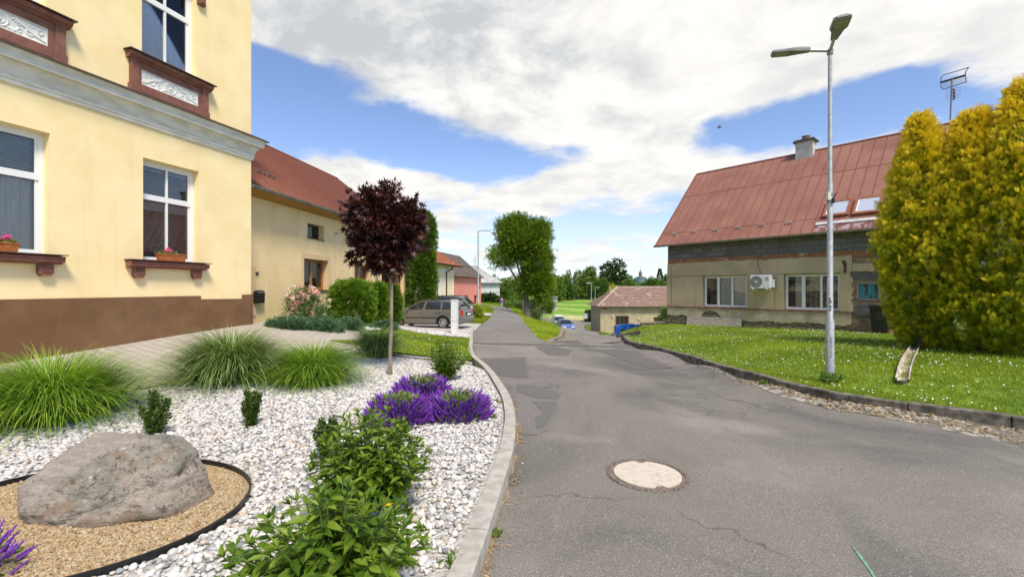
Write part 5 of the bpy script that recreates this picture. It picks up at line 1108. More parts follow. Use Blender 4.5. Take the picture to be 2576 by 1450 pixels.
mb = MB(); q = P(1192.5, 700, 80); q2 = P(1192.5, 648, 80); an2 = thing('roof_aerial', 'thin aerial mast standing on the pale roof beside the far lamp', 'aerial', q)
mb.tube([q-Vector((0, 0, .5)), q2], .035, 5).build('mast', galv, an2); mb = MB()
for i in range(4): mb.tube([q2+Vector((-.3, 0, -.2-i*.22)), q2+Vector((.3, 0, -.2-i*.22))], .02, 4)
mb.build('element', galv, an2)
# ---------------- white meter cabinet ----------------
cb_ = G(1143, 840, .09); c0 = H(cb_.x, cb_.y)+.05; ct = P(1143, 754.5, cb_.y).z; wC = 15/F*cb_.y
cab = thing('utility_cabinet', 'slim white utility cabinet standing in the gravel strip in front of the parked estate car', 'utility cabinet', (cb_.x, cb_.y, c0))
ang = R(-12); hC = ct-c0
MB().box((cb_.x, cb_.y+.1, c0+hC*.20), (wC*.98, .24, hC*.40), ang).build('base', steel_w, cab)
MB().box((cb_.x, cb_.y+.1, c0+hC*.70+.004), (wC, .25, hC*.59), ang).build('door', steel_w, cab, bevel=.006)
MB().box((cb_.x, cb_.y+.1, ct+.01), (wC*1.08, .29, .03), ang).build('lid', steel_w, cab, bevel=.008)
MB().box((cb_.x+wC*.4, cb_.y-.03, c0+hC*.46), (.02, .02, .05), ang).build('lock', galv_d, cab)
# ---------------- manhole ----------------
mh = G(1628, 1193, 0); zM = lambda x, y: H(x, y)
mhr = thing('manhole_cover', 'round pale concrete-filled manhole cover with cast iron rim in the road', 'manhole cover', (mh.x, mh.y, H(mh.x, mh.y)))
Nm = Vector((H(mh.x-.3, mh.y)-H(mh.x+.3, mh.y), H(mh.x, mh.y-.3)-H(mh.x, mh.y+.3), .6)).normalized(); q_ = Nm.to_track_quat('Z', 'Y').to_matrix(); rm = .31
iron = mat('cast_iron', (.13, .105, .082), (.22, .18, .145), 30, .8, .5, 120, .003)
mb = MB().lathe((mh.x, mh.y, H(mh.x, mh.y)), [(rm+.055, -.02), (rm+.055, .007), (rm+.02, .010), (rm+.018, .004), (rm-.005, .003), (rm-.005, -.02)], 56, q_); rimmb = mb
lidp = []
for i in range(72):
    a = 2*math.pi*i/72; r = rm-.012
    for ac_ in (R(128), R(-58)):
        da_ = (a-ac_+math.pi) % (2*math.pi)-math.pi
        if abs(da_) < .13: r -= .045
    lidp.append(Vector((r*math.cos(a), r*math.sin(a), 0)))
base_ = Vector((mh.x, mh.y, H(mh.x, mh.y)))
MB().lathe(base_, [(rm-.004, -.02), (rm-.004, .004)], 48, q_).build('frame_seat', iron, mhr)
mb = MB(); mb.add([base_+q_@(p+Vector((0, 0, .013))) for p in lidp]+[base_+q_@(p+Vector((0, 0, .0))) for p in lidp], [tuple(range(72))]+[(i, (i+1) % 72, 72+(i+1) % 72, 72+i) for i in range(72)])
mb.build('lid', mat('pale_concrete', (.58, .505, .42), (.46, .39, .31), 16, .85, .4, 120, .002, lo=.45, hi=.75, detail=9), mhr)
mb = rimmb
for i in range(44):
    a = 2*math.pi*i/44; c_ = base_+q_@Vector(((rm+.037)*math.cos(a), (rm+.037)*math.sin(a), .011)); mb.box(c_, (.03, .012, .006), ax=q_@Matrix.Rotation(a, 3, 'Z'))
mb.build('rim', iron, mhr)
# ---------------- half pipe on the lawn ----------------
c0_, c1_ = G(2270, 962, 0), G(2304, 872, 0); ch = thing('half_pipe', 'old concrete half-pipe channel lying on the lawn at the foot of the cypresses', 'drain channel', (c0_.x, c0_.y, c0_.z))
mb = MB(); vs = []; a_ = c0_+Vector((0, 0, .09)); b_ = c1_+Vector((0, 0, .07)); sd = (b_-a_).cross(Vector((0, 0, 1))).normalized()
for i in range(9):
    f = i/8; c_ = a_.lerp(b_, f); c_.z = float(zlawn(np.array([[c_.x, c_.y]]))[0])+.085
    for rr in (.085, .068):
        for j in range(9): q = math.pi*j/8; vs.append(c_+sd*math.cos(q)*rr-Vector((0, 0, 1))*math.sin(q)*rr)
for i in range(8):
    for j in range(8): mb_ = i*18+j; mb.f.append((mb_, mb_+1, mb_+19, mb_+18)); mb.f.append((mb_+9, mb_+10, mb_+28, mb_+27))
    for j in (0, 8): mb.f.append((i*18+j, i*18+9+j, (i+1)*18+9+j, (i+1)*18+j))
mb.f += []; mb.v = [tuple(v) for v in vs]
mb.build('channel', mat('worn_concrete_pipe', (.36, .28, .20), (.56, .50, .43), 9, .9, .8, 50, .006), ch)
MB().box(c0_+Vector((0, .03, -.0)), (.15, .08, .05), R(20)).build('support_block', black_rub, ch)
# ---------------- edging round the grit bed ----------------
mb = MB(); vs = []; n_ = len(disk)
for x, y in disk:
    d = Vector((x-(C_d.x-.22), y-(C_d.y-.05))).normalized(); h = H(x, y)
    vs += [(x, y, h), (x, y, h+.125), (x+d.x*.014, y+d.y*.014, h+.125), (x+d.x*.014, y+d.y*.014, h)]
mb.add(vs, [(i*4+j, i*4+(j+1) % 4, ((i+1) % n_)*4+(j+1) % 4, ((i+1) % n_)*4+j) for i in range(n_) for j in range(4)])
setp(mb.build('bed_edging', black_pl), 'black plastic edging strip curving round the tan gravel bed of the boulder', 'garden edging')
# ---------------- walls by the lower road ----------------
rub2 = brickmat('retaining_stone', (.30, .26, .19), (.40, .36, .27), (.13, .10, .06), 1.0, .35, .16, .03, rot=(R(90), 0, R(75)), bump=1, warp=.2, bdist=.05)
rw = thing('retaining_wall', 'low stone retaining wall holding the grass bank between the lane and the lower road', 'wall', (1.6, 17, H(1.6, 17)))
wl = [(1.42, 16.9), (1.72, 18.2), (2.35, 21.6), (3.2, 27.5), (3.55, 31)]; tops = [-.02, .04, .10, .2, .2]; mb = MB(); cp_ = MB()
for i in range(4):
    a, b = Vector(wl[i]), Vector(wl[i+1]); t_ = (b-a).normalized(); nn = Vector((-t_.y, t_.x))*.17; q = []
    za, zb_ = H(a.x+.25, a.y), H(b.x+.25, b.y)
    mb.hexa([(a.x, a.y, za-.3), (b.x, b.y, zb_-.3), (b.x+nn.x, b.y+nn.y, zb_-.3), (a.x+nn.x, a.y+nn.y, za-.3), (a.x-nn.x*.2, a.y, za+tops[i]), (b.x-nn.x*.2, b.y, zb_+tops[i+1]), (b.x+nn.x, b.y+nn.y, zb_+tops[i+1]), (a.x+nn.x, a.y+nn.y, za+tops[i])])
    cp_.hexa([(a.x+.03, a.y, za+tops[i]+.001), (b.x+.03, b.y, zb_+tops[i+1]+.001), (b.x+nn.x*1.15, b.y+nn.y*1.15, zb_+tops[i+1]+.001), (a.x+nn.x*1.15, a.y+nn.y*1.15, za+tops[i]+.001), (a.x+.03, a.y, za+tops[i]+.04), (b.x+.03, b.y, zb_+tops[i+1]+.04), (b.x+nn.x*1.15, b.y+nn.y*1.15, zb_+tops[i+1]+.04), (a.x+nn.x*1.15, a.y+nn.y*1.15, za+tops[i]+.04)])
mb.build('stonework', rub2, rw); cp_.build('coping', mat('coping_stone', (.28, .24, .17), (.20, .17, .12), 5, .95, .6, 30, .01), rw)
lw0, lw1 = G(1621, 815, .1), FR.pt(-.05, 0, .1); lw0 = Vector((5.95, 20.6, 0))
lw = thing('low_wall', 'low dark stone wall running from the corner of the old house to the blue tarpaulin', 'wall', (lw0.x, lw0.y, H(lw0.x, lw0.y)))
zw = EYE-1.62; mb = MB(); a = Vector((5.98, 20.75, 0)); b = Vector((7.25, 20.95, 0)); 
mb.hexa([(a.x, a.y, zw-.9), (b.x, b.y, zw-.9), (b.x, b.y+.2, zw-.9), (a.x, a.y+.2, zw-.9), (a.x, a.y, zw), (b.x, b.y, zw+.03), (b.x, b.y+.2, zw+.03), (a.x, a.y+.2, zw)]); mb.build('stonework', mat('dark_wall_stone', (.15, .12, .08), (.24, .19, .12), 5, .95, .8, 20, .02), lw)
mb = MB().hexa([(a.x-.03, a.y-.04, zw+.002), (b.x, b.y-.04, zw+.032), (b.x, b.y+.24, zw+.032), (a.x-.03, a.y+.24, zw+.002), (a.x-.03, a.y-.04, zw+.05), (b.x, b.y-.04, zw+.08), (b.x, b.y+.24, zw+.08), (a.x-.03, a.y+.24, zw+.05)]); mb.build('coping', mat('coping_dark', (.22, .18, .13), (.30, .26, .19), 6, .95), lw)
ed0, ed1 = G(1551, 848, .02), G(1611, 838, .02)
mb = MB(); a, b = ed0, ed1; mb.hexa([(a.x, a.y, a.z-.2), (b.x, b.y, b.z-.2), (b.x, b.y+.14, b.z-.2), (a.x, a.y+.14, a.z-.2), (a.x, a.y, a.z+.10), (b.x, b.y, b.z+.12), (b.x, b.y+.14, b.z+.12), (a.x, a.y+.14, a.z+.10)])
setp(mb.build('stone_edging', kerb_old), 'short stone edging in the grass below the blue tarpaulin', 'stone edging')
# ---------------- tarpaulin over the wood stack ----------------
dT = 25.5; zT = P(0, 842, dT).z
def TP(px, py, dd=0): return P(px, py, dT+dd)
tp = thing('corrugated_sheet', 'white corrugated metal sheet standing on edge under the blue tarpaulin', 'metal sheet', TP(1600, 842))
mb = MB(); vs = []; k = 60; y0_, y1_ = 822, 842
for i in range(k+1):
    py = y0_+(y1_-y0_)*i/k; off = .03*math.sin(i/k*2*math.pi*7); vs += [TP(1580, py+2, off), TP(1617, py-2.5, off)]
mb.add(vs, [(2*i, 2*i+1, 2*i+3, 2*i+2) for i in range(k)])
vs = [v+Vector((0, .004, 0)) for v in vs]; mb.add(vs, [(2*i, 2*i+1, 2*i+3, 2*i+2) for i in range(k)]); mb.build('sheet', mat('white_corrugated', (.62, .60, .55), (.50, .47, .42), 5, .6), tp, smooth=True)
ws = thing('wood_stack', 'small stack of split logs under the blue tarpaulin', 'log stack', TP(1562, 842, .3))
mb = MB()
for j in range(5):
    for i in range(14):
        px = 1553+i*4.5; c_ = TP(px, 838-j*4.0, .15+random.uniform(0, .06)); mb.tube([c_, c_+Vector((.03, .8, 0))], .048, 6)
mb.build('logs', mat('split_logs', (.30, .21, .12), (.14, .10, .065), 12, .95), ws)
tarp = thing('tarpaulin', 'bright blue tarpaulin draped over the wood stack beside the lower road', 'tarpaulin', TP(1580, 820))
nx_, ny_ = 44, 20; vs = []
for i in range(nx_+1):
    u = i/nx_; px = 1549+(1617.5-1549)*u
    top_ = 815.2+1.0*math.sin(u*9)+(5*max(0, .12-u)/.12)
    hang = 833-(9.5 if u > .52 else 0)+2.2*math.sin(u*17)+1.3*math.sin(u*41)
    if u < .16: hang = 843-6*u
    elif .16 < u < .3: hang = 827+1.5*math.sin(u*40)
    elif .3 < u < .48: hang = 834-20*abs(u-.39)
    if .66 < u < .8: hang += 4.5*(1-abs(u-.73)/.07)
    for j in range(ny_+1):
        v = j/ny_; fold = .035*math.sin(u*46+v*2.5)*min(1, v*2)+.02*math.sin(u*23-v*7)
        if v < .3: p_ = TP(px, top_-.3*math.sin(u*30), .75*(1-v/.3))
        else: p_ = TP(px-(4.0*(v-.3) if u < .1 else 0), top_+(hang-top_)*(v-.3)/.7, -.08+fold)
        vs.append(p_+Vector((0, 0, .02*math.sin(u*31+v*9)*(1 if v < .3 else .3))))
mb = MB().add(vs, [(i*(ny_+1)+j, (i+1)*(ny_+1)+j, (i+1)*(ny_+1)+j+1, i*(ny_+1)+j+1) for i in range(nx_) for j in range(ny_)])
o = mb.build('sheet', blue_tarp_m, tarp, smooth=True); sm = o.modifiers.new('solid', 'SOLIDIFY'); sm.thickness = .01
# ---------------- cars ----------------
def paint(name, c, metal=.5, rough=.32):
    m = mat(name, c, rough=rough, metal=metal, coat=.7); return m
tyre_m = black_rub; rim_m = mat('alloy_rim', (.48, .47, .45), rough=.32, metal=.6); trimk = mat('car_black_trim', (.022, .022, .022), rough=.55)
carglass = mat('car_window_glass', (.022, .028, .026), rough=.04, spec=.9); lamp_r = mat('red_tail_light', (.52, .02, .02), rough=.15, coat=.5); lamp_w = mat('clear_headlight', (.72, .74, .76), rough=.12, coat=.6)
def interp(tab, x):
    xs = [a for a, _ in tab]; ys = [b for _, b in tab]
    return float(np.interp(x, xs, ys))
def car(name, label, loc, rz, body, S, group=None, detail=True):
    root = thing(name, label, 'car', loc, group, rz)
    xf, xr, wb_, W2 = S['xf'], S['xr'], S['wb'], S['w']/2; rw_ = S.get('rw', .315); Ra = rw_+.055
    belt = S['belt']; roof = S['roof']; xs = np.arange(xr, xf+.001, .05).tolist()+[xf]
    def hw(x):
        e = 1.0
        if x > xf-.55: e -= .16*((x-(xf-.55))/.55)**2.2
        if x < xr+.45: e -= .11*(((xr+.45)-x)/.45)**2.2
        return W2*e
    def zbt(x):
        z = .23+(.10 if x > xf-.12 or x < xr+.12 else 0)*.6
        for xw in (0, -wb_):
            if abs(x-xw) < Ra: z = max(z, rw_+math.sqrt(Ra**2-(x-xw)**2))
        return z
    ring = []; vs = []; K = 7
    for x in xs:
        w_ = hw(x); zt_ = interp(belt, x); zb_ = min(zbt(x), zt_-.1); zm = min(.62, zt_-.06); zm = max(zm, zb_+.02)
        h = [(w_*.93, zb_), (w_*.995, zb_+(zm-zb_)*.35), (w_, zm), (w_*.975, zm+(zt_-zm)*.65), (w_*.93, zt_), (w_*.6, zt_+.018), (0, zt_+.028)]
        vs += [(x, y, z) for y, z in h]+[(x, -y, z) for y, z in h[:-1][::-1]]
    m_ = 2*K-1; mb = MB(); mb.add(vs, [(i*m_+j, i*m_+j+1, (i+1)*m_+j+1, (i+1)*m_+j) for i in range(len(xs)-1) for j in range(m_-1)]+[tuple(range(m_)), tuple((len(xs)-1)*m_+j for j in range(m_))])
    b_ = mb.build('body', body, root, smooth=True, local=True)
    # arch liners, underbody
    mb = MB(); mb.box(((xf+xr)/2, 0, .40), (xf-xr-.5, S['w']-.42, .34))
    for xw in (0, -wb_): mb.box((xw, 0, .5), (.66, S['w']-.50, .44))
    mb.build('underbody', trimk, root, local=True)
    # greenhouse
    gx_ = np.linspace(roof[0][0], roof[-1][0], 40); vs = []; vr = []
    for x in gx_:
        zr = interp(roof, x); zb_ = interp(belt, x)-.01; f = min(1, max(0, (zr-zb_)/.48)); wbt = hw(x)*.925; wr = wbt-.17*f
        h = [(wbt, zb_), (wbt-(wbt-wr)*.9, zb_+(zr-zb_)*.88), (wr-.05, zr-.01), (wr*.5, zr+.012), (0, zr+.018)]
        vs += [(x, y, z) for y, z in h]+[(x, -y, z) for y, z in h[:-1][::-1]]
    m2 = 9; mb = MB(); mb.add(vs, [(i*m2+j, i*m2+j+1, (i+1)*m2+j+1, (i+1)*m2+j) for i in range(39) for j in range(m2-1)]+[tuple(range(m2)), tuple(39*m2+j for j in range(m2))])
    gl = mb.build('windows', carglass, root, smooth=True, local=True)
    # roof skin over the flat part
    ra, rb_ = S['roofspan']; mb = MB(); vs = []; xs2 = np.linspace(ra, rb_, 16)
    def gh(x, y):
        zr = interp(roof, x); zb_ = interp(belt, x)-.01; f = min(1, max(0, (zr-zb_)/.48)); wbt = hw(x)*.925; wr = wbt-.17*f; return zr, zb_, wbt, wr
    for x in xs2:
        zr, zb_, wbt, wr = gh(x, 0); h = [(wr+.02, zr-.06), (wr+.012, zr-.02), (wr-.045, zr+.006), (wr*.5, zr+.03), (0, zr+.036)]
        vs += [(x, y, z) for y, z in h]+[(x, -y, z) for y, z in h[:-1][::-1]]
    mb.add(vs, [(i*9+j, i*9+j+1, (i+1)*9+j+1, (i+1)*9+j) for i in range(15) for j in range(8)]); mb.build('roof', body, root, smooth=True, local=True)
    # pillars
    for x0, x1, xt0, xt1 in S['pillars']:
        for sd in (-1, 1):
            q = []; mb = MB()
            for xa, xb in ((x0, xt0), (x1, xt1)):
                _, zb_, wbt, _w = gh(xa, 0); zr, zbb, wbt2, wr = gh(xb, 0); q.append((xa, xb, zb_, wbt, zr, wr, wbt2, zbb))
            (a0, t0, z0, w0, zr0, wr0, _, _), (a1, t1, z1, w1, zr1, wr1, _, _) = q
            zt0, zt1 = zr0-.045, zr1-.045
            mb.hexa([(a0, sd*(w0-.03), z0-.02), (a1, sd*(w1-.03), z1-.02), (a1, sd*(w1+.012), z1-.02), (a0, sd*(w0+.012), z0-.02), (t0, sd*(wr0-.03), zt0), (t1, sd*(wr1-.03), zt1), (t1, sd*(wr1+.022), zt1), (t0, sd*(wr0+.022), zt0)])
            mb.build('pillar', body, root, local=True)
    for xw in (0, -wb_):
        for sd in (-1, 1):
            Mx = Matrix.Rotation(R(90)*sd*-1, 3, 'X'); c_ = (xw, sd*(W2-.115), rw_); rr = rw_
            mb = MB().lathe(c_, [(rr*.62, -.09), (rr*.93, -.095), (rr, -.06), (rr, .06), (rr*.93, .095), (rr*.66, .085), (rr*.64, .05)], 28, Mx); wh = mb.build('wheel', tyre_m, root, smooth=True, local=True)
            mb = MB(); Y = Mx@Vector((0, 0, 1))
            for i in range(28): 
                pass
            mb.tube([Vector(c_)+Y*.07+Vector((math.cos(a), 0, math.sin(a)))*rr*.62 for a in np.linspace(0, 2*math.pi, 29)], .018, 6)
            for i in range(6):
                a = 2*math.pi*i/6+.2; dv = Vector((math.cos(a), 0, math.sin(a))); tv = Vector((-math.sin(a), 0, math.cos(a))); p0 = Vector(c_)+Y*.085; p1 = Vector(c_)+Y*.07+dv*rr*.62
                mb.hexa([p0-tv*.035-Y*.03, p1-tv*.03-Y*.03, p1+tv*.03-Y*.03, p0+tv*.035-Y*.03, p0-tv*.035, p1-tv*.03, p1+tv*.03, p0+tv*.035])
            mb.lathe(Vector(c_)+Y*.06, [(.055, 0), (.05, .035), (.0, .04)], 12, Mx); mb.build('rim', rim_m, wh, local=True)
            MB().lathe(Vector(c_)+Y*.005, [(rr*.6, 0), (rr*.6, .01)], 24, Mx).build('brake_disc', trimk, wh, local=True)
    for nm, m, c_, d in S['boxes']:
        for sd in ((-1, 1) if abs(c_[1]) > .05 else (1,)):
            o = MB().box((c_[0], c_[1]*sd, c_[2]), d).build(nm, m, root, local=True, bevel=min(d)*.3)
    mb = MB(); xd = S['mirror']; 
    for sd in (-1, 1):
        MB().ball((xd, sd*(W2+.07), interp(belt, xd)+.06), (.07, .11, .07), seg=10, ring=6).build('wing_mirror', S.get('mirm', body), root, smooth=True, local=True)
    if detail:
        mb = MB(); 
        for xl in S.get('doors', []):
            for sd in (-1, 1): mb.tube([(xl, sd*(hw(xl)*.96), .30), (xl+.01, sd*(hw(xl)*1.0+.001), .62), (xl, sd*(hw(xl)*.975+.002), interp(belt, xl)-.08)], .0055, 4)
        mb.build('door_gap', trimk, root, local=True)
    return root
grey_brown = paint('metallic_grey_brown', (.185, .172, .158), .45, .35)
SK = dict(xf=.88, xr=-3.69, wb=2.58, w=1.77, rw=.32, belt=[(-3.69, .70), (-3.64, .95), (-3.45, 1.0), (-2, .985), (-.3, .965), (.25, .89), (.7, .77), (.84, .66), (.88, .5)],
          roof=[(-3.60, .99), (-3.22, 1.38), (-2.9, 1.43), (-1.6, 1.47), (-1.15, 1.44), (-.35, .98)], roofspan=(-3.26, -1.1), pillars=[(-.42, -.28, -1.2, -1.1), (-1.52, -1.40, -1.62, -1.52), (-2.52, -2.42, -2.48, -2.40), (-3.60, -3.36, -3.24, -3.08)], mirror=-.62, doors=[-.42, -1.46, -2.42],
          boxes=[('tail_light', lamp_r, (-3.60, .72, .84), (.13, .26, .30)), ('headlight', lamp_w, (.72, .62, .70), (.22, .32, .15)), ('rear_bumper', grey_brown, (-3.64, 0, .47), (.20, 1.62, .28)), ('number_plate', white_p, (-3.715, 0, .74), (.02, .50, .12)), ('plate_recess', trimk, (-3.70, 0, .76), (.02, .72, .20)),
                 ('side_moulding', trimk, (-1.35, .885, .56), (1.95, .025, .05)), ('rear_window', carglass, (-3.44, 0, 1.17), (.04, 1.0, .2)), ('door_handle', grey_brown, (-1.30, .865, .84), (.20, .05, .035)), ('door_handle', grey_brown, (-2.26, .865, .85), (.20, .05, .035)), ('roof_rail', trimk, (-2.15, .60, 1.49), (1.9, .035, .035)), ('sill', trimk, (-1.3, .80, .235), (1.9, .08, .07)), ('front_bumper', grey_brown, (.82, 0, .44), (.14, 1.5, .26))])
rwp = G(1115, 826, .0); d_r = 23.4; X_r = (1115-CX)/F*d_r; d_f = 24.0; X_f = (1006.5-CX)/F*(d_f+.1)
dirc = Vector((X_f-X_r, d_f-d_r)).normalized(); angc = math.atan2(dirc.y, dirc.x)
# the near side of the car faces the camera: front axle centre is the origin
side = Vector((-dirc.y, dirc.x)); side = side if side.y > 0 else -side
fo = Vector((X_r, d_r))+dirc*2.58+side*.80
zc = H(fo.x, fo.y)+.03; car('estate_car', 'grey-brown metallic estate car with roof rails parked across the concrete driveway', (fo.x, fo.y, zc), angc, grey_brown, SK)
dk_p = paint('dark_grey_paint', (.085, .08, .07), .4, .3)
S2 = dict(SK); S2['belt'] = [(x, z+.10) for x, z in SK['belt']]; S2['roof'] = [(x, z+.13) for x, z in SK['roof']]
S2['boxes'] = [('tail_light', lamp_r, (-3.58, .76, 1.0), (.13, .16, .42)), ('headlight', lamp_w, (.72, .62, .76), (.22, .32, .15)), ('rear_bumper', trimk, (-3.66, 0, .50), (.20, 1.62, .26)), ('number_plate', white_p, (-3.72, 0, .84), (.02, .50, .12)), ('roof_rail', trimk, (-2.15, .60, 1.63), (1.9, .04, .04)), ('front_bumper', dk_p, (.82, 0, .48), (.14, 1.5, .28))]
d2_ = 30.8; X2 = (1176-CX)/F*d2_; a2 = math.atan2(.30, -1); dv = Vector((math.cos(a2), math.sin(a2))); o2 = Vector((X2, d2_))+dv*3.45
car('dark_car', 'dark grey car standing behind the estate car, only its rear end showing', (o2.x, o2.y, H(o2.x, o2.y)+.02), a2, dk_p, S2)
blue_p = paint('bright_blue_paint', (.03, .12, .50), .3, .3); sil_p = paint('silver_white_paint', (.58, .62, .66), .3, .3)
def hatch(pt, extra=(), rl=False):
    bx = [('headlight', lamp_w, (.70, .66, .70), (.26, .30, .17)), ('grille', trimk, (.84, 0, .66), (.06, .72, .10)), ('lower_grille', trimk, (.87, 0, .40), (.05, 1.1, .16)), ('front_bumper', pt, (.82, 0, .48), (.14, 1.62, .18)), ('number_plate', white_p, (.905, 0, .48), (.02, .46, .10)), ('tail_light', lamp_r, (-3.28, .70, .86), (.1, .2, .2))]
    return dict(xf=.88, xr=-3.33, wb=2.55, w=1.76, rw=.31, belt=[(-3.33, .60), (-3.28, .92), (-3.0, 1.0), (-2, .99), (-.3, .97), (.25, .90), (.7, .78), (.84, .66), (.88, .45)],
          roof=[(-3.20, 1.0), (-2.85, 1.38), (-2.5, 1.44), (-1.5, 1.49), (-1.1, 1.45), (-.30, .98)], roofspan=(-2.9, -1.05), pillars=[(-.40, -.26, -1.16, -1.06), (-1.5, -1.40, -1.6, -1.52), (-3.15, -2.75, -2.8, -2.55)], mirror=-.55, doors=[-.4, -1.46], boxes=bx+list(extra))
d3 = 58.; X3 = (1427-CX)/F*d3; a3 = math.atan2(-1, -.02+.05); a3 = math.atan2(-1.0, .10)
bc = car('blue_hatchback', 'bright blue hatchback parked facing the camera at the side of the lower road', (X3, d3, H(X3, d3)+.02), a3, blue_p, hatch(blue_p))
MB().tube([Vector((.885, .07*math.cos(a), .68+.07*math.sin(a))) for a in np.linspace(0, 2*math.pi, 17)], .014, 5).tube([Vector((.885, y, .68+z)) for y, z in ((-.05, .045), (-.02, -.05), (0, .0), (.02, -.05), (.05, .045))], .01, 4).build('emblem', rim_m, bc, local=True)
d4_ = 64.5; X4 = (1410-CX)/F*d4_
S4 = hatch(sil_p, [('roof_box', white_p, (-1.9, 0.02, 1.60), (1.5, 1.2, .16))])
car('silver_hatchback', 'silver car with a pale roof load parked behind the bright blue hatchback', (X4, d4_, H(X4, d4_)+.02), a3, sil_p, S4)
# ---------------- person walking away up the lane ----------------
pw = G(1262, 772.3, 0); pw = Vector((P(1262, 772, 74).x, 74, 0)); pz = H(pw.x, pw.y); sc_ = 24.4/F*74/1.68
per = thing('person', 'person in pink jumper and pale blue jeans walking away up the lane', 'person', (pw.x, pw.y, pz))
def skin(name, joints, edges, m, parent, sub=2):
    me = bpy.data.meshes.new(name); me.from_pydata([(x*sc_, y*sc_, z*sc_) for x, y, z, _ in joints], edges, []); me.materials.append(m)
    o = bpy.data.objects.new(name, me); link(o, parent); md = o.modifiers.new('skin', 'SKIN')
    for i, j in enumerate(joints): me.skin_vertices[0].data[i].radius = (j[3]*sc_, j[3]*sc_)
    me.skin_vertices[0].data[0].use_root = True; s = o.modifiers.new('sub', 'SUBSURF'); s.levels = s.render_levels = sub; md.use_smooth_shade = True; return o
skin_m = mat('skin', (.62, .38, .27), rough=.6)
J = [(0, 0, .92, .13), (0, 0, 1.08, .115), (0, 0, 1.27, .14), (0, .01, 1.40, .10), (0, .01, 1.45, .055), (0, .02, 1.56, .095), (0, .02, 1.62, .085),
     (-.10, 0, .86, .085), (-.10, .08, .47, .06), (-.10, .02, .09, .04), (-.10, .16, .035, .035), (.10, 0, .86, .085), (.10, -.05, .47, .06), (.10, -.18, .12, .04), (.10, -.08, .03, .035),
     (-.18, 0, 1.36, .055), (-.25, .02, 1.10, .042), (-.22, .16, .92, .032), (-.21, .22, .86, .028), (.18, 0, 1.36, .055), (.26, .0, 1.10, .042), (.20, .15, .98, .032), (.16, .21, .96, .028)]
Ed = [(0, 1), (1, 2), (2, 3), (3, 4), (4, 5), (5, 6), (0, 7), (7, 8), (8, 9), (9, 10), (0, 11), (11, 12), (12, 13), (13, 14), (3, 15), (15, 16), (16, 17), (17, 18), (3, 19), (19, 20), (20, 21), (21, 22)]
skin('body', J, Ed, skin_m, per)
g_ = .018
skin('jumper', [(0, 0, .95, .15), (0, 0, 1.08, .14), (0, 0, 1.27, .155), (0, .01, 1.39, .115), (-.18, 0, 1.36, .07), (-.25, .02, 1.10, .06), (-.225, .14, .94, .05), (.18, 0, 1.36, .07), (.26, 0, 1.10, .06), (.21, .13, 1.0, .05)], [(0, 1), (1, 2), (2, 3), (3, 4), (4, 5), (5, 6), (3, 7), (7, 8), (8, 9)], mat('pink_lilac_knit', (.62, .22, .42), rough=.9), per)
skin('jeans', [(0, 0, .93, .145), (-.10, 0, .84, .10), (-.10, .08, .47, .075), (-.10, .03, .12, .06), (.10, 0, .84, .10), (.10, -.05, .47, .075), (.10, -.17, .15, .06)], [(0, 1), (1, 2), (2, 3), (0, 4), (4, 5), (5, 6)], mat('pale_denim', (.42, .52, .66), rough=.9), per)
skin('hair', [(0, .0, 1.50, .085), (0, .0, 1.60, .108), (0, .01, 1.655, .09)], [(0, 1), (1, 2)], mat('auburn_hair', (.22, .05, .025), rough=.7), per)
for sd in (-1, 1): skin('shoe', [(sd*.10, .0 if sd < 0 else -.19, .06, .045), (sd*.10, .14 if sd < 0 else -.08, .045, .045)], [(0, 1)], mat('pale_shoe', (.6, .6, .6), rough=.7), per, 1)
bagp = thing('bag', 'purple bag carried on the back of the person in the pink jumper', 'bag', (pw.x, pw.y-.17*sc_, pz+1.02*sc_))
MB().box((0, -.03*sc_, .04*sc_), (.34*sc_, .14*sc_, .26*sc_)).build('pouch', mat('purple_fabric', (.22, .05, .40), rough=.8), bagp, local=True, bevel=.03)
MB().tube([(-.16*sc_, -.02*sc_, .14*sc_), (-.13*sc_, -.0, .36*sc_), (-.08*sc_, .12*sc_, .44*sc_)], .018, 5).build('strap', mat('purple_strap', (.13, .04, .25), rough=.8), bagp, local=True)
# ---------------- bird ----------------
bp_ = P(1810, 319, 36); bd_ = thing('bird', 'small dark bird flying in front of the clouds left of the tall lamp', 'bird', bp_); bm_ = mat('bird_feathers', (.03, .03, .035), (.07, .07, .075), 20, .8)
mb = MB(); rings = [(-.20, .006, .03), (-.15, .02, .012), (-.08, .035, .035), (0, .05, .048), (.08, .042, .042), (.12, .022, .022), (.15, .028, .028), (.18, .02, .02), (.205, .006, .005)]
vs = []
for x, w_, h_ in rings: vs += [(x*.35, w_*math.cos(a), x+h_*math.sin(a)) for a in [2*math.pi*k/8 for k in range(8)]]
mb.add(vs, [(i*8+j, i*8+(j+1) % 8, (i+1)*8+(j+1) % 8, (i+1)*8+j) for i in range(8) for j in range(8)])
for sd in (-1, 1): mb.add([(.0, sd*.03, .06), (-.02, sd*.03, -.05), (.02, sd*.16, -.10), (.06, sd*.17, -.03), (.03, sd*.12, .06), (.0, sd*.03, .045), (-.03, sd*.03, -.06), (.01, sd*.16, -.105), (.05, sd*.17, -.035), (.02, sd*.12, .05)], [(0, 1, 2, 3, 4), (5, 6, 7, 8, 9), (0, 1, 6, 5), (1, 2, 7, 6), (2, 3, 8, 7), (3, 4, 9, 8), (4, 0, 5, 9)])
o = mb.build('body', bm_, bd_, smooth=True, local=True); bd_.rotation_euler = (0, 0, R(70))
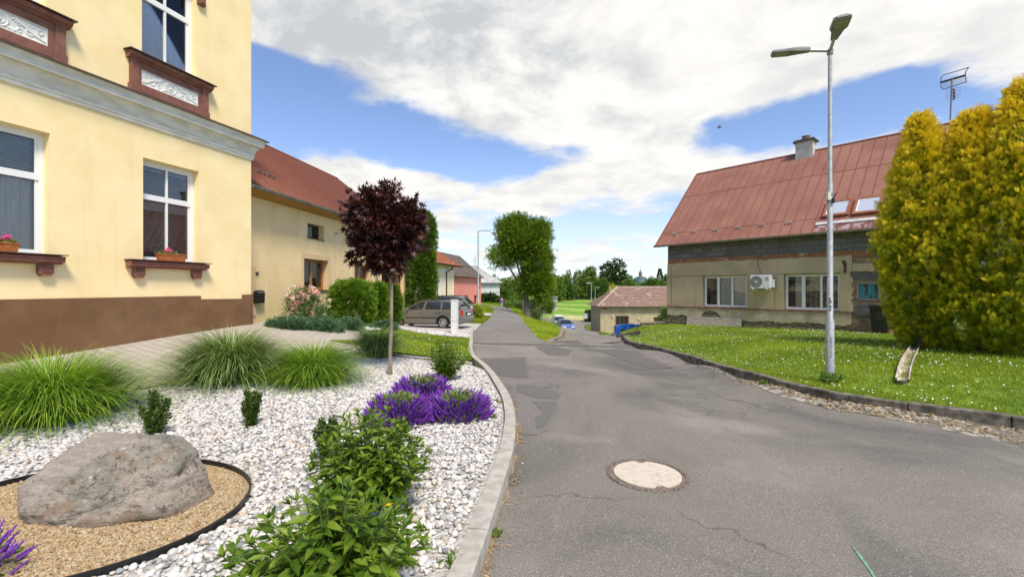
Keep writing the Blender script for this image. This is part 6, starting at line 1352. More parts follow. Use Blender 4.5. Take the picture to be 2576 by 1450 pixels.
# ---------------- signs, hut, sheds, fences in the valley ----------------
sg = P(1473.5, 801.5, 92); sgt = thing('notice_board', 'white notice board beside the dark hedge at the far junction', 'sign', (sg.x, sg.y, H(sg.x, sg.y)))
zb5, zt5 = P(0, 801, 92).z, P(0, 788, 92).z; w5 = 11.5/F*92
for sx in (-.4, .4): MB().box((sg.x+sx*w5, sg.y+.06, (zb5+zt5)/2-.3), (.06, .06, zt5-zb5+.9)).build('post', galv_d, sgt)
MB().box((sg.x, sg.y, (zb5+zt5)/2), (w5, .05, zt5-zb5)).build('panel', mat('notice_panel', (.62, .64, .64), (.34, .38, .38), 1.6, .6, lo=.45, hi=.6), sgt)
hc = P(1431, 753, 158); hz0 = H(hc.x, hc.y); hut = thing('garden_hut', 'small reddish-brown wooden hut at the foot of the far trees', 'hut', (hc.x, hc.y, hz0))
MB().box((hc.x, hc.y, hz0+.8), (2.9, 2.4, 1.8)).build('wall', mat('hut_wood', (.30, .11, .05), (.38, .17, .08), 2, .8), hut)
MB().add([(hc.x-1.8, hc.y-1.5, hz0+1.65), (hc.x+1.8, hc.y-1.5, hz0+1.65), (hc.x+1.8, hc.y+1.5, hz0+1.65), (hc.x-1.8, hc.y+1.5, hz0+1.65), (hc.x-1.2, hc.y, hz0+2.6), (hc.x+1.4, hc.y, hz0+2.6)], [(0, 1, 5, 4), (2, 3, 4, 5), (1, 2, 5), (3, 0, 4), (0, 1, 2, 3)]).build('roof', mat('hut_roof', (.34, .17, .09), rough=.8), hut)
sh0 = P(1385, 773, 108); z_0, z_1 = P(0, 774, 108).z, P(0, 748, 108).z
shed = thing('concrete_shed', 'grey flat-roofed concrete shed on the edge of the bright green field', 'shed', (sh0.x, sh0.y, H(sh0.x, sh0.y)))
x0_, x1_ = P(1364, 0, 108).x, P(1403, 0, 108).x; x2_ = P(1391, 0, 108).x; cg_ = mat('grey_concrete_wall', (.30, .28, .25), (.40, .38, .34), .8, .9)
MB().box(((x2_+x1_)/2, 109.5, (z_0+z_1)/2), (x1_-x2_, 3, z_1-z_0)).build('wall', cg_, shed); MB().box(((x2_+x1_)/2-.1, 109.4, z_1+.06), (x1_-x2_+.5, 3.4, .12)).build('roof', mat('shed_roof', (.42, .40, .38), rough=.9), shed)
MB().box((x2_+1.0*(x1_-x2_)*.62, 107.98, (z_0+z_1)/2+.15), ((x1_-x2_)*.45, .04, (z_1-z_0)*.6)).build('notice', mat('shed_notice', (.45, .40, .36), (.33, .29, .27), 3, .8), shed)
MB().box(((x0_+x2_)/2-.4, 110.5, z_0+1.05), (x2_-x0_+.8, 1.5, 2.1)).build('rear_wall', mat('dim_shed_wall', (.14, .14, .12), (.2, .2, .17), 1, .9), shed)
bw_ = thing('low_block_wall', 'low pale concrete wall at the foot of the concrete shed', 'wall', (x0_, 107, H(x0_, 107)))
MB().box(((x0_-5+x1_)/2, 107.2, P(0, 776, 107).z-.1), (x1_-x0_+5, .25, 1.0)).build('blocks', mat('pale_block', (.50, .47, .42), (.42, .39, .34), 1, .9), bw_)
def fence(name, lab, pts, h, sp_, post_m, mesh=True, gap=.28, r=.035, cat='fence', wires=0):
    L = resample(pts, sp_); z = [H(*p) for p in L]; f = thing(name, lab, cat, (L[0][0], L[0][1], z[0]))
    for (x, y), zz in zip(L, z): MB().tube([(x, y, zz-.1), (x, y, zz+h)], r, 6).build('post', post_m, f)
    mb = MB()
    for (a, za), (b, zb_) in zip(zip(L[:-1], z[:-1]), zip(L[1:], z[1:])):
        A = Vector((*a, za)); B = Vector((*b, zb_))
        if mesh:
            k = max(2, int((B-A).length/gap))
            for i in range(k):
                for s_ in (1, -1):
                    i2 = i+s_*h/gap
                    e = min(max(i2, 0), k); f_ = abs(e-i)/(h/gap); p0 = A.lerp(B, i/k); p1 = A.lerp(B, e/k)+Vector((0, 0, h*f_)); mb.tube([p0, p1], .008, 3, False)
        for w_ in ([.05, .5, .98] if not wires else [.3, .6, .95]): mb.tube([A+Vector((0, 0, h*w_)), B+Vector((0, 0, h*w_))], .008, 3, False)
    mb.build('wire_mesh', galv_d, f); return f
fence('chain_link_fence', 'grey chain-link fence following the bank behind the big lane tree', [(-1.2, 86), (.2, 78), (1.0, 68), (1.7, 58), (2.3, 50.5)], 1.7, 2.6, galv_d)
fence('chain_link_fence', 'short stretch of chain-link fence running from the big tree down towards the field', [(2.9, 51.5), (5.0, 56)], 1.4, 2.3, galv_d)
fence('field_fence', 'long thin wire fence crossing the bright green field', [(6, 118), (24, 116), (52, 119)], 1.2, 4.5, mat('grey_post', (.25, .22, .18), rough=.9), False, wires=1, r=.05)
fence('field_fence', 'farther wire fence at the foot of the distant trees', [(18, 150), (60, 150)], 1.3, 6, mat('grey_post', (.25, .22, .18)), False, wires=1, r=.06)
# paint mark on the road
g0 = [G(2143, 1373, 0), G(2165, 1400, 0), G(2188, 1432, 0), G(2205, 1460, 0)]; mb = MB(); vs = []
for i, p in enumerate(g0):
    w_ = [.004, .011, .009, .008][i]; vs += [(p.x-w_, p.y-.2*w_, H(p.x, p.y)+.005), (p.x+w_, p.y+.2*w_, H(p.x, p.y)+.005)]
mb.add(vs, [(0, 1, 3, 2), (2, 3, 5, 4), (4, 5, 7, 6)]); stru(mb.build('road_marking', mat('green_paint', (.16, .42, .24), (.17, .16, .14), 45, .9, lo=.4, hi=.62)))
# ---------------- plants: generators ----------------
def tris(n): return [(0, i, i+1) for i in range(1, n)]
T_lance = ([(0, 0, 0), (.12, .12, .03), (.35, .24, .05), (.62, .20, .0), (1, 0, -.16), (.62, -.20, 0), (.35, -.24, .05), (.12, -.12, .03), (.2, 0, -.01), (.6, 0, -.05)],
           [(0, 8, 1), (1, 8, 2), (2, 8, 9), (2, 9, 3), (3, 9, 4), (4, 9, 5), (5, 9, 6), (6, 9, 8), (6, 8, 7), (7, 8, 0)])
ang_ = [(0, .30), (-105, .55), (-62, .22), (-52, .85), (-24, .34), (0, 1.0), (24, .34), (52, .85), (62, .22), (105, .55)]
T_maple = ([(.0, 0, 0)]+[(r*math.cos(R(a))+.25, r*math.sin(R(a)), -.10*r*r) if i else (-.08, 0, 0) for i, (a, r) in enumerate(ang_)], [(0, i, i+1) for i in range(1, 10)]+[(0, 10, 1)])
T_maple[0][0] = (.25, 0, .02)
T_spray = ([], [])
for i, a in enumerate((-58, -30, -8, 14, 38, 62)):
    ln = (.62, .85, 1, .95, .8, .55)[i]; c_, s_ = math.cos(R(a)), math.sin(R(a)); b0 = i*3; r0 = .1*i
    T_spray[0].extend([(0+.25*(1-abs(a)/90), 0, 0), (ln*c_+.06*s_, ln*s_-.10*c_, .05*((i % 2)*2-1)), (ln*c_*1.05-.05*s_, ln*s_*1.05+.10*c_, .05*((i % 2)*2-1))]); T_spray[1].append((b0, b0+1, b0+2))
T_needle = ([(0, .10, 0), (0, -.10, 0), (1, 0, .1), (0, 0, .12), (.1, 0, -.12), (.9, .3, 0)], [(0, 1, 2), (3, 4, 5)])
def blobpts(blobs, ncl, per, cr, p=2.0, inner=.72, seed=0, lowcut=-1.0):
    g = np.random.default_rng(seed); vol = np.array([b[3]*b[4]+b[4]*b[5]+b[3]*b[5] for b in blobs]); pick = g.choice(len(blobs), ncl, p=vol/vol.sum()); B = np.array([b[:6] for b in blobs])[pick]
    d = nrm(g.normal(size=(ncl, 3))); sp_ = (np.abs(d)**p).sum(1)**(1/p); d = d/sp_[:, None]
    d[:, 2] = np.maximum(d[:, 2], lowcut)
    rr = inner+(1-inner)*g.random(ncl)**.6; c_ = B[:, :3]+d*B[:, 3:]*rr[:, None]
    out = nrm(d/B[:, 3:]); crr = cr*g.uniform(.6, 1.3, ncl)
    # drop clumps buried deep inside another blob
    keep = np.ones(ncl, bool)
    for b in blobs:
        q = ((c_-np.array(b[:3]))/np.array(b[3:6])); keep &= ~((np.abs(q)**p).sum(1)**(1/p) < inner*.8)
    c_, out, crr, rr = c_[keep], out[keep], crr[keep], rr[keep]; n_ = len(c_)
    O = np.repeat(c_, per, 0)+g.normal(size=(n_*per, 3)).clip(-1.7, 1.7)*np.repeat(crr, per)[:, None]*.6
    D = nrm(np.repeat(out, per, 0)+nrm(O-np.repeat(c_, per, 0))*.9+g.normal(size=(n_*per, 3))*.35)
    cl = np.repeat(g.random(n_), per); return O, D, cl, g, np.repeat(rr, per)
def foliage(name, m, parent, blobs, ncl, per, cr, L, W_, tpl, p=2.0, inner=.72, seed=0, up=0.0, mixc=.55, lowcut=-1.0):
    O, D, cl, g, rr = blobpts(blobs, ncl, per, cr, p, inner, seed, lowcut); D = nrm(D+np.array([0, 0, up])); n_ = len(O)
    ln = L*g.uniform(.7, 1.25, n_); return leafcloud(name, O, D, ln, ln*W_/L, m, parent, tpl, rnd=np.clip(cl*mixc+g.random(n_)*(1-mixc), 0, 1))
def tree(name, label, cat, base, blobs, trunk_r, bark_m_, m, ncl, per, cr, L, W_, tpl, group=None, seed=0, limbs=5, up=.1, fork=.35, inner=.6, p=2.0, lean=(0, 0)):
    t_ = thing(name, label, cat, base, group); base = Vector(base); mb = MB()
    cz = [b[2] for b in blobs]; top_ = max(b[2]+b[5]*.6 for b in blobs); lo_ = min(b[2]-b[5] for b in blobs); g = random.Random(seed); bx = Vector((sum(b[0] for b in blobs)/len(blobs), sum(b[1] for b in blobs)/len(blobs), 0))
    fz = base.z+(lo_-base.z)*fork+ (top_-lo_)*.15 if lo_ > base.z+.3 else base.z+(top_-base.z)*.2
    pts = [base-Vector((0, 0, .2)), base+Vector((0, 0, .12*trunk_r*8)), Vector((base.x*.7+bx.x*.3, base.y*.7+bx.y*.3, (base.z+fz)/2)), Vector((base.x*.45+bx.x*.55, base.y*.45+bx.y*.55, fz)), Vector((bx.x, bx.y, (fz+top_)/2)), Vector((bx.x, bx.y, top_))]
    mb.tube(pts, [trunk_r*1.5, trunk_r, trunk_r*.9, trunk_r*.75, trunk_r*.4, trunk_r*.08], 8)
    for i, b in enumerate(blobs[:max(limbs, 0)] if limbs <= len(blobs) else blobs+[g.choice(blobs) for _ in range(limbs-len(blobs))]):
        s0_ = pts[2].lerp(pts[4], g.uniform(.3, .8)); e = Vector((b[0]+g.uniform(-.5, .5)*b[3], b[1]+g.uniform(-.5, .5)*b[4], b[2]+g.uniform(-.1, .6)*b[5])); md = s0_.lerp(e, .5)+Vector((0, 0, -.08*(e-s0_).length))
        mb.tube([s0_, md, e], [trunk_r*.42, trunk_r*.28, trunk_r*.06], 6)
    mb.build('trunk', bark_m_, t_, smooth=True); foliage('crown', m, t_, blobs, ncl, per, cr, L, W_, tpl, p, inner, seed, up, .75); return t_
# ---------------- white pebbles and tan grit ----------------
def pebtpl(sub, sd):
    bm = bmesh.new(); bmesh.ops.create_icosphere(bm, subdivisions=sub, radius=1); g = random.Random(sd)
    ph = [g.uniform(0, 6) for _ in range(6)]
    vs = []
    for v in bm.verts:
        q = v.co; r = 1+.13*math.sin(q.x*2.3+ph[0])+.11*math.sin(q.y*2.7+ph[1])+.09*math.sin(q.z*3+ph[2]+q.x*2); vs.append((q.x*r, q.y*r*.8, q.z*r*.55))
    fs = [tuple(v.index for v in f.verts) for f in bm.faces]; bm.free(); return vs, fs
peb_m = rmat('white_pebbles', [(.20, .205, .21), (.36, .355, .34), (.50, .485, .46), (.62, .60, .565), (.72, .70, .67), (.64, .60, .53), (.43, .44, .44), (.74, .72, .69), (.50, .40, .29), (.30, .32, .34)], .75, 0, .35, .3, 60)
def scatter(name, poly, n, size, sub, m, off, holes=(), tilt=.5, flat=1.0, band=None, seed=1, keepf=None, zoff=0):
    pts = polypts(poly, n, holes)
    if band: pts = pts[(pts[:, 1] >= band[0]) & (pts[:, 1] < band[1])]
    if keepf is not None: pts = pts[keepf(pts)]
    g = np.random.default_rng(seed); Vs, Fs, Rs, base = [], [], [], 0
    Z = Hn(pts)+off; grp = g.integers(0, 5, len(pts))
    for k in range(5):
        q = pts[grp == k]; z = Z[grp == k]; n_ = len(q); tv, tf = pebtpl(sub, k+seed*10)
        s_ = size*np.exp(g.normal(0, .28, n_)); yaw = g.uniform(0, 2*np.pi, n_); up_ = nrm(np.column_stack([g.normal(0, tilt*.5, (n_, 2)), np.ones(n_)]))
        A = np.column_stack([np.cos(yaw), np.sin(yaw), np.zeros(n_)]); Bv = nrm(np.cross(up_, A)); A = np.cross(Bv, up_)
        O = np.column_stack([q, z+s_*.25*g.uniform(.2, 1.5, n_)]); V, Fc, r = inst(tv, tf, O, A*s_[:, None], Bv*s_[:, None], up_*s_[:, None]*flat, g.random(n_))
        Vs.append(V); Fs.append(Fc+base); Rs.append(r); base += len(V)
    return setp(npmesh(name, np.concatenate(Vs), np.concatenate(Fs), m, None, True, np.concatenate(Rs)), kind='stuff')
def vis(pts): return (np.abs(pts[:, 0]) < pts[:, 1]*1.3+1.2)
gp = [p for p in gravel_poly if p[1] > -1.5]
gpin = [(p[0]-(.05 if p[0] > -1.5 else 0), p[1]) for p in gravel_poly]
diskE = [(C_d.x-.22+(x-(C_d.x-.22))*1.03, C_d.y-.05+(y-(C_d.y-.05))*1.03) for x, y in disk]
diskI = [(C_d.x-.22+(x-(C_d.x-.22))*.975, C_d.y-.05+(y-(C_d.y-.05))*.975) for x, y in disk]
scatter('pebbles', gpin, 85000, .0175, 2, peb_m, .085, [diskE], band=(1.6, 3.6), seed=1, keepf=vis)
scatter('pebbles', gpin, 100000, .0198, 1, peb_m, .085, [diskE], band=(3.6, 13), seed=2, keepf=vis)
scatter('pebbles', strip2, 4500, .034, 1, peb_m, .10, seed=3)
grit_m = rmat('tan_chips', [(.22, .14, .07), (.35, .245, .12), (.40, .30, .16), (.50, .40, .24), (.32, .21, .11), (.50, .42, .30), (.40, .28, .14)], .9, 0, .2)
scatter('grit', diskI, 42000, .0088, 1, grit_m, .088, seed=4, keepf=vis, tilt=1.2)
# ---------------- boulder ----------------
from mathutils import noise as mn
bc_ = G(285, 1268, .085); bo = Vector((bc_.x+.02, bc_.y+.02, H(bc_.x, bc_.y)+.05))
bm = bmesh.new(); bmesh.ops.create_icosphere(bm, subdivisions=6, radius=1)
PL = [((.10, -.80, .60), .33), ((.02, .02, 1), .52), ((-.45, -.1, .88), .535), ((.40, -.1, .9), .60), ((.95, -.05, .28), .63), ((.75, -.62, .2), .56), ((-.93, -.1, .30), .64), ((-.62, -.75, .25), .52), ((-.25, -.95, .0), .37), ((.1, .97, .2), .42), ((-.6, .75, .3), .5), ((.6, .75, .3), .52), ((.3, -.93, -.15), .40), ((0, 0, -1), .15), ((-.45, -.55, .70), .46), ((.2, .6, .75), .47), ((.55, -.45, .7), .56)]
PL = [((.12, -.78, .62), .325), ((-.52, -.30, .80), .53), ((.08, .30, 1), .50), ((.45, .0, .9), .575), ((.95, -.12, .30), .60), ((.66, -.74, .16), .54), ((-.92, -.25, .22), .62), ((-.15, -1, -.30), .34), ((-.62, -.80, .05), .50), ((.1, .97, .2), .42), ((-.6, .75, .3), .5), ((.6, .75, .3), .52), ((0, 0, -1), .15), ((.28, -.85, -.55), .31)]
PL = [(Vector(a).normalized(), b) for a, b in PL]
for v in bm.verts:
    d = v.co.normalized(); r = min(h/max(d.dot(n_), 1e-4) for n_, h in PL if d.dot(n_) > .02)
    p = d*min(r, .8); f = mn.fractal(p*2.6+Vector((3, 1, 0)), .9, 2.1, 5)*.020; f += (abs(mn.noise(p*5+Vector((9, 2, 5))))-.25)*.035
    st_ = math.floor((p.z+p.x*.35+mn.noise(p*2)*.15)*9)/9-(p.z+p.x*.35); f += st_*.07
    f += mn.fractal(p*14, .8, 2.2, 3)*.010
    f -= .075*math.exp(-((p.x+.40+.12*p.z)/.035)**2)*(1 if p.y < 0 else 0); f -= .04*math.exp(-((p.z-.10-.35*p.x)/.025)**2)*(1 if p.y < 0 and p.x > -.1 else 0)
    v.co = p+d*f; v.co.x *= .96
for f in bm.faces: f.smooth = True
for e in bm.edges:
    if len(e.link_faces) == 2 and e.calc_face_angle(0) > R(20): e.smooth = False
me = bpy.data.meshes.new('boulder'); bm.to_mesh(me); bm.free(); bl = bpy.data.objects.new('boulder', me); COL.objects.link(bl); bl.location = bo
rk = bpy.data.materials.new('rock'); rk.use_nodes = True; n = NT(rk.node_tree); b = n.n['Principled BSDF']; t = n.new('ShaderNodeTexCoord').outputs['Object']
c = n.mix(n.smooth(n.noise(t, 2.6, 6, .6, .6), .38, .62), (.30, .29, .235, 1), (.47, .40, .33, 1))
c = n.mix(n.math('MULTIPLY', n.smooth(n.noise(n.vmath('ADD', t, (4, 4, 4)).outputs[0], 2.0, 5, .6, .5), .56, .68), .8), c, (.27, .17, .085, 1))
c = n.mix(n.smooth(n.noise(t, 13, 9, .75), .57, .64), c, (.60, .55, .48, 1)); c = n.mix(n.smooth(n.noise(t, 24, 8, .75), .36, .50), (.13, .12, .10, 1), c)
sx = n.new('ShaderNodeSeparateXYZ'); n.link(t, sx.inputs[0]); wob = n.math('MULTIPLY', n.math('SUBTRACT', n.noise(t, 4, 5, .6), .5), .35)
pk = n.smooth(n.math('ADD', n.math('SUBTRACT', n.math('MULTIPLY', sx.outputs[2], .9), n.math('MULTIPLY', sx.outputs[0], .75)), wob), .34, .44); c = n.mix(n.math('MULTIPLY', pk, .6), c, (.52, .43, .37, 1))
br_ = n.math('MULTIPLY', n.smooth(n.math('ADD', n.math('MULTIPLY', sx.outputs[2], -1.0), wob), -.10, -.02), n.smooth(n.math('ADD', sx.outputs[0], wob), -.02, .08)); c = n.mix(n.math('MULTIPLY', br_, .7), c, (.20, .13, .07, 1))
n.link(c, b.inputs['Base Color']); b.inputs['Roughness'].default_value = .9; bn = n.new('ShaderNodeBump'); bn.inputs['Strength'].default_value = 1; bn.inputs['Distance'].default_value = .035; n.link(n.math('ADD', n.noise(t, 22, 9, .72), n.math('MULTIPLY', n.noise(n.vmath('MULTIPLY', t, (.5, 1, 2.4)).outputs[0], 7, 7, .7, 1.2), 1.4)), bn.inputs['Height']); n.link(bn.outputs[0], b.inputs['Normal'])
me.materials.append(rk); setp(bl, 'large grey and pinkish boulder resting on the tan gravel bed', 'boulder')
# ---------------- fountain grasses ----------------
def grassclump(label, base, n_, L, m, spread=.12, th=(58, 89), bend=(70, 150), wd=.0042, seed=0, plumes=0):
    t_ = thing('ornamental_grass', label, 'ornamental grass', base, 'ornamental grass clumps in the pebble bed'); g = np.random.default_rng(seed); S = 8
    az = g.uniform(0, 2*np.pi, n_); r0 = np.abs(g.normal(0, spread, n_)); ln = L*g.uniform(.70, 1.12, n_); t0 = np.radians(np.minimum(g.uniform(th[0], th[1], n_), 83)-25*np.clip(r0/spread-1, 0, 1)); bd = np.radians(g.uniform(*bend, n_))
    h = np.column_stack([np.cos(az), np.sin(az)]); P_ = np.column_stack([base[0]+h[:, 0]*r0, base[1]+h[:, 1]*r0, np.full(n_, base[2]-.01)]); az2 = az+g.normal(0, .35, n_); h = np.column_stack([np.cos(az2), np.sin(az2)]); sd = np.column_stack([-h[:, 1], h[:, 0], np.zeros(n_)])
    V = np.empty((n_, (S+1)*2, 3)); w0 = wd*g.uniform(.6, 1.4, n_)
    for i in range(S+1):
        f = i/S; w_ = w0*(1-.0*f)*(1-f**2.2*.92); V[:, 2*i] = P_-sd*w_[:, None]; V[:, 2*i+1] = P_+sd*w_[:, None]
        an = t0-bd*f**1.5; st_ = ln/S; P_ = P_+np.column_stack([h[:, 0]*np.cos(an)*st_, h[:, 1]*np.cos(an)*st_, np.sin(an)*st_])
        P_[:, 2] = np.maximum(P_[:, 2], base[2]+.01)
    fs = np.array([(2*i, 2*i+1, 2*i+3, 2*i+2) for i in range(S)]); Fc = (fs[None]+(np.arange(n_)*(S+1)*2)[:, None, None]).reshape(-1, 4)
    rn = np.clip(g.random(n_), 0, 1); npmesh('blades', V.reshape(-1, 3), Fc, m, t_, True, np.repeat(rn, (S+1)*2)); return t_
gA = rmat('fountain_grass_green', [(.07, .16, .010), (.15, .28, .02), (.24, .38, .035), (.40, .50, .09)], .55, .3)
gB = rmat('maiden_grass', [(.06, .12, .02), (.12, .21, .035), (.20, .29, .07), (.46, .52, .25)], .55, .25)
def gb(px, py, dy=0, off=.085): g = G(px, py, off); return (g.x, g.y+dy, H(g.x, g.y+dy)+off)
grassclump('lush green grass clump at the photo edge, behind the boulder', gb(130, 1050), 5200, .98, gA, .26, (48, 88), (60, 135), .0050, 1)
grassclump('largest silvery green grass clump in front of the brown plinth', gb(582, 955), 5000, 1.08, gB, .24, (48, 88), (60, 135), .0056, 2)
grassclump('bright green rounded grass clump beside the silvery largest clump', gb(785, 962), 4600, .86, gA, .21, (48, 88), (60, 130), .0048, 3)
grassclump('small dark grass clump just behind the slender trunk of the purple maple', gb(950, 897), 3000, .92, gB, .13, (60, 89), (60, 150), .0045, 4)
# ---------------- salvia mounds and lavender ----------------
sv_m = rmat('violet_spikes', [(.12, .025, .28), (.20, .05, .44), (.31, .10, .60), (.18, .045, .34)], .6, .15); sg_m = rmat('salvia_green', [(.08, .13, .03), (.16, .23, .05), (.27, .33, .10)], .6, .2)
def spiketpl():
    vs, fs = [], []
    for i in range(9):
        z = .05+.105*i; w_ = .105*(1-.55*abs(z-.35)/.6)*(1 if i % 2 else .62)
        for k in range(5): a = 2*math.pi*k/5+i*.6; vs.append((z, w_*math.cos(a), w_*math.sin(a)))
    vs.append((1.04, 0, 0))
    for i in range(8):
        for k in range(5): a, b_ = i*5+k, i*5+(k+1) % 5; fs += [(a, b_, b_+5), (a, b_+5, a+5)]
    fs += [(40+k, 40+(k+1) % 5, 45) for k in range(5)]; return vs, fs
T_spike = spiketpl()
def salvia(name, label, cat, base, rx, ry, h, n_, sl, seed, green=.22, group='violet flowering mounds'):
    t_ = thing(name, label, cat, base, group); g = np.random.default_rng(seed); th = g.uniform(0, 2*np.pi, n_); u = np.sqrt(g.uniform(green, 1, n_)); el = u*R(80)
    D = np.column_stack([np.sin(el)*np.cos(th), np.sin(el)*np.sin(th), np.cos(el)*1.0]); tip = np.array(base)+D*np.array([rx, ry, h])*g.uniform(.82, 1.05, n_)[:, None]
    dv = nrm(D*np.array([1, 1, .8])+np.array([0, 0, .55])+g.normal(0, .12, (n_, 3))); ln = sl*g.uniform(.7, 1.2, n_); A, B, C = axes(dv)
    V, Fc, r = inst(T_spike[0], T_spike[1], tip-dv*ln[:, None]*.6, A*ln[:, None], B*ln[:, None], C*ln[:, None], g.random(n_)); npmesh('flower_spikes', V, Fc, sv_m, t_, True, r)
    m_ = int(n_*1.6); th = g.uniform(0, 2*np.pi, m_); u = np.sqrt(g.random(m_)); el = u*R(82); D = np.column_stack([np.sin(el)*np.cos(th), np.sin(el)*np.sin(th), np.cos(el)]); r_ = g.uniform(.35, .88, m_)
    O = np.array(base)+D*np.array([rx, ry, h])*r_[:, None]; leafcloud('leaves', O, D+g.normal(0, .4, (m_, 3))+np.array([0, 0, .3]), .055, .03, sg_m, t_)
    mb = MB()
    for i in range(90):
        a = g.uniform(0, 6.28); e = np.sqrt(g.random())*R(80); q = Vector((math.sin(e)*math.cos(a)*rx, math.sin(e)*math.sin(a)*ry, math.cos(e)*h))*.9; mb.tube([Vector(base)+q*.15, Vector(base)+q*.6+Vector((0, 0, .02)), Vector(base)+q], .0025, 3, False)
    mb.build('stems', mat('stem_green', (.10, .17, .03)), t_)
salvia('salvia_plant', 'nearest mound of violet salvia flowers with a green middle', 'salvia', gb(1005, 1062), .42, .40, .41, 850, .12, 1)
salvia('salvia_plant', 'violet salvia mound nearest the grey kerb, right of the leafy bush base', 'salvia', gb(1150, 1050), .46, .40, .38, 850, .12, 2)
salvia('salvia_plant', 'violet salvia mound at the back of the three, behind the green middle of the nearest', 'salvia', gb(1062, 1008), .44, .38, .42, 800, .12, 3)
gq = gb(20, 1460)
salvia('lavender_plant', 'purple lavender spikes in the bottom corner below the boulder', 'lavender', (gq[0]-.22, gq[1]-.06, gq[2]), .28, .28, .30, 110, .095, 5, .1)
# ---------------- leafy perennials ----------------
lf_m = rmat('perennial_leaf', [(.05, .105, .006), (.09, .165, .009), (.14, .225, .014), (.22, .31, .03)], .5, .28, .25, .45, 8)
yel = mat('yellow_petals', (.85, .50, .02), rough=.6)
def leafy(label, base, nst, h, spread, L, seed, flowers=0, group='leafy green perennials', name='leafy_perennial', W_=.36, nl=9):
    t_ = thing(name, label, 'perennial plant', base, group); g = np.random.default_rng(seed); O, D, LL, tips = [], [], [], []; mb = MB()
    for s in range(nst):
        a = g.uniform(0, 2*np.pi); e = np.sqrt(g.random()); d = np.array([math.cos(a), math.sin(a), 0]); hh = h*(1-.42*e**2)*g.uniform(.85, 1.05); r1 = spread*e
        p0 = np.array(base)+d*spread*.22*e; k = nl; pts = [p0+d*(r1*(f**1.3))+np.array([0, 0, hh*(f-.12*f*f*e)]) for f in np.linspace(0, 1, k+1)]
        mb.tube([Vector(p) for p in pts[::2]]+[Vector(pts[-1])], .0032, 4, False); tips.append(pts[-1])
        for i in range(2, k+1):
            pa = a+i*1.57+g.normal(0, .3)
            for sgn in (0, math.pi):
                q = pa+sgn; f = i/k; ld = np.array([math.cos(q), math.sin(q), .35*f-.25+(.7 if i == k else 0)]); O.append(pts[i]); D.append(ld+d*.4); LL.append(L*(1.15-.55*abs(f-.5)-.25*(i == k))*g.uniform(.75, 1.2))
        for j in range(3): O.append(pts[-1]); D.append(g.normal(0, .5, 3)+np.array([0, 0, .9])); LL.append(L*.5)
    O, D, LL = np.array(O), nrm(np.array(D)), np.array(LL); U = nrm(np.array([0, 0, 1.0])+g.normal(0, .35, (len(O), 3)))
    leafcloud('leaves', O, D, LL, LL*W_*2, lf_m, t_, T_lance, U=U, rnd=g.random(len(O))); mb.build('stems', mat('stem_green', (.10, .17, .03)), t_)
    for i in range(flowers):
        p_ = tips[g.integers(len(tips))]+np.array([0, 0, .02]); mb = MB().ball(tuple(p_), .010, seg=6, ring=4)
        for k in range(9): a = 2*math.pi*k/9; v = Vector((math.cos(a), math.sin(a), .3)); q = Vector(p_); s_ = Vector((-math.sin(a), math.cos(a), 0))*.006; mb.add([q+v*.008-s_, q+v*.03, q+v*.008+s_], [(0, 1, 2)])
        mb.build('flower', yel, t_)
    return t_
leafy('tall leafy green bush standing in the pebbles just below the violet flowers', gb(925, 1285), 115, .74, .36, .105, 11, 0)
pG = G(830, 1530, .085); leafy('leafy green bush nearest the camera, cut off by the bottom of the photo', (pG.x, pG.y, pG.z), 92, .60, .39, .110, 12, 2)
leafy('small dense leafy bush between the violet flowers and the edged lawn', gb(1122, 955), 85, .74, .34, .085, 13, 0)
# small box shrubs
bx_m = rmat('box_leaf', [(.025, .055, .008), (.05, .10, .012), (.09, .155, .02), (.17, .24, .05)], .4, .15, 0, .5)
def boxshrub(label, base, st_, seed, dk=1):
    t_ = thing('box_shrub', label, 'box shrub', base, 'little box shrubs in the pebbles'); g = np.random.default_rng(seed); O, D = [], []; mb = MB()
    for (dx, dy, h, r) in st_:
        p0 = Vector(base); p1 = p0+Vector((dx, dy, h)); mb.tube([p0, p0.lerp(p1, .5)+Vector((dx*.15, 0, 0)), p1], [.006, .004, .002], 5)
        k = int(420*h/.3)
        f = g.random(k)**.85; q = np.array(p0)+np.outer(f, np.array([dx, dy, h])); rr = r*(1-.45*f); d = rdir(k); O.append(q+d*rr[:, None]*g.random((k, 1))**.5); D.append(d+np.array([0, 0, .7]))
    O = np.concatenate(O); D = np.concatenate(D); leafcloud('leaves', O, D, .026, .02, bx_m, t_, rnd=g.random(len(O))); mb.build('stems', bark, t_)
boxshrub('dark little box shrub directly behind the boulder', gb(388, 1092), [(-.02, 0, .46, .06), (.0, .05, .40, .08), (.13, .02, .36, .05), (-.14, 0, .28, .05), (.08, -.04, .26, .07), (-.07, -.03, .24, .07), (.17, -.02, .22, .05)], 21)
boxshrub('lone small box shrub in the open pebbles between boulder and tree', gb(632, 1072), [(-.05, 0, .42, .045), (.03, .02, .38, .05), (.10, 0, .36, .045), (-.02, -.03, .30, .06), (.06, -.02, .26, .06), (-.10, 0, .26, .04)], 22)
boxshrub('small box shrub half hidden behind the tall leafy bush', gb(822, 1160), [(-.05, 0, .38, .05), (.05, .02, .40, .06), (.10, 0, .30, .06), (-.09, -.02, .30, .05), (.0, -.03, .28, .07)], 23)
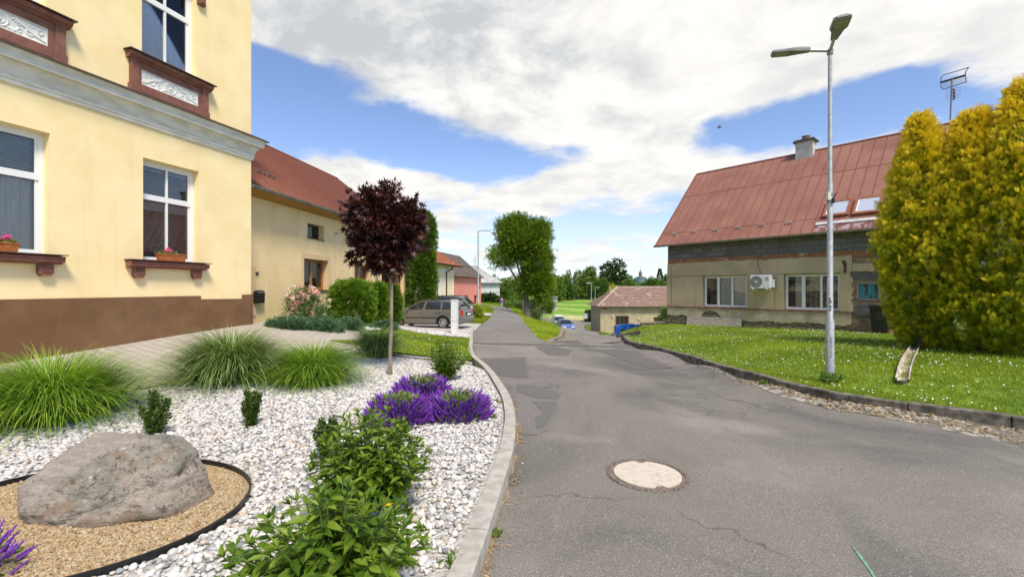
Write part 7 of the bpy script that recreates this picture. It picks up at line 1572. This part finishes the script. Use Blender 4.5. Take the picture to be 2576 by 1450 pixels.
# small weeds
wd_m = rmat('weed_green', [(.06, .13, .02), (.14, .24, .04), (.24, .34, .07)], .6, .2)
for i, (px, py, k, s_, lab) in enumerate(((1250, 1012, 40, .06, 'small grey-green weed in the pebbles near the kerb'), (1243, 1050, 26, .06, 'pale green weed sprig in the pebbles below the grey-green one'), (1243, 1345, 60, .05, 'green weed tuft growing from the joint under the grey kerb'), (1143, 1418, 26, .07, 'leafy weed at the inner edge of the grey kerb near the camera'), (2088, 953, 160, .13, 'grass tuft round the foot of the tall double-headed lamp'), (1225, 965, 20, .05, 'tiny weed beside the grey kerb near the dark road patch'), (1925, 965, 60, .09, 'bright weed in the broken gutter strip'))):
    g = G(px, py, .085 if px < 1300 and i != 2 else 0); z = g.z; q = np.repeat([[g.x, g.y, z]], k, 0)+rng.normal(0, s_*.45, (k, 3))*np.array([1, 1, .12]); o = leafcloud('weed', q, rng.normal(0, .6, (k, 3))+np.array([0, 0, .9]), s_, s_*.3, wd_m, None, rnd=rng.random(k)); setp(o, lab, 'weed', 'weeds')
# dry grass wisps along the kerb
dry_m = rmat('dry_wisps', [(.40, .26, .10), (.55, .40, .18), (.30, .18, .08)], .9); O = []
for p in [p for p in resample(KL, .02) if 1.5 < p[1] < 9]:
    for j in range(2):
        if math.sin(p[1]*5.1)+math.sin(p[1]*13) > .1: O.append((p[0]+abs(rng.normal(0, .045))+.01, p[1], 0))
O = np.array(O); O[:, 2] = Hn(O[:, :2])+.015; D = rng.normal(size=(len(O), 3))*np.array([1, 1, .12]); setp(leafcloud('dry_grass', O, D, .055, .006, dry_m, None, T_leaf), kind='stuff')
O = polypts([G2(a, b_) for a, b_ in ((1738, 900), (2050, 998), (2575, 1070), (2575, 1120), (2090, 1032), (1850, 958))], 900); O = np.column_stack([O, Hn(O)+.02]); setp(leafcloud('dry_litter', O, rng.normal(size=(len(O), 3))*np.array([1, 1, .15]), .06, .016, dry_m, None), kind='stuff')
stone_m = rmat('broken_stone', [(.14, .12, .08), (.24, .21, .16), (.38, .35, .29)], .95)
scatter('broken_stones', [G2(a, b_) for a, b_ in ((1738, 904), (2050, 1000), (2575, 1072), (2575, 1118), (2090, 1030), (1850, 958))], 520, .030, 1, stone_m, .0, seed=8, flat=.55)
g_r = rmat('road_grit', [(.12, .11, .10), (.30, .27, .23), (.5, .46, .4)], .9); scatter('road_grit', [(-.1, 2), (0, 6), (-.8, 11), (3.9, 11), (4.1, 7), (7, 3)], 900, .0065, 1, g_r, .0, seed=9, keepf=lambda q: (rng.random(len(q)) < np.exp(-np.abs(q[:, 0]-.1)*1.6)+.10+np.exp(-np.abs(q[:, 0]-4)*1.5)*.5))
# ---------------- purple maple ----------------
mp = G(981, 943, .085); bs_ = (mp.x, mp.y, H(mp.x, mp.y)+.06); dm = mp.y
mpl = rmat('purple_maple_leaf', [(.013, .004, .005), (.032, .008, .008), (.062, .016, .012), (.12, .036, .02)], .45, .14, 0, .4)
def PB(px, py, d, rx, ry, rz_): v = P(px, py, d); k = d/F; return (v.x, v.y, v.z, rx*k, ry*k, rz_*k)
t_ = thing('maple_tree', 'slender young maple with a round dark purple crown in the pebble bed', 'tree', bs_)
mb = MB(); tb = Vector(bs_); jn = P(985, 690, dm); mb.tube([tb-Vector((0, 0, .1)), tb+Vector((.004, 0, .5)), tb.lerp(jn, .5)+Vector((.012, 0, 0)), jn, P(978, 620, dm), P(965, 540, dm)], [.045, .036, .033, .030, .02, .006], 12)
g_ = random.Random(4)
for i in range(12):
    s0_ = jn.lerp(P(972, 590, dm), g_.random()); e = P(g_.uniform(880, 1040), g_.uniform(500, 640), dm+g_.uniform(-.5, .5)); mb.tube([s0_, s0_.lerp(e, .5)+Vector((0, 0, .04)), e], [.013, .008, .003], 5)
for a_, b__ in (((980, 680), (905, 640)), ((984, 660), (1035, 640)), ((980, 650), (895, 560))): mb.tube([P(*a_, dm), P((a_[0]+b__[0])/2, (a_[1]+b__[1])/2-6, dm), P(*b__, dm)], [.012, .008, .003], 5)
mb.build('trunk', bark_m, t_, smooth=True)
foliage('crown', mpl, t_, [PB(965, 545, dm, 84, 80, 72), PB(925, 530, dm, 52, 55, 48), PB(1015, 580, dm, 48, 55, 62), PB(970, 625, dm, 62, 58, 50), PB(905, 575, dm-.1, 38, 40, 30), PB(975, 660, dm, 34, 30, 26), PB(902, 642, dm, 20, 20, 10), PB(1030, 540, dm, 28, 40, 40)], 560, 9, .13, .10, .11, T_maple, inner=.15, seed=31, up=-.15, mixc=.3)
# ---------------- hedges and shrubs by the cream house ----------------
th_g = rmat('thuja_green', [(.035, .085, .008), (.07, .145, .012), (.12, .21, .018), (.20, .31, .03)], .6, .15, 0, .3); th_y = rmat('thuja_fresh', [(.06, .13, .008), (.12, .22, .012), (.21, .33, .02)], .6, .15, 0, .3)
def bush(name, label, cat, px, pt, pb, wpx, d, m, ncl, per, cr, L, W_, tpl, group=None, p=2.6, seed=0, up=.3, depth=1.0, inner=.85, blobs=None):
    b0 = P(px, pb, d); k = d/F; z0 = H(b0.x, b0.y); zt_ = P(px, pt, d).z; hh = (zt_-z0)/2; t_ = thing(name, label, cat, (b0.x, b0.y, z0), group)
    bl_ = blobs or [(b0.x, b0.y, z0+hh, wpx/2*k, wpx/2*k*depth, hh)]
    MB().tube([(b0.x, b0.y, z0-.1), (b0.x, b0.y, z0+hh), (b0.x, b0.y, z0+hh*1.7)], [.06, .05, .01], 6).build('stem', bark, t_); foliage('foliage', m, t_, bl_, ncl, per, cr, L, W_, tpl, p, inner, seed, up); return t_
bush('clipped_hedge', 'broad rounded clipped conifer hedge in front of the cream house', 'hedge', 888, 712, 817, 94, 18.0, th_y, 700, 16, .12, .12, .12, T_spray, p=3.2, seed=41)
bush('clipped_hedge', 'narrow rounded conifer beside the broad clipped hedge', 'hedge', 952, 717, 815, 38, 19.6, th_y, 420, 16, .12, .12, .12, T_spray, p=3, seed=42)
bush('clipped_hedge', 'dark rounded conifer behind the purple maple trunk, next to the estate car', 'hedge', 984, 722, 812, 38, 20.6, th_g, 420, 16, .12, .12, .12, T_spray, p=3, seed=43)
d_ = 27.8; bush('column_conifer', 'tall dark green column-shaped conifer behind the purple maple', 'conifer', 1060, 530, 795, 50, d_, th_g, 1700, 16, .17, .17, .17, T_spray, seed=44, p=2.2, blobs=[PB(1058, 640, d_, 27, 27, 108), PB(1075, 600, d_, 17, 17, 62), PB(1060, 735, d_, 29, 29, 62), PB(1052, 585, d_, 20, 20, 50), PB(1076, 690, d_, 17, 18, 60)])
rs_m = rmat('rose_leaf', [(.05, .11, .02), (.09, .17, .035), (.16, .25, .06)], .55, .2); rp = rmat('rose_bloom', [(.85, .40, .42), (.88, .62, .58), (.85, .78, .68), (.80, .22, .30)], .7, .2)
dR = 15.6; rb_ = P(770, 812, dR); t_ = thing('rose_bush', 'rose bush with many pink and white blooms under the cream house window', 'rose bush', (rb_.x, rb_.y, H(rb_.x, rb_.y)))
mb = MB(); g_ = random.Random(7)
for i in range(16): e = P(g_.uniform(728, 810), g_.uniform(728, 785), dR+g_.uniform(-.3, .3)); q = Vector((rb_.x, rb_.y, H(rb_.x, rb_.y)-.05)); mb.tube([q, q.lerp(e, .5)+Vector((0, 0, .1)), e], [.014, .009, .004], 5)
mb.build('stems', bark, t_); rbl = [PB(752, 768, dR, 34, 34, 38), PB(790, 775, dR, 32, 32, 32), PB(765, 745, dR, 38, 30, 24), PB(815, 790, dR, 22, 22, 14)]
foliage('leaves', rs_m, t_, rbl, 330, 14, .14, .055, .045, T_leaf, inner=.3, seed=45, up=.2)
g = np.random.default_rng(9); O = []
for i in range(64):
    px, py = (g.uniform(720, 808), g.uniform(718, 752)) if i < 38 else (g.uniform(730, 835), g.uniform(748, 792)); c0 = np.array(P(px, py+.22*abs(px-765)*.4, dR+g.uniform(-.4, .1))); k = 26; d = rdir(k); O.append(c0+d*g.uniform(.02, .062, (k, 1)))
cr_ = np.repeat(g.random(64), 26); O = np.concatenate(O); leafcloud('blossoms', O, rdir(len(O)), .05, .05, rp, t_, rnd=cr_)
for j, (px, py, k2) in enumerate(((718, 742, 3), (840, 768, 2), (868, 770, 2))): pass
jn_m = rmat('juniper_blue_green', [(.035, .085, .035), (.06, .13, .055), (.10, .19, .09), (.18, .26, .12)], .6, .1)
for i, (px, py, w_, h_, lab) in enumerate(((725, 818, 44, 16, 'spreading blue-green juniper at the foot of the cream wall, nearest the letterbox'), (800, 822, 60, 20, 'spreading blue-green juniper in front of the rose bush'), (868, 820, 42, 18, 'spreading blue-green juniper in front of the broad clipped hedge'), (968, 822, 26, 14, 'small blue-green juniper at the front wheel of the estate car'))):
    g_ = G(px, py+6, .08); d = g_.y; k = d/F; t_ = thing('juniper', lab, 'juniper', (g_.x, g_.y, H(g_.x, g_.y)), 'low junipers before the cream house'); z = H(g_.x, g_.y)
    foliage('foliage', jn_m, t_, [(g_.x, g_.y, z+.12, w_*k, w_*k*.8, h_*k)]+[(g_.x+(j-1)*w_*k*.6, g_.y-.1, z+.10, w_*k*.5, w_*k*.5, h_*k*.8) for j in range(3)], 330, 12, .10, .12, .07, T_spray, inner=.5, seed=50+i, up=.1, lowcut=-.1)
ys_m = rmat('yellow_shrub_leaf', [(.14, .20, .02), (.32, .38, .03), (.55, .56, .06)], .6, .2)
bush('yellow_shrub', 'small yellow-green shrub at the foot of the slim lane lamp', 'shrub', 1195, 768, 800, 40, 34.5, ys_m, 240, 12, .16, .12, .10, T_leaf, seed=61, p=2.4, inner=.5)
bush('garden_bush', 'dark round bush in front of the white house', 'shrub', 1230, 743, 764, 34, 89, rmat('dark_bush', [(.03, .06, .01), (.06, .11, .02)], .7), 160, 12, .5, .4, .3, T_leaf, seed=62, inner=.5)
bush('garden_bush', 'low bush beside the big window of the white house', 'shrub', 1250, 752, 765, 30, 90, rmat('olive_bush', [(.05, .09, .02), (.10, .16, .03)], .7), 140, 12, .4, .35, .3, T_leaf, seed=63, inner=.5)
# ---------------- golden cypresses ----------------
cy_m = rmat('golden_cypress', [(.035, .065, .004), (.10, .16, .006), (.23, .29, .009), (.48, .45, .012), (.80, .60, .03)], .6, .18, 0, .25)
def cypress(label, base, Hh, Rm, seed, ncl, low=.55, colb=0):
    t_ = thing('golden_cypress', label, 'cypress', base, 'golden cypresses beside the old house'); g = np.random.default_rng(seed); per = 18
    MB().tube([Vector(base)-Vector((0, 0, .1)), Vector(base)+Vector((0, 0, Hh*.5)), Vector(base)+Vector((0, 0, Hh*.92))], [.11, .07, .02], 8).build('trunk', bark, t_)
    u = g.random(ncl)**.85; th = g.uniform(0, 2*np.pi, ncl)
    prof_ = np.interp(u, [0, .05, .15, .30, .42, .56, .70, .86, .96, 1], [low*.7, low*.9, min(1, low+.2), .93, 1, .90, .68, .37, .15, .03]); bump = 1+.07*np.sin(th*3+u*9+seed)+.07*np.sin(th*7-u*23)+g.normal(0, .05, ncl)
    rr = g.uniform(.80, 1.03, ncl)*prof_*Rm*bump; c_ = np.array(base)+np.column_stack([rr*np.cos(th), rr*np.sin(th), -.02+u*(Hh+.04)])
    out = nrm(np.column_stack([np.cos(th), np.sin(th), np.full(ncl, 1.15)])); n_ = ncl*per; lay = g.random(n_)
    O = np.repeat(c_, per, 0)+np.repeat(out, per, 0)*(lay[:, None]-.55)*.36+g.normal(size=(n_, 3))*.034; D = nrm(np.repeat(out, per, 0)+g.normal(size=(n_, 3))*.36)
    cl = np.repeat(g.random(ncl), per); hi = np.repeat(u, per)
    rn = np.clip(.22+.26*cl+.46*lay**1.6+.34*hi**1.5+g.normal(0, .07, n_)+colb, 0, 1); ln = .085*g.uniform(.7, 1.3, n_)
    U = nrm(np.cross(np.repeat(out, per, 0), np.array([0, 0, 1.0]))+g.normal(size=(n_, 3))*.4)
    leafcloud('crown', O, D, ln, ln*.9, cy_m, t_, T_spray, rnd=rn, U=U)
def gz(px, d): x = (px-CX)/F*d; return (x, d, H(x, d))
dA, dB, dC = 9.9, 9.5, 9.2
def cyp(label, px, pt, d, Rm, seed, ncl, low=.55, colb=0): b0 = gz(px, d); cypress(label, b0, P(px, pt, d).z-b0[2]+.02, Rm, seed, ncl, low, colb)
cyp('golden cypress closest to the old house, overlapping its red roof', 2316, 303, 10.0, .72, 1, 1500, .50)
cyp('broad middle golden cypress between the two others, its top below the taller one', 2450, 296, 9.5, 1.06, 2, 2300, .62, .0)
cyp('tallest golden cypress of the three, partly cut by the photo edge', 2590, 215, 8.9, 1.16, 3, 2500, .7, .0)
# ---------------- the big tree by the lane ----------------
bt_m = rmat('lane_tree_leaf', [(.05, .10, .008), (.10, .17, .012), (.18, .27, .018), (.32, .41, .035)], .6, .25, 0, .3)
dt = 50.; bt0 = P(1326, 786, dt); bz = H(bt0.x, bt0.y)
tree('lane_tree', 'big broad-leaved tree with a lopsided crown on the grass bank beside the lane', 'tree', (bt0.x, bt0.y, bz), [PB(1318, 600, dt, 46, 44, 42), PB(1285, 580, dt, 33, 32, 28), PB(1296, 618, dt, 30, 30, 26), PB(1346, 602, dt, 33, 36, 42), PB(1266, 645, dt, 32, 30, 19), PB(1350, 655, dt, 34, 36, 40), PB(1346, 705, dt, 36, 36, 28), PB(1364, 722, dt, 22, 26, 30), PB(1312, 718, dt, 17, 20, 14), PB(1300, 562, dt, 20, 20, 16), PB(1355, 574, dt, 24, 22, 16)], .40, bark, bt_m, 1350, 22, .60, .36, .26, T_spray, seed=71, limbs=10, up=.25, inner=.55)
# ---------------- trees across the valley ----------------
tm = [rmat('far_tree_a', [(.035, .075, .010), (.065, .125, .014), (.11, .18, .02), (.17, .26, .03)], .7, .1), rmat('far_tree_b', [(.05, .10, .012), (.095, .17, .018), (.15, .23, .025), (.23, .31, .035)], .7, .1), rmat('far_tree_dark', [(.022, .048, .012), (.04, .08, .016), (.07, .12, .022)], .7, .05)]
FT = [(1284, 705, 765, 62, 112, 1, 'broad tree filling the gap right of the white house'), (1308, 716, 766, 40, 100, 1, 'lighter low tree behind the chain-link fence'), (1268, 722, 762, 30, 104, 0, 'small tree touching the end of the white house roof'),
      (1392, 692, 756, 56, 150, 1, 'tree crown showing just right of the big lane tree'), (1420, 700, 756, 58, 158, 0, 'wide round tree behind the small wooden hut'), (1430, 679, 740, 24, 185, 0, 'small round-topped tree standing out above the wide round tree'), (1454, 677, 745, 28, 182, 1, 'narrow upright tree next to the small round-topped one'), (1465, 705, 756, 46, 165, 0, 'dark tree left of the taller domed crown'),
      (1486, 673, 752, 52, 172, 1, 'rounded domed tree directly behind the slim lower-road lamps'), (1515, 700, 755, 44, 160, 0, 'tree in the dip between the domed tree and the tallest trees'), (1530, 661, 752, 44, 178, 2, 'left one of the two tallest dark trees'), (1556, 650, 752, 50, 176, 2, 'tallest dark tree on the far side of the valley'), (1575, 702, 752, 40, 150, 0, 'low tree at the right foot of the tallest dark tree'),
      (1582, 695, 740, 34, 260, 1, 'tree immediately left of the church dome'), (1608, 716, 740, 60, 150, 0, 'low tree in front of the church'), (1642, 700, 742, 48, 165, 0, 'round dark tree right of the church dome'), (1664, 706, 742, 36, 150, 1, 'tree partly hidden by the corner of the old house'), (1676, 690, 742, 26, 210, 2, 'dark tree peeping out beside the old house wall')]
for i, (px, pt, pb, w_, d, mi, lab) in enumerate(FT):
    g_ = random.Random(100+i); b0 = P(px, pb, d); z0 = H(b0.x, b0.y); zt_ = P(px, pt, d).z; k = d/F; hh = zt_-z0; r = w_/2*k; bl_ = []
    for j in range(7):
        f = j/6; rr = r*(.75 if j in (0,) else 1)*math.sin(math.pi*(.22+.66*f))*.92; bl_.append((b0.x+g_.uniform(-.35, .35)*r, b0.y+g_.uniform(-.3, .3)*r, z0+hh*(.12+.76*f), rr, rr, hh*.16))
    bl_[-1] = (b0.x, b0.y, zt_-hh*.13, r*.42, r*.42, hh*.13)
    tree('valley_tree', lab, 'tree', (b0.x, b0.y, z0), bl_, .35, bark, tm[mi], 330, 14, r*.20, r*.18, r*.13, T_leaf, 'trees across the valley', 200+i, 4, .1, inner=.6)
for i, (px, pt, d, lab) in enumerate(((1660, 675, 190, 'layered dark conifer right of the church dome'), (1398, 698, 230, 'tiny dark conifer tip at the treeline right of the lane tree'), (1406, 701, 240, 'second tiny conifer tip at the treeline'))):
    b0 = gz(px, d); zt_ = P(px, pt, d).z; t_ = thing('spruce_tree', lab, 'conifer', b0, 'conifers across the valley'); g = np.random.default_rng(i); n_ = 1500; u = g.random(n_)**1.2; th = g.uniform(0, 6.28, n_); Rr = (2.6 if i == 0 else 1.6)*(1-u)*(.55+.45*np.abs(np.sin(u*28)))
    O = np.column_stack([b0[0]+Rr*np.cos(th), b0[1]+Rr*np.sin(th), b0[2]+1+u*(zt_-b0[2]-1)]); MB().tube([b0, (b0[0], b0[1], zt_)], [.25, .03], 5).build('trunk', bark, t_); leafcloud('crown', O, np.column_stack([np.cos(th), np.sin(th), np.full(n_, -.1)]), .8, .4, tm[2], t_)
# distant woods beyond them, one mass nobody could count
g = np.random.default_rng(77); bl_ = []
for i in range(150):
    x = g.uniform(-170, 330); y = g.uniform(290, 420); h = g.uniform(7, 12); bl_.append((x, y, H(x, y)+h*.45, h*g.uniform(.6, 1.0), h*.6, h*.62))
o = foliage('woodland', rmat('hazed_wood', [(.05, .085, .05), (.075, .12, .06), (.10, .15, .07)], .8), None, bl_, 3800, 8, 1.5, 1.5, 1.0, T_leaf, seed=78, inner=.5); setp(o, kind='stuff')  # bluish leaf greens carry the distance haze as painted colour
yt = rmat('yellow_conifer', [(.16, .20, .02), (.45, .44, .03), (.70, .62, .06)], .6, .15)
bush('yellow_conifer', 'bright yellow conifer standing behind the outbuilding chimney', 'conifer', 1543, 716, 800, 30, 60, yt, 320, 14, .28, .2, .16, T_spray, seed=81, p=2, inner=.6)
dkb = rmat('dark_hedge', [(.015, .035, .008), (.03, .06, .012), (.05, .09, .018)], .7)
bush('dark_hedge', 'dark clipped hedge beside the white notice board', 'hedge', 1484, 783, 806, 22, 93, dkb, 200, 12, .3, .25, .2, T_leaf, seed=82, p=4, inner=.75); bush('dark_hedge', 'wider dark hedge at the far junction next to the outbuilding', 'hedge', 1501, 786, 806, 30, 92, dkb, 240, 12, .3, .25, .2, T_leaf, seed=83, p=3, inner=.75)
bush('green_hedge', 'sunlit hedge in front of the grey concrete shed', 'hedge', 1360, 753, 773, 62, 104, tm[1], 260, 12, .5, .35, .3, T_leaf, seed=84, p=3, inner=.6, depth=.4)
bush('wall_creeper', 'green creeper at the corner where the outbuilding meets the old house', 'climber', 1672, 775, 822, 26, 45, rmat('creeper_leaf', [(.06, .11, .02), (.14, .21, .04), (.26, .32, .10)], .6), 170, 12, .22, .16, .12, T_leaf, seed=85, inner=.3)
for i, (px, d, hpx, lab) in enumerate(((1290, 70, 22, 'scrubby bush growing in the chain-link fence, nearest the white house'), (1303, 62, 26, 'thin scrub in the fence behind the big lane tree'), (1346, 56, 20, 'leafy scrub at the right foot of the big lane tree'), (1276, 80, 22, 'scrub beside the bend of the lane'))):
    b0 = gz(px, d); k = d/F; t_ = thing('scrub_bush', lab, 'bush', b0, 'scrub along the fence'); foliage('foliage', tm[1], t_, [(b0[0], b0[1], b0[2]+hpx*k*.5, 14*k, 12*k, hpx*k*.5)], 90, 9, .4, .25, .14, T_leaf, seed=90+i, inner=.2)
# ---------------- grass blades and daisies ----------------
T_tuft = ([], [])
for i in range(4):
    a = i*1.7; c_, s_ = math.cos(a), math.sin(a); ox, oy = .25*math.cos(a*2.3), .25*math.sin(a*2.3); b0 = i*3
    T_tuft[0].extend([(ox-.07*s_, oy+.07*c_, 0), (ox+.07*s_, oy-.07*c_, 0), (ox+.45*c_, oy+.45*s_, .75+.1*i)]); T_tuft[1].append((b0, b0+1, b0+2))
def turf(name, pts, off, s_, m, seed, zf=None):
    g = np.random.default_rng(seed); n_ = len(pts); z = (Hn(pts) if zf is None else zf(pts))+off; yaw = g.uniform(0, 6.28, n_); A = np.column_stack([np.cos(yaw), np.sin(yaw), np.zeros(n_)]); B = np.column_stack([-np.sin(yaw), np.cos(yaw), np.zeros(n_)]); C = nrm(np.column_stack([g.normal(0, .25, (n_, 2)), np.ones(n_)])); s = (s_*g.uniform(.6, 1.4, n_))[:, None]
    # long-wave colour variation so the turf is patchy
    cv = .5+.22*np.sin(pts[:, 0]*1.3+np.sin(pts[:, 1]*.9)*2)+.2*np.sin(pts[:, 1]*2.1+pts[:, 0]*.7); rn = np.clip(.55*cv+.45*g.random(n_), 0, 1)
    V, Fc, r = inst(T_tuft[0], T_tuft[1], np.column_stack([pts, z]), A*s, B*s, C*s, rn); return setp(npmesh(name, V, Fc, m, None, False, r), kind='stuff')
gr_m = rmat('turf_blades', [(.10, .165, .008), (.18, .255, .012), (.27, .34, .018), (.42, .47, .045)], .55, .3, 0, .3)
gy_m = rmat('bank_blades', [(.15, .23, .010), (.25, .34, .016), (.38, .45, .035), (.52, .52, .09)], .6, .3, 0, .3)
g = np.random.default_rng(5)
def cull(p, poly=None): return p[(p[:, 1] > 3) & (np.abs(p[:, 0]) < p[:, 1]*1.28+1)]
lawnvis = cull(polypts(RLAWN, 150000)); _dk = np.array([((_kr-p)**2).sum(1).min() for p in lawnvis]); lawnvis = lawnvis[_dk > .24**2]; near = lawnvis[g.random(len(lawnvis)) < np.clip(9/np.hypot(lawnvis[:, 0], lawnvis[:, 1]), .25, 1)]
turf('grass', near, 0, .062, gr_m, 1, zlawn)
turf('grass', polypts(lawnL, 26000), .10, .045, gr_m, 2)
bank = [(1.35, 17.6), (2.2, 22.0), (3.0, 27.5), (3.3, 31), (4.1, 38), (5.5, 60), (3.5, 66), (1, 75), (-.3, 66), (.0, 60), (.6, 50), (.84, 44), (.95, 36), (1.0, 29), (1.14, 20)]
turf('grass', polypts(bank, 26000), -.07, .15, gy_m, 3)
turf('grass', polypts([(-1.95, 27.6), (-1.85, 31), (-1.8, 36.5), (-4.5, 39), (-6, 31), (-3.3, 28.6)], 9000), -.07, .13, gr_m, 4)
turf('grass', polypts([(-1.8, 40), (-2.1, 52), (-3.6, 70), (-5.2, 66), (-4.8, 42)], 7000), -.07, .2, gr_m, 5)
turf('grass', polypts([(-14, 88.3), (-9, 87.3), (-5.9, 86.3), (-3.4, 82.8), (-1.2, 76), (.5, 80), (-1, 92), (-14, 93)], 7000), -.07, .25, gy_m, 6)
turf('grass', polypts([(4.75, 18.6), (5.3, 22), (5.95, 25), (7.1, 31), (8.5, 38), (9.5, 50), (10, 51), (10, 36), (9, 25), (7, 21.2), (5.6, 20)], 12000), -.06, .14, gr_m, 7)
turf('grass', polypts([(10.8, 62), (11.8, 70), (12.9, 80), (20, 83), (22, 62), (10.5, 52)], 6000), -.07, .22, gr_m, 8)
# thicker mound of grass hiding the lawn corner by the tarpaulin
dz_m = mat('daisy_white', (.82, .82, .76), rough=.7); n_ = 10000; dp = cull(polypts(RLAWN, n_*2)); f_ = .5+.5*np.sin(dp[:, 0]*1.1+1.3*np.sin(dp[:, 1]*.8))*np.sin(dp[:, 1]*1.4+dp[:, 0]*.3); dp = dp[g.random(len(dp)) < f_*.55+.03]
T_disc = ([(0, 0, .15)]+[(math.cos(2*math.pi*i/7), math.sin(2*math.pi*i/7), 0) for i in range(7)], [(0, i, i % 7+1) for i in range(1, 8)])
def daisies(dp, zz, s_): 
    n_ = len(dp); up_ = nrm(np.column_stack([g.normal(0, .3, n_), g.normal(-.25, .3, n_), np.ones(n_)])); A = nrm(np.cross(up_, np.array([0, 1.0, .1]))); B = np.cross(up_, A); s = (s_*g.uniform(.6, 1.3, n_))[:, None]
    V, Fc, r = inst(T_disc[0], T_disc[1], np.column_stack([dp, zz]), A*s, B*s, up_*s); return setp(npmesh('daisies', V, Fc, dz_m, None, False), kind='stuff')
daisies(dp, zlawn(dp)+.055+.02*g.random(len(dp)), .0098)
dq = polypts(lawnL, 260); daisies(dq, Hn(dq)+.15, .011)
